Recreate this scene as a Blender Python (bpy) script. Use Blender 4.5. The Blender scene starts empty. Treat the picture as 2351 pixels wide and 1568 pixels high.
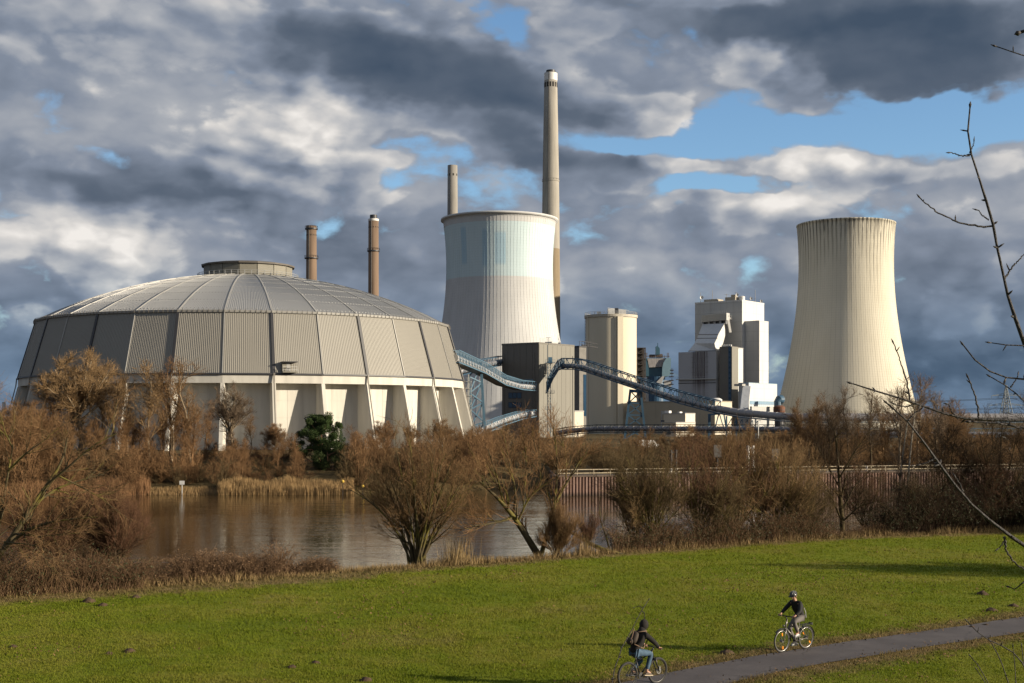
import bpy, math, random
import numpy as np
from mathutils import Vector, Matrix
R = math.radians
scene = bpy.context.scene
COL = scene.collection

# ------------------------------------------------------------------ camera
F = 3000.0            # focal length expressed in units of a 2351 px wide picture
UC, VH, EYE = 1175.5, 960.0, 7.1   # picture centre, horizon row, eye height (m)
cd = bpy.data.cameras.new('camera')
cd.sensor_width = 36.0
cd.lens = F / 2351.0 * 36.0
cd.shift_y = (960.0 - 784.0) / 2351.0
cd.clip_start, cd.clip_end = 0.1, 30000.0
cam = bpy.data.objects.new('camera', cd)
cam.location = (0, 0, EYE)
cam.rotation_euler = (R(90), 0, 0)
COL.objects.link(cam)
scene.camera = cam
scene.view_settings.view_transform = 'Standard'
scene.view_settings.look = 'None'
scene.view_settings.exposure = 0.84
scene.view_settings.gamma = 1.0
scene.view_settings.use_curve_mapping = False

# ------------------------------------------------------------------ sun
SUN_EL, SUN_PHI = R(15.0), R(15.0)         # phi: degrees from +x towards the camera side (-y)
SUN = Vector((math.cos(SUN_EL) * math.cos(SUN_PHI), -math.cos(SUN_EL) * math.sin(SUN_PHI), math.sin(SUN_EL)))
ld = bpy.data.lights.new('sun', 'SUN')
ld.energy, ld.angle, ld.color = 5.0, R(0.53), (1.0, 0.87, 0.68)
sun = bpy.data.objects.new('sun', ld)
sun.rotation_euler = (-SUN).to_track_quat('-Z', 'Y').to_euler()
sun.location = (60, -20, 60)
COL.objects.link(sun)

# ------------------------------------------------------------------ node helper
class NT:
    def __init__(s, nt):
        s.nt = nt; s.n = nt.nodes; s.l = nt.links
    def new(s, t, **kw):
        n = s.n.new(t)
        for k, v in kw.items(): setattr(n, k, v)
        return n
    def put(s, sock, v):
        if isinstance(v, bpy.types.NodeSocket): s.l.new(v, sock)
        elif v is not None: sock.default_value = v
    def m(s, op, a, b=None, c=None, clamp=False):
        n = s.new('ShaderNodeMath', operation=op, use_clamp=clamp)
        s.put(n.inputs[0], a)
        if b is not None: s.put(n.inputs[1], b)
        if c is not None: s.put(n.inputs[2], c)
        return n.outputs[0]
    def vm(s, op, a, b=None, out=0):
        n = s.new('ShaderNodeVectorMath', operation=op)
        s.put(n.inputs[0], a)
        if b is not None: s.put(n.inputs[1], b)
        return n.outputs[out]
    def comb(s, x, y, z):
        n = s.new('ShaderNodeCombineXYZ')
        for i, v in enumerate((x, y, z)): s.put(n.inputs[i], v)
        return n.outputs[0]
    def sep(s, v):
        n = s.new('ShaderNodeSeparateXYZ'); s.put(n.inputs[0], v); return n.outputs
    def noise(s, vec, scale, detail=4.0, rough=0.55, lac=2.0, dist=0.0, col=False):
        n = s.new('ShaderNodeTexNoise')
        s.put(n.inputs['Vector'], vec)
        n.inputs['Scale'].default_value = scale; n.inputs['Detail'].default_value = detail
        n.inputs['Roughness'].default_value = rough; n.inputs['Lacunarity'].default_value = lac
        n.inputs['Distortion'].default_value = dist
        return n.outputs['Color' if col else 'Fac']
    def ramp(s, fac, stops, interp='LINEAR'):
        n = s.new('ShaderNodeValToRGB'); s.put(n.inputs[0], fac)
        cr = n.color_ramp; cr.interpolation = interp
        while len(cr.elements) < len(stops): cr.elements.new(0.5)
        for e, (p, c) in zip(cr.elements, stops):
            e.position = p; e.color = (c[0], c[1], c[2], 1)
        return n.outputs[0]
    def mapr(s, v, a, b, c=0.0, d=1.0, smooth=True):
        n = s.new('ShaderNodeMapRange'); n.interpolation_type = 'SMOOTHSTEP' if smooth else 'LINEAR'
        s.put(n.inputs[0], v)
        for i, q in enumerate((a, b, c, d)): n.inputs[1 + i].default_value = q
        return n.outputs[0]
    def mix(s, f, a, b, mode='MIX'):
        n = s.new('ShaderNodeMix', data_type='RGBA', blend_type=mode)
        s.put(n.inputs[0], f)
        for i, v in ((6, a), (7, b)):
            if not isinstance(v, bpy.types.NodeSocket): v = (v[0], v[1], v[2], 1)
            s.put(n.inputs[i], v)
        return n.outputs[2]
    def mapping(s, v, loc=(0, 0, 0), rot=(0, 0, 0), scale=(1, 1, 1), kind='POINT'):
        n = s.new('ShaderNodeMapping', vector_type=kind)
        s.put(n.inputs[0], v)
        n.inputs[1].default_value = loc; n.inputs[2].default_value = rot; n.inputs[3].default_value = scale
        return n.outputs[0]

# ------------------------------------------------------------------ world: daylight sky with broken cumulus
world = bpy.data.worlds.new('World'); scene.world = world
world.use_nodes = True
world.cycles.sampling_method = 'MANUAL'
world.cycles.sample_map_resolution = 512
world.node_tree.nodes.clear()
W = NT(world.node_tree)
tc = W.new('ShaderNodeTexCoord')
D = W.vm('NORMALIZE', tc.outputs['Generated'])
dx, dy, dz = W.sep(D)
hyp = W.m('SQRT', W.m('ADD', W.m('MULTIPLY', dx, dx), W.m('MULTIPLY', dy, dy)))
az = W.m('ARCTAN2', dx, dy)
el = W.m('DIVIDE', dz, W.m('MAXIMUM', hyp, 0.02))
el = W.m('MINIMUM', el, 8.0)
el = W.m('MAXIMUM', el, -0.2)
Ds = W.vm('MULTIPLY', D, (1.0, 1.0, 1.75))
# warp so that every cloud edge is ragged
wn = W.vm('SUBTRACT', W.noise(Ds, 7.0, 5.0, 0.55, col=True), (0.5, 0.5, 0.5))
wx, wy, wz = W.sep(wn)
azw = W.m('ADD', az, W.m('MULTIPLY', wx, 0.13))
elw = W.m('ADD', el, W.m('MULTIPLY', wy, 0.075))
def sky_at(u, v):
    a = math.atan((u - UC) / F)
    return a, (VH - v) / F * math.cos(a)

# (u, v, half-width, half-height, tilt, weight): openings in the cloud (negative) and solid cloud (positive)
GAPS = [
    (1160, 62, 80, 48, -30, -0.75), (1235, 100, 60, 40, -50, -0.55), (1060, 20, 60, 25, 0, -0.5),
    (520, 208, 50, 14, -10, -0.4), (960, 335, 150, 26, -5, -0.65), (790, 362, 60, 26, 0, -0.5), (870, 425, 60, 22, 0, -0.40), (1020, 405, 40, 25, 0, -0.4),
    (1330, 300, 80, 36, -20, -0.75), (1480, 318, 130, 30, 0, -0.95), (1640, 275, 120, 44, 10, -0.95), (1740, 305, 120, 26, 0, -0.7),
    (1830, 275, 130, 34, 5, -0.85), (2010, 238, 180, 46, 5, -1.0), (2190, 258, 160, 48, 0, -1.0), (2340, 250, 130, 50, 0, -0.9),
    (2230, 318, 110, 24, -8, -0.5), (1640, 412, 130, 26, 4, -1.0), (1530, 400, 70, 24, 0, -0.8), (1740, 425, 60, 22, 0, -0.6),
    (1800, 605, 46, 26, 40, -0.30), (1770, 640, 40, 22, -30, -0.28), (1795, 850, 40, 16, 0, -0.40), (1160, 425, 40, 14, 0, -0.3), (1680, 208, 50, 22, 0, -0.3),
    (1000, 160, 420, 105, -6, 0.5), (2150, 90, 260, 100, 0, 0.55), (620, 380, 190, 130, -20, 0.35), (1870, 345, 150, 26, 0, 0.25), (1500, 238, 75, 34, -10, 0.45),
    (1560, 360, 130, 22, 4, 0.35), (1980, 350, 120, 50, -15, 0.4), (1870, 220, 60, 50, 0, 0.3), (1290, 390, 130, 60, 0, 0.4), (350, 60, 400, 130, 0, 0.3),
]
# light and dark cloud masses
TONES = [
    (1020, 190, 380, 85, -7, -0.36), (760, 130, 220, 90, 0, -0.14), (1250, 240, 180, 40, 0, -0.10), (2150, 110, 330, 100, 0, -0.40), (1600, 40, 330, 50, 0, -0.22), (1950, 20, 300, 45, 0, -0.22),
    (150, 60, 300, 100, 0, -0.02), (480, 60, 250, 90, 0, 0.02), (30, 215, 70, 40, 0, -0.16), (300, 250, 260, 60, 8, 0.14),
    (670, 300, 90, 60, 0, 0.36), (720, 370, 50, 60, -10, 0.26), (620, 440, 120, 30, 0, 0.0), (520, 290, 120, 70, 0, 0.10), (560, 490, 200, 32, -4, -0.24), (380, 390, 110, 70, -20, -0.12), (170, 400, 220, 60, -12, -0.26), (250, 450, 130, 40, -10, -0.12),
    (210, 585, 120, 60, -15, 0.36), (70, 520, 110, 50, 0, 0.22), (50, 712, 80, 28, 0, 0.40), (40, 650, 140, 26, 0, -0.20), (130, 800, 200, 60, 0, -0.12),
    (1000, 590, 280, 85, 0, -0.20), (760, 560, 150, 60, 0, -0.14), (640, 570, 150, 40, 0, -0.06), (900, 460, 40, 24, 0, 0.32), (880, 370, 130, 30, 0, 0.18), (960, 500, 70, 40, 0, 0.10),
    (1290, 390, 170, 58, -8, -0.26), (1180, 350, 80, 40, 0, -0.12), (1150, 450, 60, 22, 0, 0.25),
    (1500, 250, 60, 36, -15, 0.34), (1620, 190, 70, 24, 0, 0.10), (1810, 130, 90, 34, -12, 0.40), (1780, 255, 70, 22, 0, -0.16), (1690, 130, 60, 26, 0, 0.12),
    (1540, 365, 110, 22, 3, 0.24), (1960, 350, 110, 44, -10, 0.32), (1840, 345, 60, 20, 0, 0.24), (200, 130, 260, 60, 0, -0.06), (2080, 330, 90, 30, 0, 0.15), (2230, 400, 120, 40, 0, 0.06), (2060, 410, 80, 26, 0, -0.04),
    (1570, 445, 80, 26, 0, 0.34), (1750, 465, 60, 26, 0, 0.30), (1900, 450, 60, 28, 0, 0.32), (1600, 520, 150, 26, 0, -0.14), (1880, 520, 120, 26, 0, -0.12), (1480, 470, 60, 40, 0, 0.10), (1400, 500, 90, 40, 0, -0.05), (1740, 530, 50, 18, 0, 0.22), (1640, 590, 160, 30, 0, -0.16), (1430, 620, 120, 45, 0, 0.10),
    (1600, 680, 200, 40, 0, 0.14), (1560, 760, 60, 45, 0, 0.16), (1450, 740, 120, 60, 0, -0.20), (2200, 500, 160, 40, 0, 0.10), (2250, 690, 220, 150, 0, -0.20), (2130, 600, 120, 50, 0, -0.08), (1790, 720, 70, 80, 0, -0.18),
    (1800, 828, 40, 10, 0, 0.34), (2280, 900, 120, 10, 0, 0.20), (2240, 850, 240, 34, 0, -0.22), (0, 860, 120, 26, 0, 0.06),
]
SKY_COVER, SKY_BASE = 0.73, 0.50
SKY_RAMP = [(0.0, (0.052, 0.078, 0.120)), (0.22, (0.098, 0.125, 0.170)), (0.45, (0.205, 0.240, 0.305)), (0.66, (0.39, 0.405, 0.435)), (0.86, (0.62, 0.60, 0.58)), (1.0, (0.80, 0.765, 0.725))]

# near clouds that stand out with their own edges
FRONT = [
    (1010, 175, 400, 92, -7, 0.95), (650, 110, 200, 90, 0, 0.75), (1330, 235, 110, 42, 0, 0.5), (2160, 95, 300, 105, 0, 0.95), (1650, 40, 320, 50, 0, 0.7), (1850, 60, 150, 70, 0, 0.5),
    (620, 350, 150, 110, -10, 0.85), (700, 440, 130, 80, 0, 0.75), (500, 440, 150, 60, -15, 0.6), (210, 585, 130, 70, -10, 0.8), (60, 540, 110, 60, 0, 0.5), (40, 715, 90, 34, 0, 0.7),
    (130, 420, 170, 60, -10, 0.55), (1290, 390, 170, 60, -5, 0.8), (1180, 345, 70, 36, 0, 0.5), (1500, 248, 70, 40, -15, 0.7), (1810, 150, 110, 46, -12, 0.65), (1790, 245, 70, 34, 0, 0.6),
    (1960, 360, 130, 52, -10, 0.75), (1840, 350, 70, 28, 0, 0.6), (1550, 368, 120, 28, 3, 0.6), (1570, 465, 100, 46, 0, 0.75), (1750, 480, 80, 40, 0, 0.65), (1900, 460, 80, 46, 0, 0.65), (2060, 420, 110, 40, 0, 0.5),
    (900, 465, 50, 30, 0, 0.6), (900, 375, 140, 32, 0, 0.55), (2280, 380, 100, 50, 0, 0.5), (1740, 535, 70, 24, 0, 0.4), (100, 60, 260, 90, 0, 0.4), (2290, 690, 180, 100, 0, 0.4), (1800, 828, 60, 14, 0, 0.5), (1560, 760, 70, 50, 0, 0.5),
]


# blobs -> coarse table of (opening, tone): one colour ramp per elevation row, blended between rows
ROWS, COLS, AZ0, AZ1, EL0, EL1 = 22, 32, -0.42, 0.42, -0.01, 0.345
ga = AZ0 + (AZ1 - AZ0) * np.arange(COLS) / (COLS - 1)
ge = EL0 + (EL1 - EL0) * np.arange(ROWS) / (ROWS - 1)
def table(blobs, soft=False):
    A, E = np.meshgrid(ga, ge)
    T = np.zeros_like(A)
    for (u, v, ru, rv, rot, w) in blobs:
        a, e = sky_at(u, v); c, s = math.cos(R(rot)), math.sin(R(rot))
        X = ((A - a) * c + (E - e) * s) / (max(ru, 50) / F); Y = (-(A - a) * s + (E - e) * c) / (max(rv, 26) / F)
        T += w * (np.exp(-0.8 * (X * X + Y * Y)) if soft else np.exp(-0.7 * (X * X + Y * Y) ** 2))
    edge = np.clip((0.42 - np.abs(A)) / 0.06, 0, 1) * np.clip((0.345 - E) / 0.03, 0, 1)
    return np.clip((T * edge + 1.0) * 0.5, 0, 1)
TG, TT, TF = table(GAPS, True), table(TONES), table(FRONT, True)
def rows(az_s, el_s):
    x = W.m('MULTIPLY_ADD', az_s, 1.0 / (AZ1 - AZ0), -AZ0 / (AZ1 - AZ0), clamp=True)
    acc = None
    for i in range(ROWS):
        c = W.ramp(x, [(j / (COLS - 1), (TG[i, j], TT[i, j], TF[i, j])) for j in range(COLS)], 'B_SPLINE' if i % 2 < 0 else 'EASE')
        acc = c if i == 0 else W.mix(W.mapr(el_s, ge[i - 1], ge[i]), acc, c)
    return W.sep(acc)
tg, tt_, tf_ = rows(azw, elw)
gapf = W.m('MULTIPLY_ADD', tg, 2.0, -1.0)
tonef = W.m('MULTIPLY_ADD', tt_, 2.0, -1.0)
frontf = W.m('MULTIPLY_ADD', tf_, 2.0, -1.0)
def fbm(vec):
    a = W.noise(vec, 6.5, 9.0, 0.54)
    b = W.new('ShaderNodeTexVoronoi', feature='F1')
    W.put(b.inputs['Vector'], W.vm('ADD', vec, W.vm('MULTIPLY', wn, (0.06, 0.06, 0.06))))
    b.inputs['Scale'].default_value = 17.0
    b.inputs['Detail'].default_value = 2.0; b.inputs['Roughness'].default_value = 0.5
    return W.m('ADD', W.m('MULTIPLY', a, 0.75), W.m('MULTIPLY', W.m('SUBTRACT', 0.6, b.outputs['Distance']), 0.31))
f0 = fbm(Ds)
f1 = fbm(W.vm('ADD', Ds, (0.014, 0.0, 0.010)))
relief = W.m('SUBTRACT', f0, f1)
f0c = W.m('SUBTRACT', f0, 0.29)
fine = W.m('SUBTRACT', W.noise(W.vm('ADD', Ds, W.vm('MULTIPLY', wn, (0.05, 0.05, 0.05))), 24.0, 6.0, 0.58), 0.5)
lowc = W.mapr(el, 0.03, 0.12, 0.30, 0.0)
edge_n = W.m('ADD', W.m('MULTIPLY', f0c, 1.9), W.m('MULTIPLY', fine, 1.15))
cov = W.m('ADD', W.m('ADD', W.m('ADD', gapf, SKY_COVER), lowc), edge_n)
alpha = W.mapr(cov, 0.18, 0.58)
covf = W.m('ADD', W.m('ADD', frontf, W.m('MULTIPLY', W.m('MINIMUM', gapf, 0.1), 0.55)), W.m('ADD', W.m('MULTIPLY', f0c, 1.5), W.m('MULTIPLY', fine, 0.65)))
alphaf = W.mapr(covf, 0.26, 0.50)
thinf = W.mapr(covf, 0.30, 0.85, 1.0, 0.0)
lowt = W.mapr(el, 0.02, 0.13, 1.0, 0.0)
# far layer: quiet, grey; near layer: modelled cumulus
bb = W.m('ADD', W.m('ADD', W.m('MULTIPLY', tonef, 0.60), SKY_BASE), W.m('MULTIPLY', f0c, 0.22))
bb = W.m('ADD', bb, W.m('ADD', W.m('MULTIPLY', relief, 0.40), W.m('MULTIPLY', fine, 0.09)))
strata = W.m('SUBTRACT', W.noise(W.comb(W.m('MULTIPLY', az, 5.0), W.m('MULTIPLY', elw, 26.0), 0.0), 1.0, 5.0, 0.6), 0.5)
bb = W.m('ADD', bb, W.m('MULTIPLY', lowt, W.m('MULTIPLY_ADD', strata, 0.45, -0.11)))
bf = W.m('ADD', W.m('ADD', tonef, SKY_BASE), W.m('MULTIPLY', f0c, 0.16))
bf = W.m('ADD', bf, W.m('MULTIPLY', W.m('ADD', W.m('MULTIPLY', relief, 1.95), W.m('MULTIPLY', fine, 0.24)), W.m('MAXIMUM', W.m('ADD', tonef, 0.55), 0.12)))
bf = W.m('ADD', bf, W.m('MULTIPLY', thinf, 0.13))
br = W.m('ADD', W.m('MULTIPLY', bb, W.m('SUBTRACT', 1.0, alphaf)), W.m('MULTIPLY', bf, alphaf))
alpha = W.m('MAXIMUM', alpha, W.m('MULTIPLY', alphaf, 0.97))
ccol = W.ramp(W.m('MULTIPLY', br, 1.0, clamp=True), SKY_RAMP)
ccol = W.mix(W.m('MULTIPLY', lowt, 0.7), ccol, W.mix(1.0, ccol, (0.56, 0.82, 1.0), 'MULTIPLY'))
sky = W.new('ShaderNodeTexSky', sky_type='NISHITA')
sky.sun_disc = False
sky.sun_elevation = SUN_EL
sky.sun_rotation = math.atan2(SUN.x, SUN.y)
sky.air_density, sky.dust_density, sky.ozone_density = 1.0, 0.0, 3.5
bg1 = W.new('ShaderNodeBackground'); W.l.new(sky.outputs[0], bg1.inputs[0]); bg1.inputs[1].default_value = 0.095
bg2 = W.new('ShaderNodeBackground'); W.l.new(ccol, bg2.inputs[0]); bg2.inputs[1].default_value = 0.62
mx = W.new('ShaderNodeMixShader'); W.l.new(alpha, mx.inputs[0]); W.l.new(bg1.outputs[0], mx.inputs[1]); W.l.new(bg2.outputs[0], mx.inputs[2])
wo = W.new('ShaderNodeOutputWorld'); W.l.new(mx.outputs[0], wo.inputs[0])

# ------------------------------------------------------------------ picture helpers
def P(u, v, y):
    """point on the view ray through picture position (u, v) at distance y"""
    return Vector(((u - UC) / F * y, y, EYE + (VH - v) / F * y))
def G(u, v, z=0.0):
    """point where that ray meets the level z"""
    y = F * (EYE - z) / (v - VH)
    return Vector(((u - UC) / F * y, y, z))

# ------------------------------------------------------------------ materials
MATS = {}
ALBEDO = 0.79          # one calibration factor for every surface colour below
def mat(name, col, rough=0.7, metal=0.0, var=0.15, vscale=0.6, bump=0.0, bscale=8.0, vstretch=(1, 1, 1), spec=0.4, custom=None):
    if name in MATS: return MATS[name]
    m = bpy.data.materials.new(name); m.use_nodes = True
    m.node_tree.nodes.clear()
    t = NT(m.node_tree)
    b = t.new('ShaderNodeBsdfPrincipled'); o = t.new('ShaderNodeOutputMaterial'); t.l.new(b.outputs[0], o.inputs[0])
    b.inputs['Roughness'].default_value = rough; b.inputs['Metallic'].default_value = metal
    b.inputs['Specular IOR Level'].default_value = spec
    g = t.new('ShaderNodeNewGeometry').outputs['Position']
    c = (col[0], col[1], col[2], 1)
    if var > 0:
        v = t.vm('MULTIPLY', g, vstretch)
        n = t.noise(v, vscale, 5.0, 0.6)
        lo = tuple(x * (1 - var) for x in col); hi = tuple(min(1, x * (1 + var)) for x in col)
        c = t.ramp(n, [(0.3, lo), (0.7, hi)])
    if custom: c = custom(t, b, c, g) or c
    if not isinstance(c, bpy.types.NodeSocket): c = tuple(x * ALBEDO for x in c[:3]) + (1,)
    else: c = t.mix(1.0, c, (ALBEDO, ALBEDO, ALBEDO), 'MULTIPLY')
    t.put(b.inputs['Base Color'], c)
    if bump > 0:
        bn = t.new('ShaderNodeBump'); bn.inputs['Strength'].default_value = bump; bn.inputs['Distance'].default_value = 0.02
        t.l.new(t.noise(g, bscale, 4.0), bn.inputs['Height']); t.l.new(bn.outputs[0], b.inputs['Normal'])
    MATS[name] = m
    return m

# ------------------------------------------------------------------ objects
ORIGIN = {}
def tag(o, label=None, cat=None, group=None, kind=None):
    if label: o['label'] = label
    if cat: o['category'] = cat
    if group: o['group'] = group
    if kind: o['kind'] = kind
    return o
def thing(name, loc, label, cat, group=None):
    o = bpy.data.objects.new(name, None); COL.objects.link(o)
    o.empty_display_size = 0.5
    o.location = loc; ORIGIN[o.name] = Vector(loc)
    return tag(o, label, cat, group)
def link(name, me, m=None, parent=None, mtx=None):
    o = bpy.data.objects.new(name, me); COL.objects.link(o)
    if m is not None and not me.materials: me.materials.append(m)
    if parent is not None: o.parent = parent
    if mtx is not None: o.matrix_local = mtx
    ORIGIN[o.name] = ORIGIN[parent.name] if parent is not None else Vector((0, 0, 0))
    return o
def np_mesh(name, V, faces_by_n, smooth=False):
    """V (n,3); faces_by_n: list of int arrays (m,k)"""
    me = bpy.data.meshes.new(name)
    V = np.asarray(V, np.float32)
    me.vertices.add(len(V)); me.vertices.foreach_set('co', V.ravel())
    loops = np.concatenate([f.ravel() for f in faces_by_n]).astype(np.int32)
    tot = np.concatenate([np.full(len(f), f.shape[1]) for f in faces_by_n]).astype(np.int32)
    st = np.concatenate([[0], np.cumsum(tot)[:-1]]).astype(np.int32)
    me.loops.add(len(loops)); me.loops.foreach_set('vertex_index', loops)
    me.polygons.add(len(tot)); me.polygons.foreach_set('loop_start', st)
    if smooth: me.polygons.foreach_set('use_smooth', np.ones(len(tot), bool))
    me.update(calc_edges=True)
    return me

class MB:
    """collects shapes into one mesh"""
    def __init__(s): s.v = []; s.f = []; s.sm = False
    def poly(s, pts, faces):
        b = len(s.v); s.v += [tuple(p) for p in pts]; s.f += [tuple(b + i for i in f) for f in faces]; return s
    def hexa(s, p):       # 8 points: bottom ring 0-3, top ring 4-7
        return s.poly(p, [(3, 2, 1, 0), (4, 5, 6, 7), (0, 1, 5, 4), (1, 2, 6, 5), (2, 3, 7, 6), (3, 0, 4, 7)])
    def box(s, a, b):
        x0, y0, z0 = a; x1, y1, z1 = b
        return s.hexa([(x0, y0, z0), (x1, y0, z0), (x1, y1, z0), (x0, y1, z0), (x0, y0, z1), (x1, y0, z1), (x1, y1, z1), (x0, y1, z1)])
    def obox(s, o, ex, ey, ez):  # corner + three edge vectors
        o, ex, ey, ez = map(Vector, (o, ex, ey, ez))
        return s.hexa([o, o + ex, o + ex + ey, o + ey, o + ez, o + ex + ez, o + ex + ey + ez, o + ey + ez])
    def bar(s, p, q, w, h=None, up=(0, 0, 1)):
        p, q = Vector(p), Vector(q); h = h or w
        d = (q - p)
        if d.length < 1e-6: return s
        d.normalize(); u = Vector(up)
        x = d.cross(u)
        if x.length < 1e-3: x = d.cross(Vector((1, 0, 0)))
        x.normalize(); y = x.cross(d)
        x *= w / 2; y *= h / 2
        return s.hexa([p - x - y, p + x - y, q + x - y, q - x - y, p - x + y, p + x + y, q + x + y, q - x + y])
    def tube(s, pts, rad, n=8, cap=True, closed=False):
        pts = [Vector(p) for p in pts]
        if not hasattr(rad, '__len__'): rad = [rad] * len(pts)
        b = len(s.v); N = len(pts)
        t0 = (pts[1] - pts[0]).normalized()
        ref = Vector((0, 0, 1)) if abs(t0.z) < 0.9 else Vector((1, 0, 0))
        x = t0.cross(ref).normalized()
        for i, p in enumerate(pts):
            if closed: t = pts[(i + 1) % N] - pts[i - 1]
            else: t = (pts[min(i + 1, N - 1)] - pts[max(i - 1, 0)])
            t.normalize()
            x = (x - t * x.dot(t)).normalized(); y = t.cross(x)
            for k in range(n):
                a = 2 * math.pi * k / n
                s.v.append(tuple(p + (x * math.cos(a) + y * math.sin(a)) * rad[i]))
        for i in range(N if closed else N - 1):
            j = (i + 1) % N
            for k in range(n):
                k2 = (k + 1) % n
                s.f.append((b + i * n + k, b + i * n + k2, b + j * n + k2, b + j * n + k))
        if cap and not closed:
            s.f.append(tuple(b + k for k in reversed(range(n))))
            s.f.append(tuple(b + (N - 1) * n + k for k in range(n)))
        return s
    def lathe(s, prof, n=48, c=(0, 0, 0), capb=False, capt=False, phase=0.0):
        b = len(s.v); M = len(prof)
        for r, z in prof:
            for k in range(n):
                a = phase + 2 * math.pi * k / n
                s.v.append((c[0] + r * math.cos(a), c[1] + r * math.sin(a), c[2] + z))
        for i in range(M - 1):
            for k in range(n):
                k2 = (k + 1) % n
                s.f.append((b + i * n + k, b + i * n + k2, b + (i + 1) * n + k2, b + (i + 1) * n + k))
        if capb: s.f.append(tuple(b + k for k in reversed(range(n))))
        if capt: s.f.append(tuple(b + (M - 1) * n + k for k in range(n)))
        return s
    def prism(s, pts, d):      # planar polygon extruded by vector d
        d = Vector(d); n = len(pts); pts = [Vector(p) for p in pts]
        b = len(s.v); s.v += [tuple(p) for p in pts] + [tuple(p + d) for p in pts]
        s.f.append(tuple(b + i for i in range(n))); s.f.append(tuple(b + n + i for i in reversed(range(n))))
        for i in range(n):
            j = (i + 1) % n; s.f.append((b + i, b + n + i, b + n + j, b + j))
        return s
    def ball(s, c, r, n=8, m=6, sc=(1, 1, 1)):
        prof = [(math.sin(math.pi * i / m) * r, -math.cos(math.pi * i / m) * r) for i in range(m + 1)]
        b = len(s.v); s.lathe([(max(1e-4, p[0]), p[1]) for p in prof], n)
        for i in range(b, len(s.v)):
            x, y, z = s.v[i]; s.v[i] = (c[0] + x * sc[0], c[1] + y * sc[1], c[2] + z * sc[2])
        return s
    def mesh(s, name, off=(0, 0, 0), smooth=False):
        me = bpy.data.meshes.new(name)
        ox, oy, oz = off
        me.from_pydata([(x - ox, y - oy, z - oz) for x, y, z in s.v], [], s.f)
        me.validate(); 
        if smooth: me.polygons.foreach_set('use_smooth', np.ones(len(me.polygons), bool))
        me.update(); return me
    def build(s, name, m, parent=None, smooth=False, label=None, kind=None):
        off = ORIGIN[parent.name] if parent is not None else (0, 0, 0)
        o = link(name, s.mesh(name, off, smooth), m, parent)
        if label: o['label'] = label
        if kind: o['kind'] = kind
        return o
def fix_normals(o):
    import bmesh
    bm = bmesh.new(); bm.from_mesh(o.data); bmesh.ops.recalc_face_normals(bm, faces=bm.faces); bm.to_mesh(o.data); bm.free()
def rotz(a, loc=(0, 0, 0)): return Matrix.Translation(loc) @ Matrix.Rotation(a, 4, 'Z')
def copy_thing(o, loc, rz=0.0, sc=1.0, label=None, group=None):
    c = o.copy(); COL.objects.link(c)
    c.location = loc; c.rotation_euler = (0, 0, rz); c.scale = (sc, sc, sc) if not hasattr(sc, '__len__') else sc
    if label: c['label'] = label
    if group: c['group'] = group
    for ch in list(o.children):
        d = ch.copy(); COL.objects.link(d); d.parent = c
        for g in list(ch.children):
            e = g.copy(); COL.objects.link(e); e.parent = d
    return c

# ================================================================== GROUND, RIVER, PATH
WATER_Z = -2.5
NB = np.array([(-900, -420), (-300, -95), (-100, 8), (-45, 38), (-20.8, 53), (-7.2, 61.2), (1.4, 66.8), (6, 70.2), (13, 74.6), (22, 79.6), (31.5, 82.5), (80, 96), (200, 125), (900, 300)], float)
FB = np.array([(-900, -180), (-200, 96), (-90, 146), (-60, 157), (-45, 163), (-19.4, 164.5), (-10, 170), (0, 178), (5.0, 180), (5.9, 163), (51.6, 178.0), (70, 183), (200, 226), (900, 460)], float)
def yb(poly, x): return np.interp(x, poly[:, 0], poly[:, 1])
def vnoise(x, y, s, seed=0):
    """cheap smooth value noise"""
    rs = np.random.RandomState(seed); T = rs.rand(64, 64)
    xs, ys = x / s, y / s
    xi, yi = np.floor(xs).astype(int), np.floor(ys).astype(int)
    fx, fy = xs - xi, ys - yi
    fx = fx * fx * (3 - 2 * fx); fy = fy * fy * (3 - 2 * fy)
    g = lambda i, j: T[i % 64, j % 64]
    return (g(xi, yi) * (1 - fx) + g(xi + 1, yi) * fx) * (1 - fy) + (g(xi, yi + 1) * (1 - fx) + g(xi + 1, yi + 1) * fx) * fy
def near_h(x, y):
    d = (y - yb(NB, x)) * 0.86
    z = 0.10 * (vnoise(x, y, 9, 1) - 0.5) + 0.05 * (vnoise(x, y, 2.3, 2) - 0.5)
    fall = np.clip((d + 0.8) / 9.0, 0, 1); fall = fall * fall * (3 - 2 * fall)
    z = z - 3.6 * fall
    emb = 5.3 * (1 - np.clip((y - 3.0) / 24.0, 0, 1)); emb = np.where(y > 27, 0, emb)
    keep = np.clip(-d / 10.0, 0, 1)
    return z + emb * keep
def far_h(x, y):
    d = (y - yb(FB, x)) * 0.95
    quay = np.clip((x - 4.5) / 1.0, 0, 1) * np.clip((140 - x) / 20, 0, 1)
    bank = np.interp(d, [-6, 0, 2, 8, 26, 40, 60], [-4, -2.7, -1.9, -0.9, 1.9, 1.6, 0.0])
    flat = np.interp(d, [-6, -0.4, 1.6, 60], [-4.5, -4.5, -0.12, -0.12])
    z = bank * (1 - quay) + flat * quay
    z = np.where(d > 60, 0.0, z)
    return z + 0.25 * (vnoise(x, y, 7, 5) - 0.5) * np.clip(d / 6, 0, 1) * (1 - quay)
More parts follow.
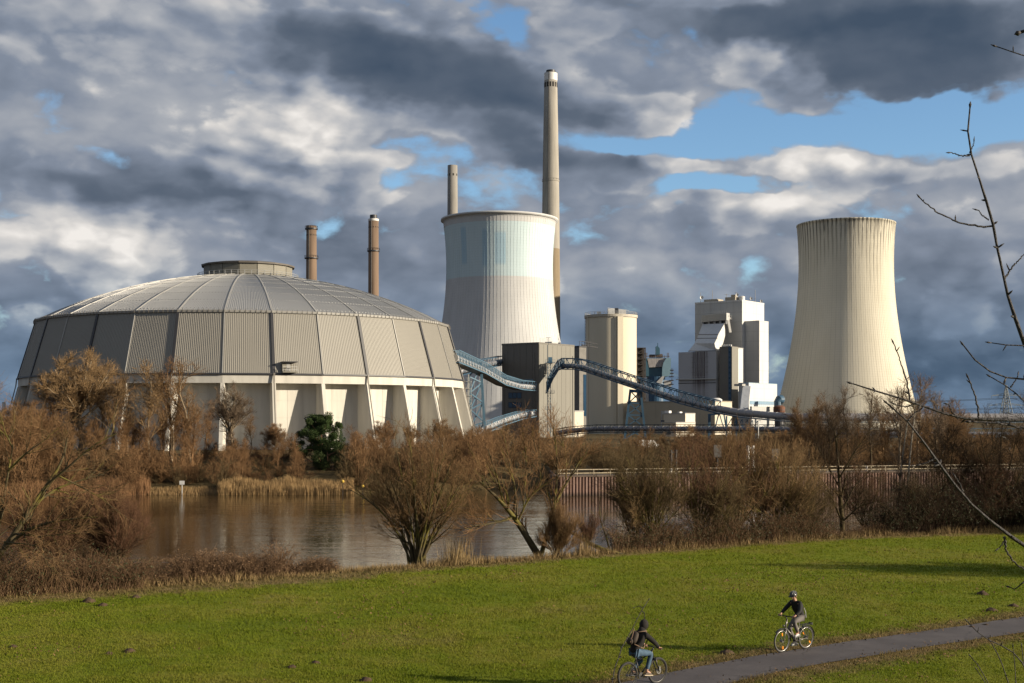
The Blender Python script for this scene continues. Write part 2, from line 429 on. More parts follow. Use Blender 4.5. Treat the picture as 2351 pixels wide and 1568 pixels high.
def grid_obj(name, xs, ys, hf, m, keep=None):
    X, Y = np.meshgrid(xs, ys); Z = hf(X, Y)
    nx, ny = len(xs), len(ys)
    V = np.stack([X.ravel(), Y.ravel(), Z.ravel()], 1)
    i = np.arange(nx - 1)[None, :] + (np.arange(ny - 1) * nx)[:, None]
    Q = np.stack([i, i + 1, i + 1 + nx, i + nx], -1).reshape(-1, 4)
    if keep is not None:
        cx, cy = X.ravel()[Q].mean(1), Y.ravel()[Q].mean(1)
        Q = Q[keep(cx, cy)]
    o = link(name, np_mesh(name, V, [Q], True), m); tag(o, kind='structure'); return o

def spaced(*segs):
    out = []
    for a, b, n in segs: out += list(np.linspace(a, b, n, endpoint=False))
    return np.array(out + [segs[-1][1]])

# path centre line in plan (asphalt, 2 m wide, dry verge)
PATH = np.array([(-12, 18.5), (-5, 25.5), (.9, 31.5), (3.69, 34.2), (4.9, 35.4), (6.0, 36.35), (7.6, 37.7), (11.2, 40.4), (17.6, 45.0), (26, 51.0), (45, 63), (90, 88)], float)
def path_dist(x, y):
    best = np.full(np.shape(x), 1e9)
    for a, b in zip(PATH[:-1], PATH[1:]):
        ab = b - a; t = np.clip(((x - a[0]) * ab[0] + (y - a[1]) * ab[1]) / ab.dot(ab), 0, 1)
        best = np.minimum(best, np.hypot(x - a[0] - t * ab[0], y - a[1] - t * ab[1]))
    return best

def meadow_col(t, b, c, g):
    # lush and straw coloured areas; the straw follows the river bank (read from a stored distance attribute)
    at = t.new('ShaderNodeAttribute', attribute_name='dry'); dry = at.outputs['Fac']
    n1 = t.noise(g, 0.16, 4.0, 0.6); n2 = t.noise(g, 1.3, 5.0, 0.65); n3 = t.noise(g, 9.0, 3.0, 0.6)
    mixn = t.m('ADD', t.m('MULTIPLY', n1, 0.58), t.m('ADD', t.m('MULTIPLY', n2, 0.32), t.m('MULTIPLY', n3, 0.10)))
    green = t.ramp(mixn, [(0.30, (0.118, 0.162, 0.010)), (0.46, (0.166, 0.202, 0.013)), (0.56, (0.212, 0.216, 0.026)), (0.70, (0.240, 0.200, 0.064))])
    bare = t.mapr(t.noise(t.vm('MULTIPLY', g, (0.8, 2.2, 1.0)), 1.6, 4.0, 0.65), 0.63, 0.70)
    green = t.mix(t.m('MULTIPLY', bare, 0.75), green, (0.085, 0.070, 0.026))
    straw = t.ramp(t.m('ADD', t.m('MULTIPLY', n2, 0.5), t.m('MULTIPLY', n3, 0.5)), [(0.35, (0.135, 0.125, 0.034)), (0.52, (0.23, 0.170, 0.072)), (0.65, (0.30, 0.22, 0.11))])
    f = t.m('ADD', dry, t.m('MULTIPLY', t.m('SUBTRACT', n2, 0.5), 0.9))
    return t.mix(t.mapr(f, 0.25, 0.75), green, straw)
m_meadow = mat('meadow_grass', (0.08, 0.12, 0.012), 0.9, var=0, spec=0.1, custom=meadow_col)
xs = spaced((-900, -120, 20), (-120, -34, 26), (-34, 40, 110), (40, 120, 30), (120, 900, 20))
ys = spaced((-700, -40, 12), (-40, 26, 22), (26, 96, 118), (96, 160, 20), (160, 340, 8))
near = grid_obj('meadow', xs, ys, near_h, m_meadow, lambda x, y: (y - yb(NB, x)) < 22)
def add_dry(o):
    me = o.data; n = len(me.vertices); co = np.empty(n * 3, np.float32); me.vertices.foreach_get('co', co); co = co.reshape(-1, 3)
    d = (yb(NB, co[:, 0]) - co[:, 1]) * 0.86
    bankw = np.where(co[:, 0] < -6, 4.2, 2.6)
    dry = np.clip(1.25 - d / bankw, 0, 1)
    pd = path_dist(co[:, 0], co[:, 1])
    dry = np.maximum(dry, np.clip(1.05 - (pd - 1.0) / 2.0, 0, 1) * 0.85)
    a = me.attributes.new('dry', 'FLOAT', 'POINT'); a.data.foreach_set('value', dry.astype(np.float32))
add_dry(near)

def far_col(t, b, c, g):
    n2 = t.noise(g, 0.5, 5.0, 0.65); n3 = t.noise(g, 4.0, 3.0, 0.6)
    return t.ramp(t.m('ADD', t.m('MULTIPLY', n2, 0.5), t.m('MULTIPLY', n3, 0.5)), [(0.35, (0.045, 0.032, 0.014)), (0.5, (0.105, 0.075, 0.032)), (0.66, (0.19, 0.14, 0.07))])
m_far = mat('far_bank_soil', (0.1, 0.08, 0.04), 0.95, var=0, spec=0.1, custom=far_col)
xs = spaced((-9000, -900, 6), (-900, -120, 30), (-120, 4, 84), (4, 7, 12), (7, 130, 40), (130, 900, 30), (900, 9000, 6))
ys = spaced((-300, 90, 20), (90, 150, 20), (150, 192, 70), (192, 300, 40), (300, 1200, 12), (1200, 14000, 8))
grid_obj('far_bank', xs, ys, far_h, m_far, lambda x, y: (y - yb(FB, x)) > -10)

# river
def water_col(t, b, c, g):
    gx = t.vm('MULTIPLY', g, (0.55, 1.5, 1.0))
    n = t.m('ADD', t.m('MULTIPLY', t.noise(gx, 1.5, 3.0, 0.55, dist=0.3), 0.6), t.m('MULTIPLY', t.noise(t.vm('MULTIPLY', g, (0.12, 0.5, 1.0)), 0.9, 3.0, 0.5), 0.8))
    calm = t.mapr(t.noise(t.vm('MULTIPLY', g, (0.02, 0.07, 1.0)), 1.0, 3.0), 0.35, 0.65, 0.35, 1.0)
    bn = t.new('ShaderNodeBump'); bn.inputs['Distance'].default_value = 0.10
    t.put(bn.inputs['Strength'], t.m('MULTIPLY', calm, 0.55))
    t.l.new(n, bn.inputs['Height']); t.l.new(bn.outputs[0], b.inputs['Normal'])
    b.inputs['IOR'].default_value = 1.33
m_water = mat('river_water', (0.058, 0.034, 0.013), 0.05, var=0.1, vscale=0.05, spec=0.5, custom=water_col)
w = MB(); w.poly([(-1500, -700, WATER_Z), (1500, -700, WATER_Z), (1500, 520, WATER_Z), (-1500, 520, WATER_Z)], [(0, 1, 2, 3)])
# the river only: cut to the corridor between the two banks
rx = spaced((-900, -100, 16), (-100, 100, 60), (100, 900, 16))
V = []; 
for x in rx:
    y0, y1 = yb(NB, x) + 1.0, yb(FB, x) + (3.0 if x < 4.6 else 1.2)
    for k in range(9): V.append((x, y0 + (y1 - y0) * k / 8, WATER_Z))
Q = np.array([(i * 9 + k, (i + 1) * 9 + k, (i + 1) * 9 + k + 1, i * 9 + k + 1) for i in range(len(rx) - 1) for k in range(8)])
tag(link('river', np_mesh('river', V, [Q], True), m_water), kind='structure')

# asphalt path
def path_col(t, b, c, g):
    n = t.noise(g, 60.0, 2.0); n2 = t.noise(g, 0.8, 5.0, 0.6)
    base = t.ramp(n2, [(0.30, (0.050, 0.043, 0.043)), (0.5, (0.088, 0.076, 0.075)), (0.70, (0.135, 0.118, 0.112))])
    vo = t.new('ShaderNodeTexVoronoi', feature='DISTANCE_TO_EDGE'); t.put(vo.inputs['Vector'], t.vm('ADD', g, t.vm('MULTIPLY', t.noise(g, 1.5, 4.0, col=True), (0.8, 0.8, 0.0)))); vo.inputs['Scale'].default_value = 0.45
    crack = t.m('MULTIPLY', t.m('LESS_THAN', vo.outputs['Distance'], 0.012), t.mapr(n2, .45, .6))
    base = t.mix(t.m('MULTIPLY', crack, .7), base, (.02, .018, .016))
    return t.mix(0.45, base, t.ramp(n, [(0.3, (0.045, 0.04, 0.04)), (0.7, (0.17, 0.15, 0.15))]))
m_path = mat('path_asphalt', (0.08, 0.075, 0.075), 0.85, var=0, spec=0.3, custom=path_col)
def path_pts(n=160):
    seg = np.hypot(*np.diff(PATH, axis=0).T); s = np.concatenate([[0], np.cumsum(seg)])
    q = np.linspace(0, s[-1], n)
    x, y = np.interp(q, s, PATH[:, 0]), np.interp(q, s, PATH[:, 1])
    k = np.ones(9) / 9
    xp = np.convolve(np.pad(x, 4, 'reflect', reflect_type='odd'), k, 'valid'); yp = np.convolve(np.pad(y, 4, 'reflect', reflect_type='odd'), k, 'valid')
    return xp, yp
px, py = path_pts()
tx, ty = np.gradient(px), np.gradient(py); L = np.hypot(tx, ty); nx, ny = -ty / L, tx / L
rs = np.random.RandomState(3)
V = []; offs = [-1.0, -0.5, 0, 0.5, 1.0]
for i in range(len(px)):
    for o_ in offs:
        o2 = o_ + (rs.uniform(-.05, .05) if abs(o_) == 1 else 0)
        x, y = px[i] + nx[i] * o2, py[i] + ny[i] * o2
        V.append((x, y, 0.0))
V = np.array(V); 
zz = near_h(np.repeat(px, 5), np.repeat(py, 5)).reshape(-1, 5).mean(1)
zz = np.convolve(np.pad(zz, 4, 'edge'), np.ones(9) / 9, 'valid')
V[:, 2] = np.repeat(zz, 5) + 0.045
Q = np.array([(i * 5 + k, i * 5 + k + 1, (i + 1) * 5 + k + 1, (i + 1) * 5 + k) for i in range(len(px) - 1) for k in range(4)])[:, ::-1]
tag(link('path', np_mesh('path', V, [Q], True), m_path), kind='structure')
def path_z(x, y):
    i = np.argmin((px - x) ** 2 + (py - y) ** 2); return float(zz[i]) + 0.045

# grass blades: short turf everywhere in view, straw tussocks along path and bank
def blade_mesh(N, seed):
    rs = np.random.RandomState(seed)
    # sample picture rows/columns so that blades are as dense as they look
    vv = VH + 215 + (1600 - VH - 215) * rs.rand(N) ** 0.8
    vv = rs.uniform(1215, 1600, N)
    uu = rs.uniform(-60, 2420, N)
    y = F * EYE / (vv - VH); x = (uu - UC) / F * y
    d = (yb(NB, x) - y) * 0.86; pd = path_dist(x, y)
    ok = (d > -2.2) & (pd > 0.97) & (y > 28.5)
    x, y, d, pd = x[ok], y[ok], d[ok], pd[ok]
    n = len(x); z = near_h(x, y)
    bankw = np.where(x < -6, 4.2, 2.6)
    dry = np.maximum(np.clip(1.25 - d / bankw, 0, 1), np.clip(1.05 - (pd - 1.0) / 2.0, 0, 1) * 0.85)
    clump = vnoise(x, y, 0.8, 11)
    h = (0.024 + 0.036 * rs.rand(n)) * (0.6 + 0.9 * clump) * (1 + 1.6 * dry ** 2 * rs.rand(n)) * (0.6 + y / 90)
    w = (0.010 + 0.012 * rs.rand(n)) * (y / 40)
    a = rs.uniform(0, 2 * np.pi, n); lean = rs.normal(0, 0.5, (n, 2)) * h[:, None]
    V = np.empty((n, 3, 3), np.float32)
    V[:, 0] = np.stack([x - np.cos(a) * w, y - np.sin(a) * w, z - 0.01], 1)
    V[:, 1] = np.stack([x + np.cos(a) * w, y + np.sin(a) * w, z - 0.01], 1)
    V[:, 2] = np.stack([x + lean[:, 0], y + lean[:, 1], z + h], 1)
    me = np_mesh('grass', V.reshape(-1, 3), [np.arange(n * 3).reshape(-1, 3)])
    at = me.attributes.new('dry', 'FLOAT', 'POINT'); at.data.foreach_set('value', np.repeat(dry, 3).astype(np.float32))
    return me
def blade_col(t, b, c, g):
    col = meadow_col(t, b, c, g)
    b.inputs['Subsurface Weight'].default_value = 0.0
    tr = t.new('ShaderNodeBsdfTranslucent'); t.put(tr.inputs[0], t.mix(1.0, col, (ALBEDO, ALBEDO, ALBEDO), 'MULTIPLY'))
    mxs = t.new('ShaderNodeMixShader'); mxs.inputs[0].default_value = 0.4
    out = [n for n in t.n if n.type == 'OUTPUT_MATERIAL'][0]
    t.l.new(b.outputs[0], mxs.inputs[1]); t.l.new(tr.outputs[0], mxs.inputs[2]); t.l.new(mxs.outputs[0], out.inputs[0])
    return col
m_blade = mat('grass_blade', (0.1, 0.15, 0.02), 0.8, var=0, spec=0.15, custom=blade_col)
tag(link('grass', blade_mesh(420000, 7), m_blade), 'short green turf with straw coloured tussocks by the path', 'grass', kind='stuff')

# fallen leaves and clods, thickest along the path
def litter(n, seed):
    rs = np.random.RandomState(seed); v = rs.uniform(1222, 1600, n); u = rs.uniform(-40, 2400, n); y = F * EYE / (v - VH); x = (u - UC) / F * y
    pd = path_dist(x, y); keep = (rs.rand(n) < np.where(pd < 2.6, .9, np.where(vnoise(x, y, 5.0, 31) > .62, .5, .06))) & ((yb(NB, x) - y) > .3) & ((pd > .7) | (rs.rand(n) < .06)); x, y, pd = x[keep], y[keep], pd[keep]; m = len(x)
    z = near_h(x, y) + np.where(pd < 1.0, .055, .03 + .03 * rs.rand(m)); a = rs.uniform(0, 6.28, m); s = rs.uniform(.018, .05, m) * np.clip(y / 45, .8, 1.4); t = rs.normal(0, .5, (m, 2))
    V = np.empty((m, 4, 3))
    for k, (du, dv) in enumerate(((-1, 0), (0, -.6), (1, 0), (0, .6))):
        ex = (np.cos(a) * du - np.sin(a) * dv) * s; ey = (np.sin(a) * du + np.cos(a) * dv) * s; V[:, k] = np.stack([x + ex, y + ey, z + ex * t[:, 0] + ey * t[:, 1]], 1)
    return np_mesh('leaf_litter', V.reshape(-1, 3), [np.arange(m * 4).reshape(-1, 4)])
tag(link('leaf_litter', litter(26000, 33), mat('dead_leaf', (.16, .095, .045), .85, var=.6, vscale=5.0, spec=.15)), 'brown dead leaves scattered over the grass and along the path', 'leaf litter', kind='stuff')

# molehills
m_soil = mat('molehill_soil', (0.075, 0.045, 0.024), 0.95, var=0.4, vscale=12, bump=0.8, bscale=20)
def molehill_mesh(seed):
    rs = np.random.RandomState(seed); b = MB()
    prof = [(0.30, -0.03), (0.27, 0.03), (0.2, 0.09), (0.11, 0.13), (0.0001, 0.15)]
    b.lathe(prof, 12)
    b.v = [(x * (1 + rs.uniform(-.25, .25)), y * (1 + rs.uniform(-.25, .25)), z * (1 + rs.uniform(-.2, .3))) for x, y, z in b.v]
    return b.mesh('molehill', smooth=True)
mh = [molehill_mesh(i) for i in range(3)]
hills = [(203, 1381, 1.0, 'widest molehill on the left, by the straw strip along the bank'), (236, 1389, 0.7, 'small molehill just right of the widest one on the left'),
         (312, 1370, 0.7, 'molehill on the upper left edge of the green turf'), (298, 1496, 0.7, 'molehill in the middle of the left meadow'),
         (250, 1501, 0.5, 'tiny molehill left of the one in the middle of the left meadow'), (30, 1486, 0.5, 'molehill nearest the left edge of the photo'),
         (676, 1578, 0.7, 'molehill low on the meadow below the willow'), (670, 1533, 0.5, 'lower molehill of the pair below the many-stemmed willow'),
         (725, 1522, 0.5, 'upper molehill of the pair below the many-stemmed willow'), (2255, 1366, 0.9, 'molehill high on the right meadow'),
         (1669, 1504, 0.8, 'molehill just ahead of the hooded cyclist, by the path'), (2231, 1440, 0.6, 'single molehill left in the row along the path edge'),
         (2264, 1435, 0.6, 'second molehill from the left in the row along the path'), (2275, 1401, 0.8, 'biggest dark molehill in the row along the path'),
         (2326, 1391, 0.7, 'molehill at the right end of the row along the path'), (840, 1562, .65, 'dark molehill near the bottom edge of the meadow')]
for i, (u, v, s, lab) in enumerate(hills):
    p = G(u, v); o = link('molehill', mh[i % 3], m_soil)
    o.location = (p.x, p.y, float(near_h(np.array([p.x]), np.array([p.y]))[0])); o.scale = (s, s, s); o.rotation_euler = (0, 0, i * 1.3)
    tag(o, lab, 'molehill', 'molehills scattered over the meadow')

# ================================================================== POWER STATION
m_conc = mat('pale_concrete', (0.61, 0.585, 0.525), 0.85, var=0.14, vscale=0.5, vstretch=(1, 1, 0.14), spec=0.2)
m_conc2 = mat('raw_concrete', (0.42, 0.385, 0.33), 0.9, var=0.15, vscale=0.2, spec=0.2)
m_clad = mat('grey_cladding', (0.305, 0.288, 0.252), 0.55, 0.0, var=0.05, vscale=0.05, spec=0.4)
m_roofc = mat('roof_sheet', (0.345, 0.345, 0.34), 0.42, 0.0, var=0.06, vscale=0.08, spec=0.5)
m_seam = mat('seam_metal', (0.40, 0.39, 0.365), 0.45, 0.1, var=0.05)
m_dark = mat('dark_steel', (0.045, 0.045, 0.05), 0.5, 0.0, var=0.1)
m_pipegrey = mat('pipe_grey', (0.22, 0.20, 0.17), 0.6, var=0.1)
m_lant = mat('lantern_louvre', (0.235, 0.22, 0.18), 0.6, var=0.06)
m_rail = mat('galvanised_rail', (0.50, 0.50, 0.48), 0.5, 0.2, var=0.05)
m_blue = mat('blue_steel', (0.040, 0.095, 0.155), 0.5, 0.0, var=0.15, vscale=0.4)
m_lblue = mat('light_blue_steel', (0.10, 0.195, 0.28), 0.45, 0.0, var=0.1)
m_pipe = mat('pipe_sheet', (0.66, 0.65, 0.65), 0.35, 0.1, var=0.08, vscale=1.0, spec=0.5)
m_rust = mat('rust_steel', (0.16, 0.065, 0.035), 0.8, 0.0, var=0.35, vscale=1.2)

# ------------------------------------------------------------------ coal dome
AX = Vector(((570 - UC) / F * 345.0, 345.0, 0.0))
NS = 32; HALF = math.pi / NS
PH0 = math.atan2(-AX.y, -AX.x)          # a facet faces the camera
Rb, Rt, Zb, Zt = 57.0, 52.8, 17.0, 31.2
RS = 112.0; ZC = Zt - math.sqrt(RS * RS - Rt * Rt)
Rl = 11.5; Zl = ZC + math.sqrt(RS * RS - Rl * Rl)
dome = thing('coal_dome', AX, 'huge round grey coal storage dome with pale concrete base and ribbed metal roof', 'dome')
def facet(name, me, m, k, half=False, parent=None):
    return link(name, me, m, parent or dome, rotz(PH0 + (k + (0.5 if half else 0)) * 2 * HALF))
def bay_xy(r, s):       # local plan position, s in -1..1 across the facet (vertices at radius r)
    return (r * math.cos(HALF), r * math.sin(HALF) * s)
def ribbed(r0z0, n, depth, steps_profile, name):
    """ribbed sheet over one facet: rows of (r, z), n ribs across"""
    b = MB(); prof = []
    for i in range(n):
        for q, o in ((0.0, 0), (0.5, 0), (0.56, 1), (0.94, 1)):
            prof.append((-1 + 2 * (i + q) / n, o))
    prof.append((1.0, 0))
    for j, (r, z) in enumerate(steps_profile):
        # outward normal direction of the profile
        r0, z0 = steps_profile[max(0, j - 1)]; r1, z1 = steps_profile[min(len(steps_profile) - 1, j + 1)]
        tr, tz = r1 - r0, z1 - z0; l = math.hypot(tr, tz); nr, nz = tz / l, -tr / l
        for s, o in prof:
            x, y = bay_xy(r, s)
            b.v.append((x + nr * depth * o, y, z + nz * depth * o))
    M = len(prof)
    for j in range(len(steps_profile) - 1):
        for i in range(M - 1):
            b.f.append((j * M + i, j * M + i + 1, (j + 1) * M + i + 1, (j + 1) * M + i))
    return b.mesh(name)
wall_me = ribbed(None, 26, 0.065, [(Rb, Zb), (Rt, Zt)], 'cladding_panel')
arc = []
for i in range(9):
    r = Rt + (Rl + 0.2 - Rt) * i / 8; arc.append((r, ZC + math.sqrt(RS * RS - r * r)))
roof_me = ribbed(None, 24, 0.07, arc, 'roof_panel')
for k in range(NS):
    facet('cladding_panel', wall_me, m_clad, k)
    facet('roof_panel', roof_me, m_roofc, k)
# seams
b = MB(); b.bar((Rb + 0.12, 0, Zb), (Rt + 0.12, 0, Zt), 0.2, 0.2, up=(1, 0, 0)); seam_w = b.mesh('wall_seam')
b = MB()
for (r0, z0), (r1, z1) in zip(arc[:-1], arc[1:]): b.bar((r0, 0, z0 + 0.1), (r1, 0, z1 + 0.1), 0.26, 0.2)
seam_r = b.mesh('roof_seam')
seam_wd = seam_w.copy(); b = MB(); b.bar((Rb + 0.12, 0, Zb), (Rt + 0.12, 0, Zt), 0.62, 0.35, up=(1, 0, 0)); seam_wd = b.mesh('rain_pipe')
b = MB(); b.bar((Rb + 0.5, 0, 15.1), (Rb + 0.3, 0, Zb + 0.1), 0.28, 0.28, up=(1, 0, 0)); b.tube([(Rb + 0.5, 0, 15.2), (61.25, 0, 0.2)], 0.14, 6); dpipe = b.mesh('downpipe')
for k in range(NS):
    if k % 2 == 0: facet('rain_pipe', seam_wd, m_dark, k, True); facet('downpipe', dpipe, m_pipegrey, k, True)
    else: facet('wall_seam', seam_w, m_seam, k, True)
    facet('roof_seam', seam_r, m_seam, k, True)
# snow guards on the roof sheets
b = MB()
for j in range(1, 9):
    r = Rt - 1.2 - (Rt - Rl - 3) * (j - 1) / 8; z = ZC + math.sqrt(RS * RS - r * r)
    for i in range(11):
        x, y = bay_xy(r, -0.9 + 1.8 * i / 10); b.box((x - 0.06, y - 0.10, z - 0.02), (x + 0.06, y + 0.10, z + 0.16))
sg = b.mesh('snow_guards')
for k in range(NS): tag(facet('snow_guards', sg, m_roofc, k), kind='stuff')
# eave gutter with posts
b = MB(); b.lathe([(Rt - 0.3, Zt - 0.35), (Rt + 0.45, Zt - 0.35), (Rt + 0.55, Zt + 0.15), (Rt + 0.35, Zt + 0.2), (Rt + 0.2, Zt + 0.02), (Rt - 0.4, Zt + 0.12)], NS, AX, phase=PH0 + HALF)
b.build('eave_gutter', m_seam, dome)
b = MB()
for k in range(NS * 9):
    a = PH0 + HALF + 2 * math.pi * k / (NS * 9); rr = (Rt + 0.56) * math.cos(HALF) / math.cos(((a - PH0 + HALF) % (2 * HALF)) - HALF)
    c, s = math.cos(a), math.sin(a)
    b.bar(AX + Vector((rr * c, rr * s, Zt - 0.4)), AX + Vector((rr * c, rr * s, Zt + 0.42)), 0.09)
tag(b.build('gutter_brackets', m_pipegrey, dome), kind='stuff')
# concrete ring beam, shadow gap, wall bays, buttresses
b = MB(); b.lathe([(Rb - 3.6, 14.9), (Rb + 0.0, 14.9), (Rb + 0.0, 16.75), (Rb - 0.6, 16.75), (Rb - 0.6, 17.1)], NS, AX, phase=PH0 + HALF); b.build('ring_beam', m_conc, dome)
b = MB(); b.lathe([(Rb + 0.28, 16.78), (Rb + 0.42, 16.78), (Rb + 0.36, 17.12), (Rb + 0.1, 17.12)], NS, AX, phase=PH0 + HALF); b.build('drip_edge', m_dark, dome)
b = MB()
rw = 53.6
for i in range(3):
    for j in range(4):
        s0, s1 = -1 + 2 * i / 3, -1 + 2 * (i + 1) / 3; z0, z1 = -0.5 + 15.4 * j / 4, -0.5 + 15.4 * (j + 1) / 4
        x, y0 = bay_xy(rw, s0); _, y1 = bay_xy(rw, s1)
        b.box((x - 0.6, y0 + 0.025, z0 + 0.025), (x, y1 - 0.025, z1 - 0.025))
x, y0 = bay_xy(rw, -1); b.box((x - 0.9, y0, -0.5), (x - 0.06, -y0, 14.9))
wbay = b.mesh('wall_bay')
b = MB(); b.prism([(rw - 1.0, -0.42, -0.6), (60.8, -0.42, -0.6), (Rb + 0.1, -0.42, 14.88), (rw - 1.0, -0.42, 14.88)], (0, 0.84, 0)); butt = b.mesh('buttress')
for k in range(NS):
    facet('wall_bay', wbay, m_conc, k)
    o = facet('buttress', butt, m_conc, k, True)
# lantern
LN = 16
b = MB(); b.lathe([(Rl - 0.3, Zl - 0.6), (Rl - 0.3, Zl + 3.2)], LN, AX, phase=PH0 + math.pi / LN); b.build('lantern_core', m_dark, dome)
b = MB()
for j in range(9):
    z = Zl - 0.1 + 3.2 * j / 9; x, y = (Rl * math.cos(math.pi / LN), Rl * math.sin(math.pi / LN))
    b.hexa([(x - 0.15, -y + 0.08, z), (x + 0.12, -y + 0.08, z), (x + 0.12, y - 0.08, z), (x - 0.15, y - 0.08, z),
            (x - 0.15, -y + 0.08, z + 0.34), (x + 0.14, -y + 0.08, z + 0.34), (x + 0.14, y - 0.08, z + 0.34), (x - 0.15, y - 0.08, z + 0.34)])
lp = b.mesh('louvre_panel')
for k in range(LN): link('louvre_panel', lp, m_lant, dome, rotz(PH0 + k * 2 * math.pi / LN))
b = MB(); b.lathe([(Rl + 0.7, Zl + 2.95), (Rl + 0.75, Zl + 3.35), (Rl - 1.5, Zl + 3.75), (0.01, Zl + 4.2)], LN, AX, phase=PH0 + math.pi / LN); b.build('lantern_roof', mat('lantern_roof_sheet', (0.13, 0.115, 0.10), 0.6), dome)
b = MB()
ring = [AX + Vector(((Rl + 1.5) * math.cos(2 * math.pi * k / 48), (Rl + 1.5) * math.sin(2 * math.pi * k / 48), Zl - 0.1)) for k in range(48)]
for h in (0.55, 1.1): b.tube([p + Vector((0, 0, h)) for p in ring], 0.05, 4, closed=True)
for p in ring: b.bar(p - Vector((0, 0, 0.5)), p + Vector((0, 0, 1.15)), 0.12)
b.build('lantern_railing', m_rail, dome)
# service cabin on the cladding
a = PH0 + 2 * math.atan2(1, 1) * 0 + 0.0
p0 = P(672, 853, 288.6)
cdir = (p0 - AX); cdir.z = 0; cdir.normalize(); tdir = Vector((-cdir.y, cdir.x, 0))
o = AX + cdir * 55.9 + tdir * -1.75; o.z = 17.25
b = MB(); b.obox(o, cdir * 2.4, tdir * 3.2, Vector((0, 0, 0.25))); b.obox(o + Vector((0, 0, 0.25)), cdir * 1.5, tdir * 1.9, Vector((0, 0, 2.0)))
cabin = b.build('service_cabin', m_lant, dome)
b = MB(); b.obox(o + Vector((0, 0, 2.28)) - cdir * 0.3, cdir * 2.8, tdir * 3.3, Vector((0, 0, 0.2))); b.build('cabin_roof', m_dark, cabin)
b = MB()
for q in (0.0, 0.8, 1.6, 2.4, 3.2): b.bar(o + cdir * 2.35 + tdir * q, o + cdir * 2.35 + tdir * q + Vector((0, 0, 1.3)), 0.09)
for h in (0.65, 1.3): b.bar(o + cdir * 2.35 + Vector((0, 0, h)), o + cdir * 2.35 + tdir * 3.2 + Vector((0, 0, h)), 0.09)
b.build('cabin_railing', m_rail, cabin)
b = MB(); b.obox(o + Vector((0, 0, 0.3)) + cdir * 1.5 + tdir * 0.9, cdir * 0.04, tdir * 0.8, Vector((0, 0, 1.75))); b.build('cabin_door', m_seam, cabin)

# ------------------------------------------------------------------ cooling towers
def tower(name, cx, cy, a, zw, k, H, lip, m, mrib, nrib, label, ribw=0.24, ribh=0.055):
    t = thing(name, (cx, cy, 0), label, 'cooling tower', 'hyperbolic cooling towers of the power station')
    rad = lambda z: math.sqrt(a * a + k * (z - zw) ** 2)
    zs = [H * i / 60 for i in range(61)]
    prof = [(rad(z), z) for z in zs]
    if lip: prof += [(rad(H) + lip, H + 0.1), (rad(H) + lip, H + 1.3), (rad(H) - 0.6, H + 1.35)]
    else: prof += [(rad(H) + 0.25, H + 0.05), (rad(H) + 0.25, H + 1.0), (rad(H) - 0.7, H + 1.05)]
    prof += [(rad(z) - 1.0, z) for z in (H - 2, H - 12, H - 25, H - 40)]
    b = MB(); b.lathe(prof, 160, (cx, cy, 0)); b.build('tower_shell', m, t, smooth=True)
    b = MB()
    for z0, z1 in zip(zs[::3][:-1], zs[::3][1:]):
        r0, r1 = rad(z0), rad(z1)
        b.hexa([(r0 - .1, -ribw / 2, z0), (r0 + ribh, -ribw / 2, z0), (r0 + ribh, ribw / 2, z0), (r0 - .1, ribw / 2, z0), (r1 - .1, -ribw / 2, z1), (r1 + ribh, -ribw / 2, z1), (r1 + ribh, ribw / 2, z1), (r1 - .1, ribw / 2, z1)])
    rm = b.mesh('rib')
    for i in range(nrib): link('rib', rm, mrib, t, rotz(2 * math.pi * (i + .5) / nrib))
    return t
def band_shell(t, b, c, g):
    z = t.sep(g)[2]
    rel = t.vm('SUBTRACT', g, (TLX, TLY, 0.0)); rx_, ry_, _ = t.sep(rel)
    ang = t.m('ARCTAN2', ry_, rx_)
    n = t.noise(t.vm('MULTIPLY', g, (1, 1, 0.25)), 0.12, 5.0, 0.6)
    grey = t.ramp(n, [(0.3, (0.545, 0.545, 0.54)), (0.7, (0.65, 0.65, 0.645))])
    bluec = t.ramp(n, [(0.3, (0.56, 0.68, 0.71)), (0.7, (0.63, 0.745, 0.77))])
    inband = t.m('MULTIPLY', t.mapr(z, 96.4, 96.9), t.mapr(z, 131.2, 130.7, 0.0, 1.0))
    inband = t.m('MULTIPLY', t.m('GREATER_THAN', z, 96.6), t.m('LESS_THAN', z, 130.9))
    col = t.mix(inband, grey, bluec)
    for a0, hw, z0, z1 in ((-2.26, 0.06, 105.0, 128.0), (-1.83, 0.045, 103.0, 126.0), (-1.55, 0.10, 104.0, 124.0)):
        s = t.m('LESS_THAN', t.m('ABSOLUTE', t.m('SUBTRACT', ang, a0)), hw)
        s = t.m('MULTIPLY', s, t.m('MULTIPLY', t.mapr(z, z0 - 1.5, z0 + 1.5), t.mapr(z, z1 - 1.5, z1 + 1.5, 1.0, 0.0)))
        col = t.mix(t.m('MULTIPLY', s, 0.5), col, (0.30, 0.52, 0.68))
    # formwork lifts
    w = t.m('FRACT', t.m('MULTIPLY', z, 1 / 1.7)); line = t.m('LESS_THAN', w, 0.16)
    return t.mix(t.m('MULTIPLY', line, 0.09), col, (0.25, 0.25, 0.25))
TLX, TLY = (1147 - UC) / F * 855.0, 855.0
m_tl = mat('painted_tower_concrete', (.6, .6, .6), 0.85, var=0, spec=0.2, custom=band_shell)
tower('cooling_tower', TLX, TLY, 34.8, 7.1 + (960 - 616) * .285, 0.1626, 135.6, 1.5, m_tl, m_tl, 104, 'tall cooling tower with a pale blue painted band, behind the coal dome')
TRY = 873.0; TRX = (1942 - UC) / F * TRY
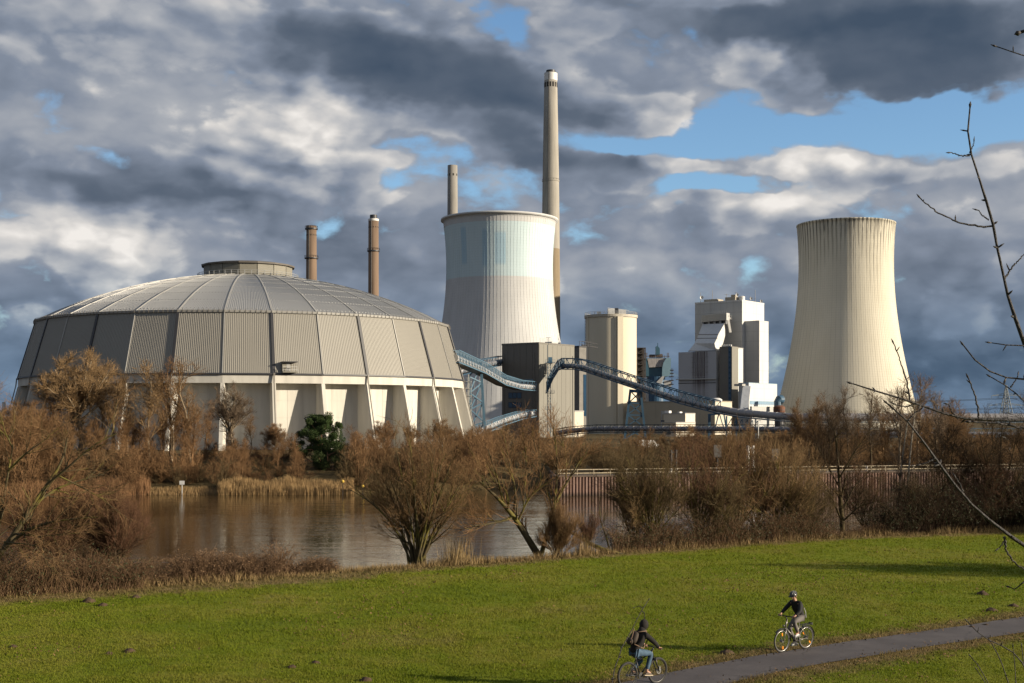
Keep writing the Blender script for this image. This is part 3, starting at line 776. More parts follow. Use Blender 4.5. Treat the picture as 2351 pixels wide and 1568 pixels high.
def stained_shell(t, b, c, g):
    z = t.sep(g)[2]
    rel = t.vm('SUBTRACT', g, (TRX, TRY, 0.0)); rx_, ry_, _ = t.sep(rel)
    ang = t.m('ARCTAN2', ry_, rx_)
    n = t.noise(t.vm('MULTIPLY', g, (1, 1, 0.3)), 0.10, 5.0, 0.6)
    col = t.ramp(n, [(0.3, (0.64, 0.595, 0.48)), (0.7, (0.72, 0.675, 0.56))])
    u = t.m('MULTIPLY', ang, 72 / (2 * math.pi))
    stripe = t.m('ABSOLUTE', t.m('SUBTRACT', t.m('FRACT', u), 0.5))
    seed = t.noise(t.comb(t.m('FLOOR', u), 3.1, 0.0), 1.7, 0.0)
    sd2 = t.noise(t.comb(ang, 0.0, 0.0), 2.1, 2.0)
    length = t.m('MULTIPLY', t.m('MULTIPLY', seed, sd2), 150.0)
    depthz = t.m('SUBTRACT', HR, z)
    fade = t.m('SUBTRACT', 1.0, t.m('DIVIDE', depthz, t.m('MAXIMUM', length, 2.0)), clamp=True)
    nn = t.noise(t.vm('MULTIPLY', g, (1.2, 1.2, 0.06)), 1.0, 4.0)
    core = t.m('MULTIPLY', t.mapr(stripe, 0.20, 0.36, 0.0, 1.0), t.mapr(nn, 0.30, 0.55))
    top = t.m('MULTIPLY', t.mapr(depthz, 0.0, 13.0, 1.0, 0.0), t.mapr(t.m('ADD', sd2, t.m('MULTIPLY', t.m('SUBTRACT', nn, 0.5), 0.5)), 0.40, 0.70))
    f = t.m('MAXIMUM', t.m('MULTIPLY', t.m('MULTIPLY', core, fade), 0.95), t.m('MULTIPLY', top, 0.7))
    col = t.mix(f, col, (0.075, 0.072, 0.068))
    thin = t.m('MULTIPLY', t.m('GREATER_THAN', stripe, 0.435), t.mapr(seed, 0.25, 0.65, 0.06, 0.42))
    col = t.mix(thin, col, (0.20, 0.18, 0.14))
    w = t.m('FRACT', t.m('MULTIPLY', z, 1 / 1.6)); line = t.m('LESS_THAN', w, 0.14)
    return t.mix(t.m('MULTIPLY', line, 0.16), col, (0.25, 0.23, 0.19))
ksc = TRY / F; HR = EYE + (960 - 519) * ksc
m_tr = mat('stained_tower_concrete', (.6, .6, .6), 0.88, var=0, spec=0.2, custom=stained_shell)
tower('cooling_tower', TRX, TRY, 106 * ksc, EYE + (960 - 607) * ksc, 0.118, HR, 0, m_tr, m_tr, 72, 'cream cooling tower with dark streaks below its rim, on the right', 0.22, 0.03)

# ------------------------------------------------------------------ chimneys
def chimney(u, v_top, y, prof, m, label, rings=(), cap=None, holes=None, ports=None):
    c = Vector(((u - UC) / F * y, y, 0)); s = y / F; H = EYE + (960 - v_top) * s
    t = thing('chimney', c, label, 'chimney', 'chimneys of the power station')
    pf = [(0, prof[-1])] if False else []
    pts = [(hw * s, EYE + (960 - v) * s) for v, hw in prof][::-1]
    pts = [(pts[0][0], 0.0)] + pts
    rt = pts[-1][0]
    b = MB(); b.lathe(pts + [(rt * 0.8, H), (rt * 0.78, H - 8)], 40, c); b.build('shaft', m, t, smooth=True)
    for v, rr, hh in rings:
        z = EYE + (960 - v) * s
        r = np.interp(z, [p[1] for p in pts], [p[0] for p in pts])
        b = MB(); b.lathe([(r - .1, z - hh), (r + rr, z - hh), (r + rr, z), (r - .1, z)], 32, c)
        ring = [c + Vector(((r + rr) * math.cos(2 * math.pi * k / 16), (r + rr) * math.sin(2 * math.pi * k / 16), z)) for k in range(16)]
        b.tube([p + Vector((0, 0, 1.1)) for p in ring], 0.08, 4, closed=True)
        for p in ring: b.bar(p, p + Vector((0, 0, 1.1)), 0.1)
        b.build('platform', m_dark if rr > .5 else m, t)
    if cap:
        v0, v1, mm = cap; z0, z1 = EYE + (960 - v1) * s, EYE + (960 - v0) * s
        r = np.interp((z0 + z1) / 2, [p[1] for p in pts], [p[0] for p in pts])
        b = MB(); b.lathe([(r + .02, z0), (r + .12, z0 + .1), (r + .12, z1), (r - .3, z1 + .15)], 40, c); b.build('cap_band', mm, t, smooth=False)
        b = MB(); b.lathe([(r * .72, z1 - 1), (r * .72, z1 + 2.2), (r * .6, z1 + 2.2), (r * .6, z1)], 24, c); b.build('flue', m_dark, t)
    if ports:
        v, n, w, h = ports; z = EYE + (960 - v) * s
        r = np.interp(z, [p[1] for p in pts], [p[0] for p in pts])
        for k in range(n):
            a = 2 * math.pi * (k + .3) / n
            bb = MB(); bb.box((r - .2, -w / 2, -h / 2), (r + .06, w / 2, h / 2))
            o = link('vent_slot', bb.mesh('vent_slot'), mat('slot_dark', (0.05, 0.045, 0.04), 0.9), t); o.matrix_local = rotz(a, (0, 0, z))
    # ladder
    b = MB(); a = -1.9
    for (r0, z0), (r1, z1) in zip(pts[:-1], pts[1:]):
        b.bar(c + Vector(((r0 + .2) * math.cos(a), (r0 + .2) * math.sin(a), z0)), c + Vector(((r1 + .2) * math.cos(a), (r1 + .2) * math.sin(a), z1)), 0.35, 0.3)
    b.build('ladder', mat('ladder_steel', (0.16, 0.15, 0.14), 0.6), t)
    return t
def stack_col(hi, lo, zsplit):
    def f(t, b, c, g):
        z = t.sep(g)[2]; n = t.noise(t.vm('MULTIPLY', g, (1, 1, 0.12)), 0.5, 5.0, 0.6)
        a = t.ramp(n, [(0.3, tuple(x * .82 for x in hi)), (0.7, tuple(x * 1.12 for x in hi))])
        l = t.ramp(n, [(0.3, tuple(x * .85 for x in lo)), (0.7, tuple(x * 1.1 for x in lo))])
        return t.mix(t.m('GREATER_THAN', z, zsplit), l, a)
    return f
m_c0 = mat('tall_stack_concrete', (.3, .28, .24), 0.9, var=0, spec=0.2, custom=stack_col((0.37, 0.345, 0.30), (0.27, 0.215, 0.145), 126.0))
m_c1 = mat('brown_stack', (.25, .17, .11), 0.9, var=0, spec=0.2, custom=stack_col((0.215, 0.150, 0.105), (0.235, 0.165, 0.115), 60.0))
m_c2 = mat('grey_stack', (.3, .28, .24), 0.9, var=0, spec=0.2, custom=stack_col((0.31, 0.29, 0.26), (0.31, 0.29, 0.26), 10.0))
m_white = mat('white_paint', (0.72, 0.71, 0.68), 0.6, var=0.05)
chimney(1264.5, 168, 919.0, [(168, 14.6), (300, 17), (400, 18.6), (500, 20.0), (660, 21.2), (800, 22.4)], m_c0, 'tallest chimney, with a white cap, rising behind the blue banded cooling tower', rings=((415, 0.3, 0.6),), cap=(169, 186, m_white), ports=(196, 14, 1.3, 3.4))
chimney(715, 519, 700.0, [(519, 11.6), (700, 12.6), (900, 13.4)], m_c1, 'left brown chimney with two ring platforms, behind the dome lantern', rings=((524, 0.7, 0.7), (592, 0.9, 0.5)), ports=(540, 16, 0.35, 0.8))
chimney(857.5, 503, 705.0, [(503, 11.6), (700, 12.2), (900, 13.0)], m_c1, 'brown chimney with a pale top, behind the right shoulder of the dome', rings=((575, 0.6, 0.7),), cap=(503, 508, m_white), ports=(522, 16, 0.3, 0.7))
chimney(1039, 380, 930.0, [(380, 11.3), (500, 11.9), (800, 13)], m_c2, 'grey chimney rising just left of the blue banded cooling tower rim', ports=(402, 8, 0.9, 1.6))

# ------------------------------------------------------------------ rectangular buildings on the plant's own grid
eL, eR = Vector((-.8, .6, 0)), Vector((.6, .8, 0))
nL, nR = Vector((-.6, -.8, 0)), Vector((.8, -.6, 0))
class Block:
    def __init__(s, u_l, u_c, u_r, v_top, y, z0=0.0):
        s.c = Vector(((u_c - UC) / F * y, y, 0)); s.z1 = EYE + (VH - v_top) / F * y; s.z0 = z0
        def solve(u, e):
            k = (u - UC) / F; return (k * s.c.y - s.c.x) / (e.x - k * e.y)
        s.a, s.b = max(.5, solve(u_l, eL)), max(.5, solve(u_r, eR))
    def pt(s, a, b, z, out=0.0, n=None):
        p = s.c + eL * a + eR * b; p = Vector((p.x, p.y, z))
        return p + (n * out if n is not None else Vector((0, 0, 0)))
    def solid(s, mb, grow=0.0, z0=None, z1=None):
        o = s.pt(-grow, -grow, s.z0 if z0 is None else z0)
        return mb.obox(o, eR * (s.b + 2 * grow), eL * (s.a + 2 * grow), Vector((0, 0, (s.z1 if z1 is None else z1) - (s.z0 if z0 is None else z0))))
    def left(s, mb, a0, a1, z0, z1, out=0.05, th=0.15):   # slab on the left (shaded) face
        return mb.obox(s.pt(a0, 0, z0) + nL * (out - th), eL * (a1 - a0), nL * th, Vector((0, 0, z1 - z0)))
    def right(s, mb, b0, b1, z0, z1, out=0.05, th=0.15):
        return mb.obox(s.pt(0, b0, z0) + nR * (out - th), eR * (b1 - b0), nR * th, Vector((0, 0, z1 - z0)))
    def parapet(s, mb, h=0.5, w=0.12): return s.solid(mb, w, s.z1 - h, s.z1 + 0.25)
    def panels(s, parent, m, side, n, rows, gap=0.06, name='facade_panel', out=0.08, z0=None):
        z0 = s.z0 if z0 is None else z0
        L = s.a if side == 'L' else s.b
        w = L / n; h = (s.z1 - 0.5 - z0) / rows
        mb = MB(); e, nn = (eL, nL) if side == 'L' else (eR, nR)
        mb.obox(e * (gap / 2), e * (w - gap), nn * out, Vector((0, 0, h - gap)))
        me = mb.mesh(name)
        for i in range(n):
            for j in range(rows):
                p = s.pt(w * i, 0, z0 + h * j) if side == 'L' else s.pt(0, w * i, z0 + h * j)
                link(name, me, m, parent, Matrix.Translation(p - ORIGIN[parent.name]))
def zat(v, y): return EYE + (VH - v) / F * y

m_tan = mat('tan_sunlit_cladding', (0.215, 0.205, 0.175), 0.6, var=0.06, vscale=0.15, vstretch=(1, 1, .3))  # paler tone for the sunlit sides of the brown buildings
m_brown = mat('brown_shaded_cladding', (0.165, 0.150, 0.128), 0.6, var=0.05, vscale=0.15)  # darker tone for the shaded sides of the same buildings
def sheeted(amount):
    def f(t, b, c, g):          # sheet courses and faint run-off marks
        z = t.sep(g)[2]; d = t.vm('DOT_PRODUCT', g, (.6, .8, 0), 1); e = t.vm('DOT_PRODUCT', g, (-.8, .6, 0), 1)
        h = t.m('LESS_THAN', t.m('FRACT', t.m('MULTIPLY', z, 1 / 6.0)), .05)
        st = t.noise(t.comb(t.m('MULTIPLY', d, .5), t.m('MULTIPLY', e, .5), t.m('MULTIPLY', z, .015)), 1.0, 4.0, .65)
        c2 = t.mix(t.m('MULTIPLY', t.mapr(st, .45, .75), amount), c, (.27, .25, .22))
        return t.mix(t.m('MULTIPLY', h, amount * .8), c2, (.22, .21, .20))
    return f
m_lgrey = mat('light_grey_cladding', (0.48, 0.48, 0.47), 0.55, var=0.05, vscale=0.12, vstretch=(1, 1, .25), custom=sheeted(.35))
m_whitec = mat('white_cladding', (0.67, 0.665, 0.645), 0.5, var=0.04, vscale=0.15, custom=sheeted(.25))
m_cream = mat('cream_plaster', (0.62, 0.56, 0.45), 0.8, var=0.06, vscale=0.3)
m_glass = mat('window_glass', (0.02, 0.05, 0.09), 0.12, var=0.1, spec=0.6)
m_bglass = mat('blue_panel', (0.025, 0.075, 0.14), 0.3, var=0.1, spec=0.5)

# transfer building: shaded left side coloured dark brown, sunlit right side paler tan
B = Block(1152.6, 1237, 1318, 787, 470.0)
tb = thing('transfer_building', B.c, 'boxy conveyor building, coloured dark brown on its shaded side and tan on its sunlit side, between the coal dome and the silo', 'building')
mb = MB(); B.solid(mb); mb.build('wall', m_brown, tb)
mb = MB(); mb.obox(B.pt(0, .02, 0) , eR * (B.b - .04), nR * 0.10, Vector((0, 0, B.z1 - .1))); mb.build('paler_sunlit_side', m_tan, tb)
mb = MB(); B.parapet(mb, 0.4, 0.14); mb.build('parapet', mat('parapet_grey', (0.16, 0.15, 0.13), 0.6), tb)
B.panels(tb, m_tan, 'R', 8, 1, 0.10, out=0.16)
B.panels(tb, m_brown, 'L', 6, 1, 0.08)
for (v0, v1) in ((901, 915), (923, 936.5)):
    y = 477; a0, a1 = 13.6, 7.6
    f = MB(); B.left(f, a1, a0, zat(v1, y), zat(v0, y), 0.16, 0.14); fr = f.build('window', m_dark, tb)
    for q in range(3):
        g = MB(); w = (a0 - a1) / 3; B.left(g, a1 + w * q + .15, a1 + w * (q + 1) - .15, zat(v1, y) + .2, zat(v0, y) - .2, 0.20, 0.08)
        g.build('pane', m_bglass if q != 1 else m_glass, fr)
for pa, pb_ in ((B.pt(1.8, 0, 0.2, .25, nL), B.pt(1.8, 0, B.z1 - 3.5, .25, nL)), (B.pt(15.6, 0, 0.2, .25, nL), B.pt(15.6, 0, B.z1 - 3.5, .25, nL)), (B.pt(0, B.b - 1.2, 0.2, .3, nR), B.pt(0, B.b - 1.2, B.z1 - 4, .3, nR))):
    mb = MB(); mb.tube([pa, pb_], .10, 6); mb.build('downpipe', m_pipegrey, tb)
mb = MB()
for i in range(9):
    p = B.pt(0.3, 1.5 + i * .9, B.z1 + .2); mb.bar(p, p + Vector((0, 0, 1.6)), .08)
mb.bar(B.pt(.3, 1.5, B.z1 + 1.8), B.pt(.3, 8.7, B.z1 + 1.8), .08); mb.obox(B.pt(1, 9.5, B.z1), eR * 4, eL * 3, Vector((0, 0, .9))); mb.build('roof_railing', m_rail, tb)
# lean-to at its right
B2 = Block(1312, 1319, 1340, 944, 492.0)
t = thing('annex_building', B2.c, 'small low cream annex against the right side of the tan conveyor building', 'building')
mb = MB(); B2.solid(mb); mb.build('wall', m_cream, t)
mb = MB(); B2.parapet(mb, .3); mb.build('roof_edge', m_seam, t)
mb = MB(); B2.right(mb, 1.5, 2.6, 0.1, 2.3, .06); mb.build('door', m_dark, t)
# dark service tower behind, between the building and the silo
B3 = Block(1300, 1330, 1346, 795, 560.0)
t = thing('service_tower', B3.c, 'narrow dark service tower between the tan conveyor building and the silo', 'tower')
mb = MB(); B3.solid(mb); mb.build('wall', mat('service_grey', (0.17, 0.16, 0.145), .7), t)
mb = MB(); B3.right(mb, 3.0, 5.2, 8, B3.z1 - 12, .12); mb.build('window_strip', m_glass, t)
mb = MB(); B3.parapet(mb, .4); mb.build('roof_edge', m_dark, t)
mb = MB()
for i in range(5):
    p = B3.pt(0, i * 2.0, B3.z1); mb.bar(p, p + Vector((0, 0, 2.2)), .15)
mb.bar(B3.pt(0, 0, B3.z1 + 2.2), B3.pt(0, 9, B3.z1 + 2.2), .15); mb.bar(B3.pt(0, 0, B3.z1 + 1.1), B3.pt(0, 9, B3.z1 + 1.1), .12)
p = B3.pt(0, 2, B3.z1); q = Vector((p.x + 8, p.y + 20, p.z)); mb.bar(p + Vector((0, 0, 2.2)), q + Vector((0, 0, 2.2)), .25); mb.bar(p + Vector((0, 0, .6)), q + Vector((0, 0, .6)), .5)
mb.build('roof_gantry', m_dark, t)

# silo
sy = 600.0; sc = Vector(((1402.7 - UC) / F * sy, sy, 0)); sr = 58.5 * sy / F; sz = zat(727, sy - 6)
t = thing('silo', sc, 'tall cream cylindrical silo with equipment and railings on its flat top', 'silo')
mb = MB(); mb.lathe([(sr, 0), (sr, sz)], 96, sc); mb.build('silo_wall', mat('silo_cream', (0.68, 0.61, 0.47), .7, var=.05, vscale=.2, vstretch=(1, 1, .2)), t, smooth=True)
mb = MB(); mb.lathe([(sr - .4, sz - .1), (sr + .5, sz - .3), (sr + .55, sz + .9), (sr - .2, sz + .95), (.01, sz + .7)], 64, sc); mb.build('rim', mat('silo_rim', (.5, .46, .38), .7), t)
ang = math.atan2(-1, 0.18)
for name, a0, w, out, mm in (('pilaster', -1.30, 2.6, 0.9, 'silo_cream'), ('corner_strip', -1.48, 0.7, 0.25, 'silo_cream'), ('corner_strip', -2.72, 0.7, .25, 'silo_cream')):
    mb = MB(); d = Vector((math.cos(a0), math.sin(a0), 0)); e = Vector((-d.y, d.x, 0))
    mb.obox(sc + d * (sr - .6) - e * w / 2, d * (out + .6), e * w, Vector((0, 0, sz - .35))); mb.build(name, MATS[mm], t)
mb = MB()
ring = [sc + Vector(((sr + .3) * math.cos(2 * math.pi * k / 40), (sr + .3) * math.sin(2 * math.pi * k / 40), sz + .9)) for k in range(40)]
for h in (.6, 1.2): mb.tube([p + Vector((0, 0, h)) for p in ring], .07, 4, closed=True)
for p in ring: mb.bar(p, p + Vector((0, 0, 1.25)), .1)
mb.build('railing', m_rail, t)
mb = MB(); mb.box((sc.x - 6.6, sc.y - 4, sz + .7), (sc.x - 4.8, sc.y - 2, sz + 2.4)); mb.box((sc.x - 1.8, sc.y - 7, sz + .7), (sc.x + 1.2, sc.y - 2, sz + 3.6)); mb.box((sc.x + 3.0, sc.y - 6, sz + .7), (sc.x + 6.4, sc.y - 2, sz + 3.2))
mb.build('roof_equipment', m_white, t)
mb = MB(); mb.box((sc.x + 1.3, sc.y - 6.5, sz + .7), (sc.x + 2.9, sc.y - 3, sz + 3.9)); mb.tube([(sc.x - 7.5, sc.y, sz), (sc.x - 7.5, sc.y, sz + 2.8)], .08, 5); mb.build('roof_hatch', m_dark, t)
mb = MB(); mb.bar((sc.x - 2, sc.y - 7.4, sz + 3.9), (sc.x + 8, sc.y - 4, sz + 3.0), .12); mb.bar((sc.x - 2, sc.y - 7.4, sz + 2.6), (sc.x - 2, sc.y - 7.4, sz + 4.0), .12); mb.build('handrail', m_rail, t)
mb = MB()
for h in np.arange(2, sz, 1.5): mb.box((sc.x - sr - .35, sc.y - 1.2, h), (sc.x - sr + .1, sc.y - .6, h + .12))
mb.bar((sc.x - sr - .3, sc.y - 1.2, 0), (sc.x - sr - .3, sc.y - 1.2, sz + 1.5), .1); mb.bar((sc.x - sr - .3, sc.y - .6, 0), (sc.x - sr - .3, sc.y - .6, sz + 1.5), .1); mb.build('ladder', m_dark, t)

# boiler house
BH = Block(1595.7, 1703.4, 1754, 689, 800.0)
bh = thing('boiler_house', BH.c, 'tallest light grey boiler house block with antennas on its roof', 'building')
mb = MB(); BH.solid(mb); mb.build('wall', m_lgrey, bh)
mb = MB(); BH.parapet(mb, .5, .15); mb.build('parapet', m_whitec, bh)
mb = MB(); mb.obox(BH.pt(0, .05, 0), eR * (BH.b - .1), nR * .12, Vector((0, 0, BH.z1 - .2))); mb.build('paler_sunlit_side', m_whitec, bh)  # sunlight put into the colour: white slab over the grey wall
def rooftop(n, a, b, w, d, h, m): 
    mb = MB(); mb.obox(BH.pt(a, b, BH.z1 + .1), eR * d, eL * w, Vector((0, 0, h))); mb.build(n, m, bh)
m_beige = mat('beige_equipment', (0.42, 0.37, 0.29), .7)
rooftop('roof_unit', 18, 2, 9, 8, 1.8, m_beige); rooftop('roof_unit', 5, 1, 7, 8, 2.3, m_beige); rooftop('roof_unit', 6.5, 4, 3, 3, 4.0, m_beige); rooftop('roof_unit', 27, 6, 2.4, 4, 2.2, mat('dark_equipment', (.12, .11, .1), .7))
mb = MB(); p = BH.pt(2.6, 5, BH.z1); mb.lathe([(1.9, 0), (1.9, 2.6), (1.2, 3.0), (.01, 3.1)], 20, p); mb.build('roof_tank', m_white, bh)
def mast(a, b, h, arms=(), dish=None):
    p = BH.pt(a, b, BH.z1); mb = MB(); mb.tube([p, p + Vector((0, 0, h))], .16, 6)
    for z, l in arms: mb.bar(p + Vector((-l, 0, z)), p + Vector((l, 0, z)), .14); 
    o = mb.build('antenna_mast', mat('antenna_grey', (.25, .25, .26), .6), bh)
    if dish:
        z, r = dish; d = MB(); q = p + Vector((.6, -.5, z))
        d.lathe([(.01, 0), (r * .6, .12), (r, .5)], 16); d.v = [(q.x + x, q.y - zz2, q.z + y2) for x, y2, zz2 in d.v]
        d.build('dish', m_white, bh)
mast(30.2, 3, 6.6, ((2.5, .9),), (3.4, 1.1)); mast(24.5, 8, 8.2, ((2.5, 1.0), (5, .5))); mast(11.5, 2, 4.6, ((4.2, 1.4),)); mast(5.0, 2, 5.4, ((5.0, .9),), (3.6, .9)); mast(.5, 12, 3.4, ((1.6, .7),), (1.8, .8)); mast(.5, 19, 7.8, ((2.5, .6),)); mast(.5, 26, 2.4, (), (1.2, .8))
# side block on its right flank
BS = Block(1710.6, 1743, 1764, 736.4, 797.0, 0)
t = thing('lift_shaft_block', BS.c, 'narrow white tower block leaning on the right flank of the tall boiler house', 'building')
mb = MB(); BS.solid(mb); mb.build('wall', m_lgrey, t)
mb = MB(); mb.obox(BS.pt(0, .05, 0), eR * (BS.b - .1), nR * .12, Vector((0, 0, BS.z1 - .2))); mb.build('paler_sunlit_side', m_whitec, t)  # sunlit flank coloured whiter than the shaded wall
mb = MB(); BS.parapet(mb, .4); mb.build('parapet', m_whitec, t)
# filter house with sloping duct
BF = Block(1557.7, 1643.6, 1654, 806, 770.0)
t = thing('filter_house', BF.c, 'grey filter house with dark rusty streaks, in front of the tall boiler house', 'building')
def streaked(tt, b, c, g):
    d = tt.vm('DOT_PRODUCT', g, (-.8, .6, 0), 1); d = tt.m('SUBTRACT', d, BF.c.dot(eL)); z = tt.sep(g)[2]
    cen = BF.a * 0.42
    n = tt.noise(tt.comb(d, 0.0, tt.m('MULTIPLY', z, .02)), 1.1, 4.0, .7)
    m1 = tt.mapr(tt.m('ABSOLUTE', tt.m('SUBTRACT', d, cen)), BF.a * .12, BF.a * .27, 1.0, 0.0)
    zz2 = tt.m('MULTIPLY', tt.mapr(z, 22.0, 30.0, .45, 1.0), 1.0)
    f = tt.m('MULTIPLY', tt.m('MULTIPLY', m1, zz2), tt.mapr(n, .34, .58, .15, .92))
    return tt.mix(f, c, (0.085, 0.060, 0.055))
m_filt = mat('filter_grey', (0.44, 0.44, 0.46), .6, var=.05, vscale=.15, custom=streaked)
mb = MB(); BF.solid(mb); mb.build('wall', m_filt, t)
mb = MB(); mb.obox(BF.pt(0, .05, 0), eR * (BF.b - .1), nR * .12, Vector((0, 0, BF.z1 - .2))); mb.build('paler_sunlit_side', m_whitec, t)  # white slab brightens the side turned to the sun
y = 775; mb = MB(); BF.left(mb, -1.0, BF.a + 1.0, zat(871, y), zat(869, y), 1.4, 1.4)
for q in np.linspace(0, BF.a, 14): mb.bar(BF.pt(q, 0, zat(869, y), 1.35, nL), BF.pt(q, 0, zat(865, y), 1.35, nL), .09)
mb.bar(BF.pt(-.8, 0, zat(865, y), 1.35, nL), BF.pt(BF.a + .8, 0, zat(865, y), 1.35, nL), .09); mb.build('walkway', m_rail, t)
mb = MB(); BF.left(mb, -.1, BF.a + .1, zat(880, y), zat(878.4, y), .10, .14); mb.build('dark_band', m_dark, t)
for q in (.33, .42, .52, .62):
    mb = MB(); mb.bar(BF.pt(BF.a * q, 0, zat(866, y), .15, nL), BF.pt(BF.a * q, 0, BF.z1 - .3, .15, nL), .18); mb.build('rib_strip', m_seam, t)
for z in (zat(820, y), zat(832, y), zat(843, y), zat(855, y)):
    mb = MB(); BF.left(mb, BF.a * .2, BF.a * .64, z, z + .22, .07, .1); mb.build('joint_strip', mat('joint_grey', (.2, .19, .19), .7), t)
# sloping duct; its sunlit right side is coloured paler than the front
du = thing('flue_duct', BF.pt(0, 0, BF.z1), 'sloping grey flue duct climbing from the filter house roof to the boiler house', 'duct')
def Q(x, yv, dpt): return P(1492.5 + x / 4.552, 631.4 + yv / 4.552, dpt)
rt_ = [(688, 792, 770), (674, 714, 769), (700, 660, 774), (712, 622, 777), (778, 506, 790)]
lf_ = [(400, 796, 792), (466, 712, 794), (490, 662, 799), (507, 622, 801), (548, 514, 813)]
bk = [(750, 750, 787), (752, 745, 787), (770, 690, 792), (784, 632, 795), (783, 505, 799)]
mb = MB()
n = len(rt_); pts = [Q(*p) for p in rt_] + [Q(*p) for p in lf_] + [Q(*p) for p in bk]
fc = [(i, i + 1, n + i + 1, n + i) for i in range(n - 1)]
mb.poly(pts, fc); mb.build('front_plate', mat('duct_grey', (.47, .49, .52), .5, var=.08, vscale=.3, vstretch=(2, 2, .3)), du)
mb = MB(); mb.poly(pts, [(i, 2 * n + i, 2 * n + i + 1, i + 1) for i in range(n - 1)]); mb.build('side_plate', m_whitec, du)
mb = MB()
for i in (2, 3): mb.bar(pts[i] + Vector((0, -.1, 0)), pts[n + i] + Vector((0, -.1, 0)), .5)
mb.bar(pts[0] + Vector((0, -.1, 0)), pts[n] + Vector((0, -.1, 0)), .5); mb.build('stiffener', mat('duct_joint', (.16, .17, .19), .6), du)
# louvred house above the duct, on legs
lh = thing('louvre_house', Q(660, 480, 800), 'louvred grey fan house on short legs at the top of the sloping duct', 'fan house')
o = Q(800, 470, 795); w_ = (Q(540, 470, 795 + 18) - o); w_.z = 0; h_ = Vector((0, 0, (470 - 395) / 4.552 * 795 / F))
mb = MB(); mb.obox(o, w_, eR * 4, h_); mb.build('housing', m_lgrey, lh)
for q in range(6):
    mb = MB(); mb.obox(o + nL * .35 + h_ * (q / 6 + .03), w_, nL * -.36, h_ * .10); mb.build('louvre', m_seam, lh)
for q in (.03, .27, .5, .73, .97):
    mb = MB(); mb.bar(o + w_ * q + eR * .8, o + w_ * q + eR * .8 - Vector((0, 0, 2.4)), 1.1); mb.build('leg', m_lgrey, lh)
mb = MB(); mb.bar(o + Vector((0, 0, 0)) + eR * 2, Q(838, 600, 797), 1.0, 1.4); mb.bar(o + h_ * .6 + eR * 2, Q(850, 470, 803), .5); mb.bar(Q(850, 470, 803), Q(845, 420, 800), .4); mb.build('brace', m_lgrey, lh)
mb = MB()
for q in np.linspace(0, 1, 13): mb.bar(o + h_ + w_ * q, o + h_ + w_ * q + Vector((0, 0, 1.6)), .1)
for z in (.8, 1.6): mb.bar(o + h_ + Vector((0, 0, z)), o + h_ + w_ + Vector((0, 0, z)), .1)
mb.build('railing', m_rail, lh)
mb = MB(); mb.obox(o + w_ * .02 - Vector((0, 0, 2.4)) + eR * 1.5, w_ * .96, eR * 2, Vector((0, 0, 2.3))); mb.build('inlet', m_dark, lh)
# stair tower: shaded left coloured dark, sunlit right paler tan, blue glazed strip
BT = Block(1652, 1680, 1694.6, 795, 764.0)
t = thing('stair_tower', BT.c, 'dark brown stair tower with a blue glazed strip, right of the filter house', 'building')
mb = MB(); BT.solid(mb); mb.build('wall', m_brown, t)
mb = MB(); mb.obox(BT.pt(0, .05, 0), eR * (BT.b - .1), nR * .12, Vector((0, 0, BT.z1 - .1))); mb.build('paler_sunlit_side', m_tan, t)
mb = MB(); BT.left(mb, .3, 2.2, 2, BT.z1 - .3, .07, .12); gs = mb.build('window_strip', m_bglass, t)
for i in range(15):
    z = 3 + (BT.z1 - 4) * i / 15; g = MB(); BT.left(g, .5, 2.0, z, z + 1.3, .10, .06); g.build('pane', m_glass, gs)
mb = MB()
for i in range(5): p = BT.pt(1 + i * 1.4, 1, BT.z1); mb.lathe([(.5, 0), (.5, 1.0), (.01, 1.2)], 10, p)
mb.build('roof_vent', m_white, t)
BW = Block(1690, 1695, 1706, 799, 778.0)
t = thing('link_block', BW.c, 'slim white block between the stair tower and the boiler house', 'building')
mb = MB(); BW.solid(mb); mb.build('wall', m_whitec, t); mb = MB(); BW.parapet(mb, .3); mb.build('parapet', m_lgrey, t)
# white hall
BC = Block(1696, 1718.8, 1783.6, 879.2, 742.0)
t = thing('white_hall', BC.c, 'low bright white hall with a blue stripe, left of the streaked cooling tower', 'building')
mb = MB(); BC.solid(mb); mb.build('wall', m_lgrey, t)
mb = MB(); mb.obox(BC.pt(0, .05, 0), eR * (BC.b - .1), nR * .12, Vector((0, 0, BC.z1 - .2))); mb.build('paler_sunlit_side', m_whitec, t)  # sunlit long side coloured white, shaded wall left grey
mb = MB(); BC.right(mb, 1, BC.b - .5, zat(929, 750), zat(920.5, 750), .20, .1); mb.build('blue_stripe', mat('stripe_blue', (.22, .33, .44), .5), t)
mb = MB(); BC.parapet(mb, .4); mb.build('parapet', mat('edge_blue', (.35, .47, .55), .5), t)
BL = Block(1722, 1726, 1776, 934, 730.0)
t = thing('low_shed', BL.c, 'low grey shed in front of the white hall', 'shed')
mb = MB(); BL.solid(mb); mb.build('wall', m_lgrey, t)
mb = MB(); BL.parapet(mb, .3)
for i in range(12): p = BL.pt(.3, i * BL.b / 11, BL.z1); mb.bar(p, p + Vector((0, 0, 1.4)), .1)
mb.build('roof_edge', m_rail, t)
t = thing('inclined_chute', P(1710, 948, 735), 'grey inclined chute standing in front of the white hall', 'chute')
mb = MB(); mb.bar(P(1706, 948, 735), P(1713, 887, 738), 4.4, 4.0, up=(0, 1, 0)); mb.build('chute_tube', mat('chute_grey', (.42, .45, .5), .5), t)
mb = MB(); mb.bar(P(1718, 940, 735), P(1719, 892, 738), .6); mb.obox(P(1704, 886, 733), eR * 4, eL * 5, Vector((0, 0, 1.2))); mb.build('chute_frame', m_seam, t)
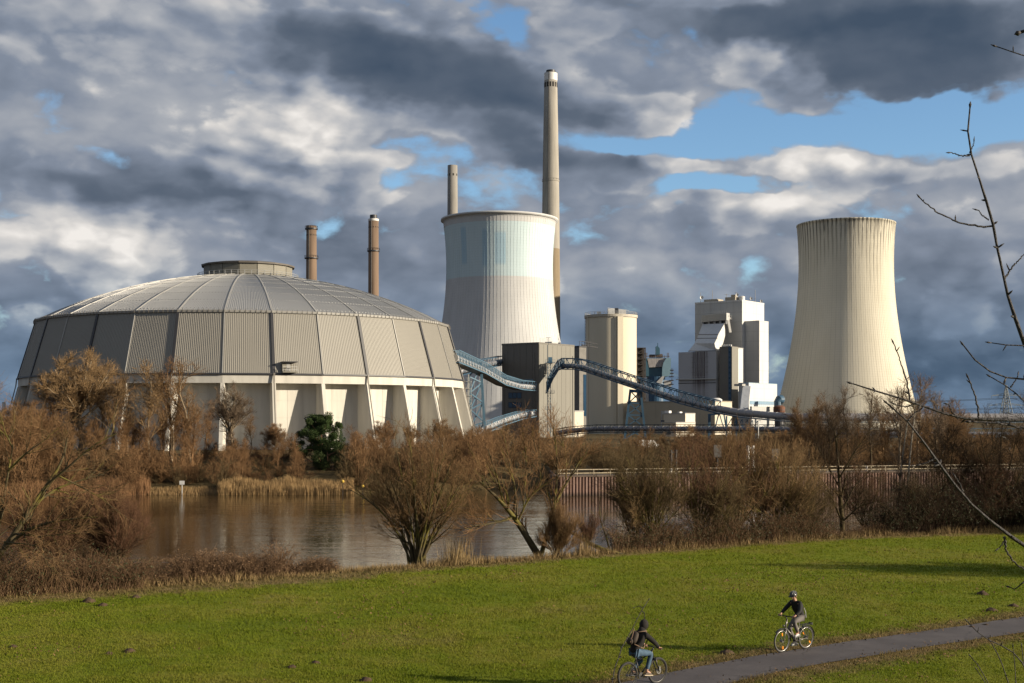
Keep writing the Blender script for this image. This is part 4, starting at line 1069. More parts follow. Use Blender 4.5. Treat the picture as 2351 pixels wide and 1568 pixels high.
# rust coloured vessel near the tower foot
t = thing('rusty_vessel', P(1789, 946, 720), 'rusty brown vessel at the foot of the streaked cooling tower', 'vessel')
mb = MB(); c = P(1789, 947, 720); mb.lathe([(3, 0), (3.2, .4), (3.2, 3.0), (2.0, 3.8), (.01, 4.0)], 20, c); mb.build('shell', m_rust, t)
mb = MB(); mb.lathe([(3.28, 1.2), (3.36, 1.25), (3.36, 1.5), (3.28, 1.55)], 20, c); mb.lathe([(2.6, -11), (2.6, .05)], 16, c); mb.build('skirt', m_dark, t)
t = thing('blue_vent_cowl', P(1787, 925, 745), 'dark blue vent cowl beside the white hall', 'vent')
mb = MB(); mb.tube([P(1785, 940, 745), P(1785, 922, 745), P(1788, 917, 745), P(1793, 917, 747)], [2.0, 2.0, 2.2, 2.6], 14); mb.tube([P(1785, 972, 745), P(1785, 940, 745)], 1.6, 10); mb.build('cowl', m_blue, t)
mb = MB(); mb.lathe([(2.15, 0), (2.3, .1), (2.3, .5), (2.15, .6)], 14, P(1785, 939, 745)); mb.build('flange', m_seam, t)

# blue boiler with hopper, behind the conveyor
by = 720.0
t = thing('blue_hopper', P(1510, 960, by), 'teal blue hopper building with curved shoulders, between the silo and the filter house', 'hopper')
def bq(x, yv, d=by): return P(1435 + x / 6.829, 717.6 + yv / 6.829, d)   # from an enlarged view
def shoulder(x0, x1, flip):
    pts = []
    for a in range(7):
        th = math.pi / 2 * a / 6
        pts.append((x0 + (x1 - x0) * math.sin(th), 710 + 160 * (1 - math.cos(th))))
    return pts
dep = Vector((0, 14, 0))
m_teal = mat('teal_steel', (0.050, 0.125, 0.175), .5, var=.12, vscale=.3)
front = [bq(320, 715), bq(345, 760), bq(370, 880), bq(375, 1010), bq(430, 1100), bq(480, 1100), bq(580, 1000), bq(580, 880), bq(600, 790), bq(650, 712)]
mb = MB(); mb.prism(front, dep); o = mb.build('body', m_teal, t); fix_normals(o)
mb = MB(); mb.prism([bq(300, 715, by - 1), bq(345, 760, by - 1), bq(372, 880, by - 1), bq(375, 1000, by - 1), bq(320, 1000, by - 1), bq(298, 940, by - 1)], (0, 12, 0)); o = mb.build('shoulder', m_teal, t); fix_normals(o)
mb = MB(); mb.prism([bq(650, 712, by - 2), bq(720, 712, by - 2), bq(716, 960, by - 2), bq(680, 1000, by - 2), bq(580, 1000, by - 2), bq(585, 860, by - 2), bq(605, 780, by - 2)], (0, 12, 0)); o = mb.build('shoulder', mat('blue_grey_steel', (.19, .31, .38), .5, var=.08), t); fix_normals(o)
mb = MB(); mb.prism([bq(580, 1000, by - 2.6), bq(620, 995, by - 2.6), bq(570, 1120, by - 2.6), bq(480, 1105, by - 2.6)], (0, 8, 0)); o = mb.build('chute_plate', m_lgrey, t); fix_normals(o)
mb = MB(); rr = [bq(350, 720, by - .5), bq(650, 720, by - .5), bq(590, 850, by - .5), bq(375, 860, by - .5)]
mb.poly([p + Vector((0, -.4, 0)) for p in rr], [(0, 1, 2, 3)]); mb.build('weathered_roof', mat('weathered_sheet', (.36, .34, .33), .6, var=.3, vscale=1.2, vstretch=(3, 3, .3)), t)
mb = MB(); mb.lathe([(5.2, 0), (5.2, 30)], 24, (bq(490, 1300).x, by + 3, 0)); mb.build('column', mat('column_blue', (.04, .10, .18), .4), t)
mb = MB(); mb.bar(bq(510, 660), bq(510, 560), 2.2); mb.bar(bq(510, 560), bq(490, 530), 1.4); mb.bar(bq(512, 565), bq(535, 560), 1.2); mb.bar(bq(512, 560), bq(512, 475), .35); mb.build('mast', m_teal, t)
mb = MB()
for x in (330, 345, 662, 682): mb.bar(bq(x, 712), bq(x, 630), .3)
for x in range(380, 650, 30): mb.bar(bq(x, 712), bq(x, 672), .25)
mb.bar(bq(320, 685), bq(700, 685), .3); mb.box(tuple(bq(390, 700)), tuple(bq(460, 665, by + 6))); mb.box(tuple(bq(500, 700)), tuple(bq(570, 658, by + 6))); mb.build('roof_gear', mat('gear_brown', (.13, .10, .085), .7), t)
mb = MB()
for yv in (910, 960, 1010, 1070, 1130): mb.box(tuple(bq(705, yv, by - 2)), tuple(bq(742, yv - 8, by + 4))); mb.bar(bq(735, yv - 40), bq(735, yv), .3)
mb.build('stair_platforms', m_dark, t)
mb = MB(); mb.box(tuple(bq(590, 1160, by)), tuple(bq(700, 1070, by + 8))); mb.box(tuple(bq(320, 1400, by)), tuple(bq(385, 1270, by + 8))); mb.build('lower_house', m_lgrey, t)
# lattice steel tower at its left
t = thing('lattice_stair_tower', P(1472, 960, 700), 'dark open lattice stair tower right beside the silo', 'tower')
x0, x1 = P(1462, 800, 700).x, P(1481, 800, 700).x; zt = zat(799, 700)
mb = MB()
for x in (x0, x1, (x0 + x1) / 2 + 1):
    for yy in (698, 704): mb.bar((x, yy, 0), (x, yy, zt), .45)
for i in range(15):
    z = zt * (i + 1) / 15
    mb.bar((x0, 698, z), (x1, 698, z), .3); mb.bar((x0, 704, z), (x1, 704, z), .3); mb.bar((x0, 698, z - zt / 15), (x1, 698, z), .22); mb.bar((x1, 698, z), (x1, 704, z), .3)
mb.build('frame', mat('tower_brown', (.09, .075, .065), .7), t)
mb = MB()
for i in range(15): mb.box((x0, 698.2, zt * (i + 1) / 15 - .15), (x1, 703.8, zt * (i + 1) / 15))
mb.build('platforms', mat('grating', (.11, .10, .09), .8), t)
mb = MB(); mb.obox((x0, 704.3, 3), Vector((x1 - x0, 0, 0)), Vector((0, .3, 0)), Vector((0, 0, zt - 3))); mb.build('back_wall', mat('wall_umber', (.13, .115, .10), .8), t)

# long tan hall and small blocks in front
BH2 = Block(1440, 1641, 1680, 921.5, 560.0)
t = thing('long_hall', BH2.c, 'long low tan hall behind the descending conveyor, right of the silo', 'building')
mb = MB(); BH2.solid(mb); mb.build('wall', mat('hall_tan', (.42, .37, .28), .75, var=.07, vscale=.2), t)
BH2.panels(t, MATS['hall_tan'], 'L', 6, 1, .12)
mb = MB(); mb.obox(BH2.pt(0, .05, 0), eR * (BH2.b - .1), nR * .12, Vector((0, 0, BH2.z1 - .1))); mb.build('paler_sunlit_side', m_cream, t)  # sunlit end coloured cream, paler than the shaded tan wall
mb = MB(); BH2.parapet(mb, .25); mb.build('parapet', mat('hall_edge', (.33, .29, .22), .8), t)
mb = MB(); p = BH2.pt(2, 5, BH2.z1); mb.lathe([(2.6, 0), (2.6, .9), (1.6, 1.5), (.01, 1.6)], 20, p); mb.build('roof_vent', m_white, t)
mb = MB(); BH2.left(mb, 26, 26.3, 1, BH2.z1 - 4, .25, .2); BH2.left(mb, 24.5, 25.8, BH2.z1 - 5.5, BH2.z1 - 4.2, .3, .25); BH2.left(mb, 13.5, 15, BH2.z1 - 5.5, BH2.z1 - 4.4, .3, .25); mb.build('wall_fixture', m_rail, t)
BS1 = Block(1524, 1572.9, 1595.6, 949.5, 525.0)
t = thing('pump_house', BS1.c, 'cube shaped cream building in front of the long tan hall', 'building')
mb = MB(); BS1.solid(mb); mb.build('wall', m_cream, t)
mb = MB(); mb.obox(BS1.pt(0, .05, 0), eR * (BS1.b - .1), nR * .1, Vector((0, 0, BS1.z1 - .1))); mb.build('paler_sunlit_side', mat('cream_sunlit', (.70, .64, .52), .75), t)  # lighter copy of the cream plaster for the sunlit side
mb = MB(); BS1.left(mb, 9.5, 11.2, zat(968, 530), zat(965, 530), .06); w1 = mb.build('window', m_glass, t)
mb = MB(); BS1.parapet(mb, .2); mb.build('roof_edge', m_seam, t)
mb = MB(); mb.obox(BS1.pt(8, 1, BS1.z1), eR * 2, eL * 2, Vector((0, 0, 1.2))); mb.obox(BS1.pt(3, 1, BS1.z1), eR * 2, eL * 1, Vector((0, 0, .8))); mb.build('roof_vent', m_white, t)
BS2 = Block(1524, 1551.5, 1596, 970.5, 498.0)
t = thing('gate_house', BS2.c, 'lower flat cream building below the cube shaped one, behind the level conveyor', 'building')
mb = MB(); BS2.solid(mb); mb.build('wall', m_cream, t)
mb = MB(); mb.obox(BS2.pt(0, .05, 0), eR * (BS2.b - .1), nR * .1, Vector((0, 0, BS2.z1 - .1))); mb.build('paler_sunlit_side', MATS['cream_sunlit'], t)  # same lighter cream on the side facing the sun
mb = MB(); BS2.left(mb, 2.2, 4.6, .8, 2.0, .07); mb.build('window', m_glass, t)
mb = MB(); BS2.right(mb, 6.5, 7.0, 1.1, 2.2, .18); mb.build('window', m_glass, t)
mb = MB(); BS2.parapet(mb, .2); mb.build('roof_edge', m_seam, t)

# ------------------------------------------------------------------ conveyors
def conveyor(name, pts, w, h, pr, step, label, mt, mp, pipes=1, deckm=None, top=True, cat='conveyor', lw=1.0):
    """lattice gallery along pts (deck level centre line) carrying a round pipe conveyor"""
    pts = [Vector(p) for p in pts]
    t = thing(name, pts[0], label, cat, 'pipe conveyors of the power station')
    # resample
    seg = [0]
    for a, b in zip(pts[:-1], pts[1:]): seg.append(seg[-1] + (b - a).length)
    n = max(2, int(seg[-1] / step)); fr = []
    for i in range(n + 1):
        s = seg[-1] * i / n; j = max(k for k in range(len(seg)) if seg[k] <= s + 1e-6); j = min(j, len(pts) - 2)
        fr.append(pts[j].lerp(pts[j + 1], (s - seg[j]) / (seg[j + 1] - seg[j])))
    sides = []
    for i in range(n + 1):
        d = fr[min(n, i + 1)] - fr[max(0, i - 1)]; d.z = 0; d.normalize(); sides.append(Vector((d.y, -d.x, 0)))
    ch = MB(); wb = MB(); dk = MB(); up = Vector((0, 0, h))
    for sg in (-1, 1):
        e = [fr[i] + sides[i] * (sg * w / 2) for i in range(n + 1)]
        for i in range(n):
            ch.bar(e[i], e[i + 1], .20, .26)
            if top: ch.bar(e[i] + up, e[i + 1] + up, .16 * lw, .18 * lw); wb.bar(e[i], e[i + 1] + up, .085 * lw) if i % 2 else wb.bar(e[i] + up, e[i + 1], .085 * lw)
            ch.bar(e[i] + Vector((0, 0, min(1.1, h * .4))), e[i + 1] + Vector((0, 0, min(1.1, h * .4))), .06)
        if top:
            for i in range(n + 1): wb.bar(e[i], e[i] + up, .11 * lw)
        else:
            for i in range(n + 1): wb.bar(e[i], e[i] + Vector((0, 0, 1.1)), .1)
    for i in range(n + 1):
        a, b = fr[i] - sides[i] * w / 2, fr[i] + sides[i] * w / 2
        wb.bar(a, b, .12 * lw)
        if top:
            wb.bar(a + up, b + up, .07)
            if i < n: wb.bar(a + up, fr[i + 1] + sides[i + 1] * w / 2 + up, .07)
    for i in range(n):
        a0, b0 = fr[i] - sides[i] * (w / 2 - .15), fr[i] + sides[i] * (w / 2 - .15); a1, b1 = fr[i + 1] - sides[i + 1] * (w / 2 - .15), fr[i + 1] + sides[i + 1] * (w / 2 - .15)
        q = Vector((0, 0, .12)); dk.hexa([a0 - q, b0 - q, b1 - q, a1 - q, a0 + q, b0 + q, b1 + q, a1 + q])
    tag(ch.build('chord', mt, t), kind='stuff'); tag(wb.build('lattice', mt, t), kind='stuff'); dk.build('deck', deckm or m_dark, t)
    for k in range(pipes):
        pb = MB(); off = (k - (pipes - 1) / 2) * (2 * pr + .3)
        pp = [fr[i] + sides[i] * (off + (w * .16 if pipes == 1 else 0)) + Vector((0, 0, pr + .35)) for i in range(n + 1)]
        pb.tube(pp, pr, 16); pb.build('pipe', mp, t, smooth=True)
        hb = MB()
        for i in range(0, n + 1, 1):
            d = (pp[min(n, i + 1)] - pp[max(0, i - 1)]).normalized(); hb.tube([pp[i] - d * .09, pp[i] + d * .09], pr + .07, 16)
        tag(hb.build('pipe_flange', m_seam, t), kind='stuff')
    return t
ZT = Vector((0, 0, 1))
# from the dome to the transfer building
conveyor('conveyor_bridge', [P(1040, 832, 338), P(1103, 857, 388), P(1151, 884, 425), P(1190, 894.5, 450), P(1222, 897, 466)], 3.2, 3.2, .85, 2.6,
         'light blue lattice conveyor dropping from the coal dome to the dark building', m_lblue, m_pipe)
conveyor('conveyor_bridge', [P(1083, 1006, 392), P(1110, 992, 405), P(1150, 975, 430), P(1190, 962, 452), P(1222, 956, 466)], 3.2, 2.4, .85, 2.6,
         'lower conveyor rising out of the bushes to the foot of the dark building', m_lblue, m_pipe)
conveyor('conveyor_bridge', [P(1050, 862, 440), P(1105, 846, 462), P(1153, 837, 484)], 3.0, 3.2, .9, 3.0,
         'dark conveyor running behind the light blue one, towards the dark building', m_blue, mat('pipe_dull', (.30, .30, .32), .5, .2))
t = thing('end_frame', P(1222, 897, 466), 'light blue frame closing the end of the conveyor at the dark building', 'frame')
mb = MB(); e0 = P(1222, 896, 465.8); mb.bar(e0, e0 + Vector((0, 0, 4.0)), .25); mb.bar(e0 + Vector((-2.4, 1.8, 0)), e0 + Vector((-2.4, 1.8, 4.0)), .25); mb.build('post', m_lblue, t)
mb = MB(); mb.bar(e0 + Vector((0, 0, 3.9)), e0 + Vector((-2.4, 1.8, 3.9)), .25); mb.bar(e0 + Vector((0, 0, 2)), e0 + Vector((-2.4, 1.8, 2)), .2); mb.build('crossbar', m_lblue, t)
# trestle carrying it
def trestle(name, tops, feet, label, m, levels=3, w=.55, cap=True):
    t = thing(name, ((feet[0] + feet[1]) / 2), label, 'trestle', 'conveyor trestles')
    for a, b in zip(tops, feet):
        mb = MB(); mb.bar(b, a, w, w, up=(0, 1, 0)); mb.build('leg', m, t)
    mb = MB()
    for i in range(levels):
        f0, f1 = i / levels, (i + 1) / levels
        p = [feet[k].lerp(tops[k], f0) for k in (0, 1)]; q = [feet[k].lerp(tops[k], f1) for k in (0, 1)]
        mb.bar(p[0], q[1], w * .5); mb.bar(p[1], q[0], w * .5); mb.bar(q[0], q[1], w * .55)
    mb.build('cross_bracing', m, t)
    if cap:
        mb = MB(); mb.bar(tops[0] - (tops[1] - tops[0]) * .1, tops[1] + (tops[1] - tops[0]) * .1, w * 1.3); mb.build('cap_beam', m, t)
    return t
def foot(u, y, z=0.0): return Vector(((u - UC) / F * y, y, z))
tp = [P(1076, 864, 384), P(1104, 833, 386)]
trestle('conveyor_trestle', tp, [foot(1084, 386), foot(1114.5, 386)], 'light blue braced trestle under the conveyor beside the coal dome', m_lblue, 4, .75, cap=False)
# access stair beside the dome
t = thing('scaffold_stair', foot(1076, 352), 'narrow galvanised stair tower against the right edge of the coal dome', 'stair tower')
mb = MB(); zt = zat(868, 352); xa, xb = foot(1069, 352).x, foot(1083, 352).x
for x in (xa, xb, xa + .5, xb - .5): mb.bar((x, 352, 0), (x, 352, zt), .09)
mb.bar(((xa + xb) / 2, 351.6, 0), ((xa + xb) / 2, 351.6, zt + 1), .3); mb.build('post', m_rail, t)
for i in range(9):
    z = zt * (i + .8) / 9.3; mb = MB(); mb.box((xa, 351, z), (xb, 353, z + .12)); mb.bar((xa, 351, z + 1), (xb, 351, z + 1), .06); mb.bar((xa, 351, z - zt / 9.3), (xb, 351, z), .1); mb.build('landing', m_rail, t)
# the long conveyor falling to the right
ya = lambda u: 470 + (400 - 470) * (u - 1294) / (1837 - 1294)
K3 = [(1294, 848), (1322, 848), (1345, 852), (1463, 892.5), (1560, 925), (1648, 948), (1700, 957.5), (1778, 965), (1840, 969)]
kp = [P(u, v, ya(u)) for u, v in K3]
conveyor('conveyor_bridge', kp[:6], 3.0, 3.9, .85, 3.0, 'long blue lattice conveyor descending to the right in front of the silo', m_blue, mat('pipe_cover', (.30, .29, .30), .4, .1, var=.06, vscale=1), lw=1.9)
conveyor('conveyor_bridge', kp[5:], 3.0, 1.6, 1.1, 3.0, 'lower end of the long conveyor, open at the top, right of the trestles', m_blue, MATS['pipe_cover'], top=False)
zz3 = kp[-1].z
conveyor('conveyor_bridge', [kp[-1], kp[-1] + Vector((12, -1, 0)), Vector((118, 400, zz3)), Vector((260, 412, zz3))], 3.0, 1.6, 1.15, 4.0, 'level pipe bridge running along the horizon to the right edge', m_blue, MATS['pipe_cover'], top=False)
conveyor('conveyor_bridge', [Vector((98, 396, 1.4)), Vector((140, 396, 1.4)), Vector((260, 408, 1.4))], 3.0, 2.6, .6, 3.4, 'dark blue lattice bridge under the level pipe at the far right', m_blue, mat('pipe_slate', (.2, .2, .22), .6), pipes=2)  # darker grey pipes than on the bridge above
# walkway ramp up to its head
ramp = [P(1255, 902, 464), P(1268, 872, 466), P(1282, 849, 468), P(1296, 845, 469.5)]
t = thing('head_ramp', ramp[0], 'arched blue lattice ramp between the ladder tower and the head of the long conveyor', 'walkway')
mb = MB(); up = Vector((0, 0, 3.6))
for dyy in (0, 2.4):
    off = Vector((0, dyy, 0))
    for a, b in zip(ramp[:-1], ramp[1:]):
        mb.bar(a + off, b + off, .36); mb.bar(a + off + up, b + off + up, .32)
        for q in np.linspace(0, 1, 6): p = a.lerp(b, q) + off; mb.bar(p, p + up, .2)
        for q in range(5): mb.bar(a.lerp(b, q / 5) + off, a.lerp(b, (q + 1) / 5) + off + up, .18)
mb.build('lattice', m_blue, t)
mb = MB()
for a, b in zip(ramp[:-1], ramp[1:]): mb.hexa([a, a + Vector((0, 2.4, 0)), b + Vector((0, 2.4, 0)), b, a + ZT * .15, a + Vector((0, 2.4, .15)), b + Vector((0, 2.4, .15)), b + ZT * .15])
mb.build('deck', m_dark, t)
# ladder tower
ly = 463.0
t = thing('ladder_tower', foot(1260, ly), 'slim blue lattice ladder tower in front of the tan building face', 'tower')
xa, xb = foot(1257, ly).x, foot(1264.5, ly).x; zt = zat(792, ly)
mb = MB()
for x in (xa, xb):
    for yy in (ly, ly + 1.2): mb.bar((x, yy, 0), (x, yy, zt if x == xa else zt - 5), .18)
mb.bar((xa + .3, ly, zt), (xa + .3, ly, zt + 2.6), .12); mb.bar((xa - .6, ly, zt + 2.6), (xa + 1.2, ly, zt + 2.6), .12); mb.build('mast', m_blue, t)
mb = MB()
for i in range(28):
    z0, z1 = (zt - 5) * i / 28, (zt - 5) * (i + 1) / 28
    mb.bar((xa, ly, z0), (xb, ly, z1), .1) if i % 2 else mb.bar((xb, ly, z0), (xa, ly, z1), .1); mb.bar((xa, ly, z1), (xb, ly, z1), .1)
mb.build('lattice', m_blue, t)
for v, w in ((833, 1.5), (868, 1.1), (903, 1.3), (940, 1.1), (968, 1.2), (990, 1.3)):
    z = zat(v, ly); mb = MB(); mb.box((xa - .8, ly - .8, z), (xb + w, ly + 1.6, z + .14))
    for h in (.55, 1.1): mb.bar((xa - .8, ly - .8, z + h), (xb + w, ly - .8, z + h), .07)
    for x in np.linspace(xa - .8, xb + w, 4): mb.bar((x, ly - .8, z), (x, ly - .8, z + 1.1), .07)
    mb.build('platform', m_lblue, t)
mb = MB(); mb.box((xb - .9, ly - .4, zat(835, ly)), (xb + .5, ly + 1, zat(820, ly))); mb.build('control_cabinet', m_lblue, t)
# A-frame trestle in front of the silo
yt = ya(1460)
trestle('conveyor_trestle', [P(1447, 897, yt - 2), P(1471, 899, yt - 2)], [foot(1434, yt - 2), foot(1482, yt - 2)], 'tall blue braced trestle under the long conveyor, in front of the silo', m_blue, 4, .75)
t2 = thing('conveyor_trestle', foot(1630, 424), 'blue single post gantry under the lower part of the long conveyor', 'trestle', 'conveyor trestles')
mb = MB(); mb.bar(foot(1628.5, 424, -.1), P(1628.5, 951, 424), .85, .85, up=(0, 1, 0)); mb.build('post', m_blue, t2)
mb = MB(); mb.bar(P(1626, 952, 424), P(1652, 950, 424), .55); mb.bar(P(1640, 990, 424), P(1650, 951, 424), .35); mb.bar(P(1652, 951, 424), P(1662, 985, 424), .3); mb.bar(P(1662, 951, 424), P(1668, 990, 424), .4); mb.bar(foot(1668, 424), P(1668, 955, 424), .5); mb.build('beam', m_lblue, t2)
t2 = thing('conveyor_trestle', foot(1697, 415), 'low blue lattice trestle right of the single post gantry', 'trestle', 'conveyor trestles')
mb = MB()
for i in range(6):
    u0, u1 = 1668 + i * 12, 1680 + i * 12; vtop = 960 + i * 1.2
    mb.bar(P(u0, 982, 415), P(u1, vtop, 415), .22); mb.bar(P(u1, 982, 415), P(u1, vtop, 415), .22)
mb.bar(P(1668, 983, 415), P(1740, 983, 415), .3); mb.build('lattice', m_blue, t2)
for u in (1690, 1735):
    mb = MB(); mb.bar(foot(u, 415), P(u, 960, 415), .4); mb.build('post', m_blue, t2)
# level conveyor along the bank
conveyor('conveyor_bridge', [P(1272, 1004, 436), P(1310, 997, 434), P(1372, 992.5, 430), P(1440, 992.5, 424), P(1560, 993, 414), P(1760, 994, 398), P(1900, 996, 392)], 2.6, 2.5, .8, 2.6,
         'level dark lattice conveyor low above the bushes, below the silo', mat('dark_blue_steel', (.035, .05, .065), .6, var=.1), mat('pipe_dark', (.22, .22, .25), .5, .2))

# ------------------------------------------------------------------ pylon and lines
py_ = 1700.0; pc = foot(2310, py_); zt = zat(884, py_)
t = thing('power_pylon', pc, 'distant lattice power pylon at the right edge', 'pylon')
m_pyl = mat('pylon_steel', (0.24, 0.27, 0.28), .6, var=.05)
mb = MB()
wid = lambda z: 8.0 * (1 - z / zt) ** 1.15 + .5
lv = [zt * (1 - (1 - i / 12) ** 1.2) for i in range(13)]
for sx in (-1, 1):
    for sy_ in (-1, 1):
        for z0, z1 in zip(lv[:-1], lv[1:]): mb.bar(pc + Vector((sx * wid(z0), sy_ * wid(z0), z0)), pc + Vector((sx * wid(z1), sy_ * wid(z1), z1)), .8)
for z0, z1 in zip(lv[:-1], lv[1:]):
    for sy_ in (-1, 1):
        mb.bar(pc + Vector((-wid(z0), sy_ * wid(z0), z0)), pc + Vector((wid(z1), sy_ * wid(z1), z1)), .5); mb.bar(pc + Vector((wid(z0), sy_ * wid(z0), z0)), pc + Vector((-wid(z1), sy_ * wid(z1), z1)), .5)
mb.build('mast', m_pyl, t)
arms = [(zat(907, py_), 19), (zat(929, py_), 22), (zat(951, py_), 15)]
for z, l in arms:
    mb = MB()
    for s in (-1, 1):
        mb.bar(pc + Vector((0, 0, z)), pc + Vector((s * l, 0, z - 1)), .7); mb.bar(pc + Vector((0, 0, z + 3)), pc + Vector((s * l, 0, z - 1)), .5)
        for q in (.35, .6, .85): mb.bar(pc + Vector((s * l * q, 0, z - .6)), pc + Vector((s * l * q, 0, z + 3 * (1 - q))), .4)
        for q in (.55, 1): mb.bar(pc + Vector((s * l * q, 0, z - 1)), pc + Vector((s * l * q, 0, z - 4)), .4)
    mb.build('cross_arm', m_pyl, t)
for z, l in arms[:2]:
    for s, q, nm in ((-1, 1, 'outer left'), (1, 1, 'outer right'), (-1, .55, 'inner left'), (1, .55, 'inner right')):
        a = pc + Vector((s * l * q, 0, z - 4)); b_ = a + Vector((-420, 260, 6)); b2 = a + Vector((260, -220, 4))
        pts = [a.lerp(b_, i / 10) - ZT * (16 * (i / 10) * (1 - i / 10) * 2) for i in range(10, 0, -1)] + [a.lerp(b2, i / 10) - ZT * (12 * (i / 10) * (1 - i / 10) * 2) for i in range(11)]
        mb = MB(); mb.tube(pts, .11, 4); o = mb.build('power_line', m_pyl)
        tag(o, 'sagging power line, %s one on the %s arm of the pylon' % (nm, 'top' if z == arms[0][0] else 'middle'), 'power line', 'overhead power lines')

# white plant at the far left edge
t = thing('white_plant_building', foot(5, 400), 'white industrial building with a pipe stack, glimpsed at the left edge', 'building')
mb = MB(); mb.box((foot(-60, 400).x, 400, 0), (foot(-2, 400).x, 412, zat(945, 400))); mb.box((foot(-2, 400).x, 401, 0), (foot(12, 400).x, 409, zat(953, 400))); mb.build('wall', mat('plant_white', (.5, .51, .52), .7), t)
mb = MB(); mb.tube([foot(9, 399.5), P(9, 923, 399.5)], .55, 12); mb.tube([foot(13, 399.5), P(13, 938, 399.5)], .3, 10); mb.build('stack_pipe', m_white, t)
mb = MB(); mb.box((foot(-60, 400).x - .3, 399.8, zat(945, 400) - .2), (foot(-2, 400).x + .1, 412.2, zat(945, 400) + .5)); mb.build('parapet', m_lgrey, t)

# ================================================================== QUAY
qa, qb = Vector((5.8, 161.0, 0)), Vector((74.0, 182.4, 0)); qd = (qb - qa).normalized(); qn = Vector((qd.y, -qd.x, 0)); QL = (qb - qa).length
qt = thing('quay_wall', qa, 'rust brown sheet pile quay wall across the river', 'quay wall')
PW = 0.42; NP_ = int(QL / PW)
b = MB(); prof = [(0, 0), (.06, .02), (.11, .17), (.31, .17), (.36, .02), (.42, 0)]
for z in (-3.4, -.16): b.v += [(x, -y - .05, z) for x, y in prof]
n = len(prof)
b.f += [(i, i + 1, n + i + 1, n + i) for i in range(n - 1)]; b.f.append(tuple(range(2 * n - 1, n - 1, -1)))
pile = b.mesh('sheet_pile')
def pile_col(t, b, c, g):
    z = t.sep(g)[2]; n = t.noise(t.vm('MULTIPLY', g, (3.0, 3.0, .5)), 1.0, 4.0, .7)
    oi = t.new('ShaderNodeObjectInfo').outputs['Random']
    a = t.ramp(t.m('ADD', t.m('MULTIPLY', n, .6), t.m('MULTIPLY', oi, .4)), [(0.3, (0.10, 0.055, 0.040)), (0.5, (0.20, 0.115, 0.085)), (.68, (0.27, 0.175, 0.14))])
    return t.mix(t.mapr(z, -2.5, -1.9, .8, 0.0), a, (.045, .032, .022))
m_pile = mat('rusty_pile', (.2, .1, .08), .8, var=0, custom=pile_col)
qrot = math.atan2(qd.y, qd.x)
for i in range(NP_): link('sheet_pile', pile, m_pile, qt, Matrix.Translation(qd * (PW * i)) @ Matrix.Rotation(qrot, 4, 'Z'))
b = MB(); b.obox(qa + Vector((0, 0, -3.4)), qd * QL, -qn * .3, Vector((0, 0, 3.2))); b.build('back_sheet', mat('shaded_wall_rust', (.07, .042, .032), .9, var=.3), qt)
b = MB(); b.obox(qa + qn * .28 + Vector((0, 0, -.16)) - qd * .2, qd * (QL + .2), -qn * 3.2, Vector((0, 0, .16))); b.build('capping_slab', mat('cap_concrete', (.13, .095, .07), .9, var=.2, vscale=.8), qt)
b = MB(); side = Vector((-.02, 1, 0)); b.obox(qa - qd * .25 + Vector((0, 0, -3.4)), qd * .25, side * 20, Vector((0, 0, 3.24))); b.build('return_wall', MATS['shaded_wall_rust'], qt)  # side face in shade, coloured darker than the front piles
m_cr = mat('cream_rail', (.62, .52, .36), .6, var=.15, vscale=1.0)
rt = thing('quay_railing', qa, 'cream two-bar railing along the top of the quay wall', 'railing')
for h, w_ in ((.28, .075), (.72, .065)):
    b = MB(); b.bar(qa - qn * .3 + ZT * h, qb - qn * .3 + ZT * h, w_); b.build('rail', m_cr, rt)
pm = MB(); pm.bar((0, 0, 0), (0, 0, .75), .08); pm = pm.mesh('post')
for i in range(int(QL / 2.2)): link('post', pm, m_cr, rt, Matrix.Translation(qd * (2.2 * i + .3) - qn * .3))
# signal posts on the quay
m_post = mat('post_dark', (.05, .045, .04), .7, var=.2); m_postw = mat('post_white', (.6, .58, .54), .6)
def qpt(u, back=1.0):
    k = (u - UC) / F; o = qa - qn * back; s = (k * o.y - o.x) / (qd.x - k * qd.y); return o + qd * s
def qpost(u, vt, lab, double=False, board=None, white=False):
    p = qpt(u); H = zat(vt, p.y); t = thing('mooring_post', p, lab, 'post', 'posts on the quay')
    for s in ((-.35, .35) if double else (0,)):
        b = MB(); b.tube([p + qd * s, p + qd * s + ZT * H], .20 if double else .11, 8); b.build('pole', m_postw if white else m_post, t)
        b = MB(); b.tube([p + qd * s, p + qd * s + ZT * .7], .23 if double else .14, 8); b.build('pale_foot', m_postw, t)
    if board:
        b = MB(); b.obox(p + ZT * (H - 1.5) - qd * .55 - Vector((0, .28, 0)), qd * 1.1, Vector((0, .1, 0)), ZT * 1.6); b.build('board', m_post, t)
    b = MB(); b.tube([p - qd * .5 + ZT * (H - .3), p + qd * .5 + ZT * (H - .3)], .08, 6); b.build('cross_piece', m_post if not white else m_postw, t)
qpost(1546, 1033, 'pair of thick dark mooring posts on the quay', True)
qpost(1647, 1023, 'dark post with a rectangular board on top, on the quay', False, True)
qpost(1723, 1023, 'pale slim double post on the quay, below the dark green bush', True, None, True)
qpost(1780, 1032, 'slim dark post with a small head, rightmost on the quay', False, True)
qpost(1990, 1086, 'short white post in front of the quay wall, among the trees', False, None, True)
